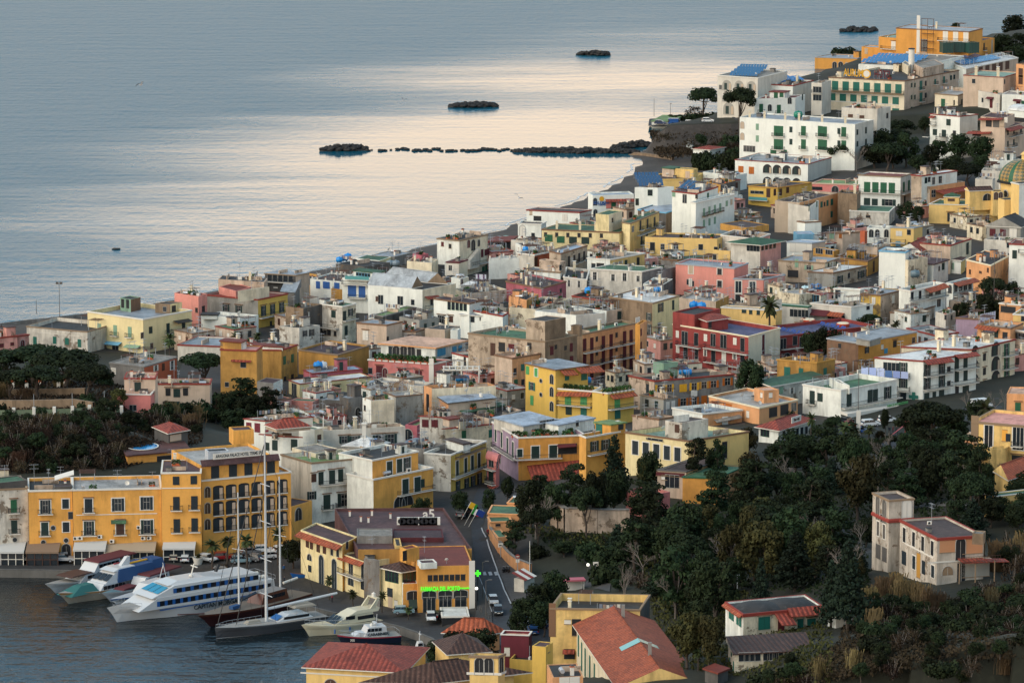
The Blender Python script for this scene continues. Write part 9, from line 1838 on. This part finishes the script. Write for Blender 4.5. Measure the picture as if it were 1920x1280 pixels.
def wln(name,label,cat,pts,hgt,thick,m,t='0',cap=None,base=-1.0,n=6):
 P=[gat(*px(t,q))for q in pts];c=P[0].copy();mb=MB();mb2=MB()
 Q=[P[i].lerp(P[i+1],k/n)for i in range(len(P)-1)for k in range(n)]+[P[-1]]
 for a,b_ in zip(Q[:-1],Q[1:]):
  d=(b_-a);d.z=0;d.normalize();nn=Vc((-d.y,d.x,0))*thick/2;ga,gb=gz(a.x,a.y),gz(b_.x,b_.y);ta,tb_=ga+hgt,gb+hgt
  def v(p,o,z):return(p.x+o.x-c.x,p.y+o.y-c.y,z-c.z)
  for s in(nn,-nn):mb.quad([v(a,s,ga+base),v(b_,s,gb+base),v(b_,s,tb_),v(a,s,ta)],m)
  k=1.5 if cap else 1;mm=mb2 if cap else mb
  mm.quad([v(a,nn*k,ta),v(b_,nn*k,tb_),v(b_,-nn*k,tb_),v(a,-nn*k,ta)],cap or m)
  if cap:
   for s in(nn*k,-nn*k):mb2.quad([v(a,s,ta-.15),v(b_,s,tb_-.15),v(b_,s,tb_),v(a,s,ta)],cap)
 e=empty(name,c);tag(e,label,cat);mb.build('wall',e)
 if cap:mb2.build('coping',e)
 return e
PE=wlm('peach',.6);ST=wlm('stone',.95)
wln('street_wall','long curving orange wall along the right side of the harbour road','wall',[(440,345),(458,425),(520,520),(600,620),(690,690),(800,735)],2.6,.4,PE,'H',wlm('conc',.8))
wln('retaining_wall','tall stained beige retaining wall below the pines','wall',[(1035,985),(1060,998),(1120,1000),(1180,1000)],5.0,.8,wlm('beige2',.9),'0',wlm('conc',.8))
wln('stone_wall','rough dark stone terrace wall above the left bank','wall',[(-20,768),(60,768),(140,766),(176,772)],2.2,.6,ST,'0');wln('stone_wall','upper rough stone terrace wall in the left garden','wall',[(-20,
745),(80,743),(160,742)],1.8,.6,ST,'0')
wln('sea_wall','low pale promenade wall at the beach beneath the dark red bar','wall',[(-40,618),(50,606),(110,600),(160,594)],.9,.4,wlm('conc',.6),'0')
wln('breakwater_wall','low stone kerb across the beach above the arcaded house','wall',[(1180,290),(1210,292),(1262,300)],.9,.8,ST,'0')
wln('garden_wall','pale garden wall around the ochre mansion drive','wall',[(1795,815),(1822,820)],1.2,.4,wlm('beige2',.7),'0')
PG=mat('green fence panel',(.12,.16,.10),.8,.5,'wall');fpts=[(-12,782),(26,782),(64,781),(102,780),(136,779),(168,777),(196,775),(228,778)]
fe=empty('garden_fence',gat(*fpts[0]));tag(fe,'green panel fence with white posts along the top of the left bank','fence');FP=[gat(*p)for p in fpts];c0=FP[0].copy()
for i,p in enumerate(FP):
 a=MB();a.box((p.x-c0.x,p.y-c0.y,p.z-c0.z+.8),(.7,.7,2.6),pm('w',.9));a.build('post',fe)
 if i%2==0:a=MB();a.tube((p.x-c0.x,p.y-c0.y,p.z-c0.z+2),(p.x-c0.x,p.y-c0.y,p.z-c0.z+5),.06,pm('metal'),5);a.build('lamp_pole',fe)
 if i<len(FP)-1:
  q=FP[i+1];a=MB();a.quad([(p.x-c0.x,p.y-c0.y,p.z-c0.z),(q.x-c0.x,q.y-c0.y,q.z-c0.z),(q.x-c0.x,q.y-c0.y,q.z-c0.z+1.6),(p.x-c0.x,p.y-c0.y,p.z-c0.z+1.6)],PG);a.build('panel',fe)
for i,x in enumerate((24,50,75,110,123)):
 P=gat(x,729 if x<100 else 727);e=empty('flower_pillar',P);tag(e,'white pillar topped by a terracotta pot with a plant on the left garden wall','pillar','white flower pillars of the left garden');a=MB();a.box((0,0,.5),
(.8,.8,2.2),pm('w',.9));a.build('pillar',e);a=MB();a.lathe([(.2,1.6),(.4,2.1),(.36,2.1)],pm('terra'),10);a.build('pot',e);inst(clm('planter'),'plant',e,MT((0,0,1.6))@MS(.55,4))
def pole(name,label,x,y,hgt,t='0',cat='street lamp',arm=0,head='lamp',c='concd',z=None,lit=None,g=None,r=.09):
 P=gat(*px(t,(x,y)));P.z=z if z is not None else max(P.z,1.5);e=empty(name,P);tag(e,label,cat,g);a=MB();a.tube((0,0,-.3),(0,0,hgt),r,pm(c),8,r*.6);a.build('pole',e)
 a=MB()
 if head=='lamp':a.tube((0,0,hgt),(arm,0,hgt+.2),.05,pm(c));a.box((arm,0,hgt+.2),(.7,.3,.15),pm(c))
 elif head=='flood':[a.box((s*.5,0,hgt),(.7,.5,.6),pm('concd'))for s in(-1,1)]
 elif head=='globe':m_=bpy.data.materials.get('lit globe lamp')or mat('lit globe lamp',(.8,.78,.7),.4);bs_=m_.node_tree.nodes['Principled BSDF'];bs_.inputs['Emission Color'].default_value=(1,.95,.85,1);bs_.inputs['Emission Strength'].default_value=.9;a.lathe([(.01,
-.3),(.25,-.2),(.3,0),(.25,.2),(.01,.3)],m_,10,(0,0,hgt+.2))
 elif head=='cross':[a.box((0,0,hgt),d_,GREENL)for d_ in((1.2,.2,.4),(.4,.2,1.2))]
 elif head=='round':a.tube((0,-.05,hgt),(0,.05,hgt),.45,pm('redt'),14);a.box((0,-.07,hgt),(.6,.03,.14),pm('w'));a.box((0,0,hgt-.9),(.7,.06,.6),pm('w'))
 elif head=='board':a.box((0,0,hgt),(1.0,.1,.8),pm('w'));a.box((0,-.07,hgt),(.6,.03,.2),pm('dkgl'))
 elif head=='tall':a.box((0,0,hgt*.5),(.9,.35,hgt),pm('w'))
 a.build('head',e)
for q in[('floodlight_mast','tall floodlight mast with red foot on the beach',112,600,9,'0','lamp post',0,'flood','concd'),('pole','plain dark pole at the beach left of the floodlight mast',68.5,597,3.4,'0','pole',0,'none',
'concd'),('street_lamp','street lamp with two heads beside the gardens at the right',1043,800,15,'c','street lamp',.6,'lamp','concd'),('pharmacy_cross_sign','green lit cross sign on a post beside the orange harbour pharmacy',
617,470,5.6,'e','sign',0,'cross','dkgl'),('globe_lamp','white globe lamp beside the orange harbour pharmacy',605,560,4.2,'e','lamp',0,'globe','dkgl'),('no_entry_sign','red and white round road sign before the orange street wall',
1016,195,3.6,'e','road sign',0,'round','metal'),('notice_board','white board sign with dark arrow at the bend of the street',543,575,2.6,'H','sign',0,'board','metal'),('pole','tall white pole at the end of the orange street wall',
792,800,8.5,'H','pole',0,'none','w'),('street_lamp','street lamp on the left pavement by the crossing',668,430,7,'e','street lamp',.8,'lamp','concd'),('street_lamp','street lamp left of the road by the green cross',700,620,
7,'e','street lamp',.8,'lamp','concd'),('advert_pillar','slim white advertising pillar in the pharmacy street',498,1110,6.4,'U','sign',0,'tall','w'),('street_lamp','street lamp under the pharmacy awning street',497,1080,15,
'U','street lamp',1.2,'lamp','concd'),('street_lamp','lit lamp at the tarred path in the wood',622,150,1.5,'W','lamp',0,'globe','concd'),('information_board','white information board by the path behind the ochre house',685,
250,4.2,'W','sign',0,'board','metal'),('pole','thin aerial mast on the pale weathered villa',140,300,5,'X','aerial',0,'lamp','metal'),('pole','tall bare pole at the seaside green terrace',120,480,6,'Q','pole',0,'none','concd'),
('street_lamp','lamp post before the seaside hedge',262,505,5,'Q','street lamp',0,'lamp','concd'),('street_lamp','lamp post standing behind the maroon roofed block',612,240,6,'F','street lamp',0,'flood','dkgl')]:pole(*q[:5],
t=q[5],cat=q[6],arm=q[7],head=q[8],c=q[9])
for i,x in enumerate((640,655,700,712,730)):pole('bollard','dark bollard on the pavement beside the green cross',x,560+i*22,1.1,'e','bollard',head='none',c='concd',g='bollards beside the harbour road',r=.12)
P=gat(*px('H',(745,850)));e=empty('ticket_kiosk',P,rad(60));tag(e,'small kiosk with red and white striped sloping roof by the road','kiosk');a=MB();a.box((0,0,1.3),(4,2.2,2.6),wlm('white2'));a.build('wall',e);a=MB()
for k in range(4):a.quad([(-2.3+k*1.15,-1.5,2.5),(-2.3+(k+1)*1.15,-1.5,2.5),(-2.3+(k+1)*1.15,1.5,3.7),(-2.3+k*1.15,1.5,3.7)],pm('redt' if k%2==0 else 'w'))
a.build('roof',e)
P=gat(*px('W',(505,305)));e=empty('bus_shelter',P,rad(10));tag(e,'small pink roofed shelter behind the ochre house','shelter');a=MB();[a.tube((x,y,0),(x,y,2.4),.06,pm('w'))for x in(-1.8,1.8)for y in(-.8,.8)];a.box((0,
.8,1.2),(3.6,.05,2),pm('w'));a.build('frame',e);a=MB();a.box((0,0,2.5),(4.2,2.2,.3),pm('rose'));a.build('roof',e)
for i,(x,y,cs,lab)in enumerate([(238,330,('C8A020','C8A020','1F7A2C'),'yellow and green flag on a slanted pole at the road corner'),(262,385,('1F7A2C','D8D8D8','B01820'),'green white red flag on a slanted pole at the road corner'),
(300,395,('10327A','10327A','10327A'),'blue flag beside the green white red one')]):
 P=gat(*px('H',(x+10,y+45)));P.z+=5;e=empty('flag',P,0,.6);tag(e,lab,'flag','flags at the maroon roofed block');a=MB();a.tube((-1.6,0,-3),(1.6,0,3),.07,pm('w'));a.build('pole',e);a=MB()
 for k in range(3):
  x0,x1=k*.8,(k+1)*.8;a.quad([(.6+x0,.1*k,1.1-x0*.5),(1.6+x0,.1*k,3-x0*.5),(1.6+x1,.1*k+.1,3-x1*.5),(.6+x1,.1*k+.1,1.1-x1*.5)],mat('flag '+cs[k],hx(cs[k]),.9))
 a.build('cloth',e)
def veranda(label,x0,x1,ytop,ybot,mtop,mfr,n,cat='veranda',roofc='white'):
 z0=1.5;A=unp(*px('B',(x0,ybot)),z0);C_=unp(*px('B',(x1,ybot)),z0);r_=ray(*px('B',(x0,ytop)));hh=H+r_.z/r_.y*A.y-z0;e=empty('veranda',(A+C_)/2,math.atan2(C_.y-A.y,C_.x-A.x));tag(e,label,cat);w=(C_-A).length;d=5.0;fr=MB()
 for k in range(n+1):x=-w/2+w*k/n;fr.box((x,0,hh/2),(.14,.14,hh),mfr)
 for z in(hh,hh*.42):fr.box((0,0,z),(w,.12,.12),mfr)
 fr.build('frame',e);g=MB();g.box((0,.12,hh/2),(w-.1,.04,hh-.1),GLASS);g.build('glazing',e)
 r=MB();r.quad([(-w/2-.2,-.5,hh+.05),(w/2+.2,-.5,hh+.05),(w/2+.2,d,hh+1.3),(-w/2-.2,d,hh+1.3)],mtop);r.quad([(-w/2-.2,-.5,hh-.3),(w/2+.2,-.5,hh-.3),(w/2+.2,-.5,hh+.05),(-w/2-.2,-.5,hh+.05)],mtop)
 for s in(-1,1):r.quad([(s*w/2,-.4,hh),(s*w/2,d,hh),(s*w/2,d,hh+1.25)],mtop);r.quad([(s*w/2,0,0),(s*w/2,d,0),(s*w/2,d,hh),(s*w/2,0,hh)],GLASS)
 r.build('roof',e)
WC=mat('white awning canvas',(.5,.5,.48),.9);BC=mat('brown awning canvas',(.22,.15,.10),.9);BE=mat('beige awning canvas',(.38,.30,.21),.9)
veranda('white glazed restaurant veranda before the cream house',-100,165,1105,1200,WC,pm('w'),5);veranda('dark restaurant veranda with tan panels before the orange house',190,410,1105,1203,BC,pm('brn'),4);veranda('white framed glass shop front under air conditioners',
525,740,1090,1200,WC,pm('w'),4);veranda('tan bamboo shop front with closed parasols',742,935,1105,1196,BE,pm('stone'),4);veranda('beige awning shop front right of the bamboo one',938,1090,1098,1194,BE,pm('cream'),3);veranda('white shop front with lettered blue fascia below the narrow apartment house',
1155,1372,1080,1188,WC,pm('w'),3)
e_=MB();A=unp(*px('E',(380,1110)),5.2);C_=unp(*px('E',(1110,1045)),5.2);e=empty('hotel_canopy',(A+C_)/2,math.atan2(C_.y-A.y,C_.x-A.x));tag(e,'blue and white canopy along the hotel ground floor','canopy');w=(C_-A).length;e_.box((0,
0,0),(w,.25,.8),mat('canopy blue',(.03,.12,.25),.6));e_.box((0,0,.55),(w,.3,.25),pm('w'));e_.quad([(-w/2,0,.4),(w/2,0,.4),(w/2,3,1.0),(-w/2,3,1.0)],pm('w'));e_.build('fascia',e);e_=MB();[e_.tube((-w/2+w*k/7,0,-3.7),(-w/2+w*k/7,
0,0),.09,pm('w'))for k in range(8)];e_.build('post',e)
P=gat(*px('D',(326,262)));P.z=1.55;e=empty('flower_pot',P);tag(e,'large white flower pot with a palm on the quay','flower pot');a=MB();a.lathe([(.01,0),(.7,0),(1.1,1.5),(.95,1.5),(.9,1.2),(.01,1.2)],pm('w'),16);a.build('pot',
e);inst(TREES['palm'][0][1],'plant',e,MT((0,0,-1.2))@MS(.35,4))
for x,y,l in((842,1120,'closed beige parasol before the bamboo shop front'),(1010,1110,'closed beige parasol before the beige awning shop')):
 P=unp(*px('B',(x,y+45)),1.55);e=empty('parasol',P);tag(e,l,'parasol');a=MB();a.tube((0,0,0),(0,0,3.2),.05,pm('stone'));a.build('pole',e);a=MB();a.lathe([(.3,1.1),(.34,1.6),(.08,3.3)],BE,8);a.build('canopy',e)
P=gat(*px('U',(900,1085)));e=empty('play_slide',P);tag(e,'red playground slide behind the huge umbrella pine','slide');a=MB();a.quad([(-3,-.4,.2),(-3,.4,.2),(0,.4,2.6),(0,-.4,2.6)],RD);a.box((.6,0,2.4),(1.2,1.2,.15),
RD);[a.tube((x,y,0),(x,y,3.2),.06,RD)for x in(0,1.2)for y in(-.5,.5)];a.prism([(0,3.2),(1.2,3.2),(.6,4)],-.6,.6,RD);a.build('slide',e)
BT_=find('blue roof terrace');lm_=mat('blue lounger canvas',(.03,.07,.26),.8)
for i in range(16):
 P=BT_.C+(BT_.L-BT_.C)*(.12+.10*(i%8))+(BT_.R-BT_.C)*(.25+.45*(i//8));P.z=BT_.roofz;e=empty('sun_lounger',P,.8+.2*(i%3));tag(e,'blue sun lounger on the blue roof terrace of the dark red building','sun lounger','blue sun loungers on the roof terrace');a=MB();a.box((0,
0,.35),(1.3,.6,.08),lm_);a.quad([(.6,-.3,.38),(.6,.3,.38),(1.15,.3,.85),(1.15,-.3,.85)],lm_);a.build('bed',e)
for q,l in(((158,980),'left orange round planter on the blue terrace'),((440,1012),'right orange round planter on the blue terrace')):
 P=orp(BT_,q,'T');e=empty('planter_pool',P);tag(e,l,'planter');a=MB();a.lathe([(1.5,0),(1.7,.7),(1.5,.8),(1.4,.6),(.01,.6)],mat('planter orange',hx('C0482A'),.6),20);a.build('bowl',e);a=MB();a.lathe([(1.5,.82),(1.3,
.95),(.01,.97)],pm('cream'),20);a.build('lid',e)
def person_mesh(coat,legs,pose=0):
 bm_v=[(0,0,.95),(0,0,1.2),(0,0,1.42),(0,0,1.52),(0,.01,1.68),(.10,0,.9),(.11,.02+.16*pose,.5),(.11,-.02+.2*pose,.07),(.11,.14+.2*pose,.04),(-.10,0,.9),(-.11,.02-.12*pose,.5),(-.11,-.06-.26*pose,.07),(-.11,.08-.26*pose,.04),
(.20,0,1.38),(.26,-.04,1.1),(.25,.08,.86),(-.20,0,1.38),(-.26,.04,1.1),(-.25,.12,.86)]
 ed=[(0,1),(1,2),(2,3),(3,4),(0,5),(5,6),(6,7),(7,8),(0,9),(9,10),(10,11),(11,12),(2,13),(13,14),(14,15),(2,16),(16,17),(17,18)]
 rd=[.15,.14,.15,.055,.105,.10,.07,.05,.035,.10,.07,.05,.035,.07,.05,.04,.07,.05,.04]
 me_=bpy.data.meshes.new('body');me_.from_pydata(bm_v,ed,[]);o_=bpy.data.objects.new('tmp',me_);col.objects.link(o_);md=o_.modifiers.new('s','SKIN');sv=me_.skin_vertices[0].data
 for i,r in enumerate(rd):sv[i].radius=(r,r*.8 if i<3 else r)
 sv[0].use_root=True;o_.modifiers.new('u','SUBSURF').levels=1
 m2=bpy.data.meshes.new_from_object(o_.evaluated_get(bpy.context.evaluated_depsgraph_get()));bpy.data.objects.remove(o_)
 m2.materials.clear();m2.materials.append(mat('cloth '+coat,hx(coat),.9));m2.materials.append(mat('cloth '+legs,hx(legs),.9));m2.materials.append(mat('skin',hx('B98A6C'),.6));m2.materials.append(mat('hair',hx('2A1E16'),.8))
 for p in m2.polygons:z=p.center.z;y=p.center.y;p.material_index=1 if z<.93 and abs(p.center.x)<.19 else(3 if z>1.70 or(z>1.6 and y<0)else 2 if z>1.5 else 0)
 return m2
PMS=[person_mesh('1C2434','141416',1),person_mesh('7A2030','202028',0),person_mesh('3A3A3C','1C2030',1),person_mesh('2C5C90','2A2A2A',.5)]
for i,(t,x,y,l,z)in enumerate([('U',766,1072,'person in dark clothes standing at the kerb under the pharmacy awning street',None),('U',797,1068,'person in maroon top beside the kerb near the huge pine',None),('U',826,1066,
'person in grey sitting group near the red slide',None),('D',1062,330,'person in blue walking on the quay by the hotel tree',1.5),('D',1065,425,'person in red top near the blue wooden boat',1.5),('H',432,395,'person in dark coat walking along the orange street wall',
None),('H',442,400,'person with maroon coat beside the orange street wall',None),('P',1145,1110,'person in dark clothes before the red roofed restaurant',None),('Y',1735,778,'person walking alone on the beach',None),('F',
378,975,'person in pink red by the little palms on the quay',1.5)]):
 P=gat(*px(t,(x,y)));P.z=max(gz(P.x,P.y)+.13,z or 0)if z is None else z+.02;e=empty('person',P,i*1.3);tag(e,l,'person');inst(PMS[i%4],'body',e)
for q,c,l in(((170,600),'D8E0DC','pale flat parasol beside the dark red beach bar'),((240,590),'8FC4B8','aqua parasol beside the dark red beach bar'),((130,640),'5A1426','maroon parasol beside the dark red beach bar')):
 P=gat(*px('M',q));e=empty('parasol',P);tag(e,l,'parasol');a=MB();a.tube((0,0,0),(0,0,2.5),.05,pm('metal'));a.build('pole',e);a=MB();a.lathe([(2.0,2.2),(1.0,2.6),(.02,2.8)],mat('parasol '+c,hx(c),.9),8);a.build('canopy',
e)
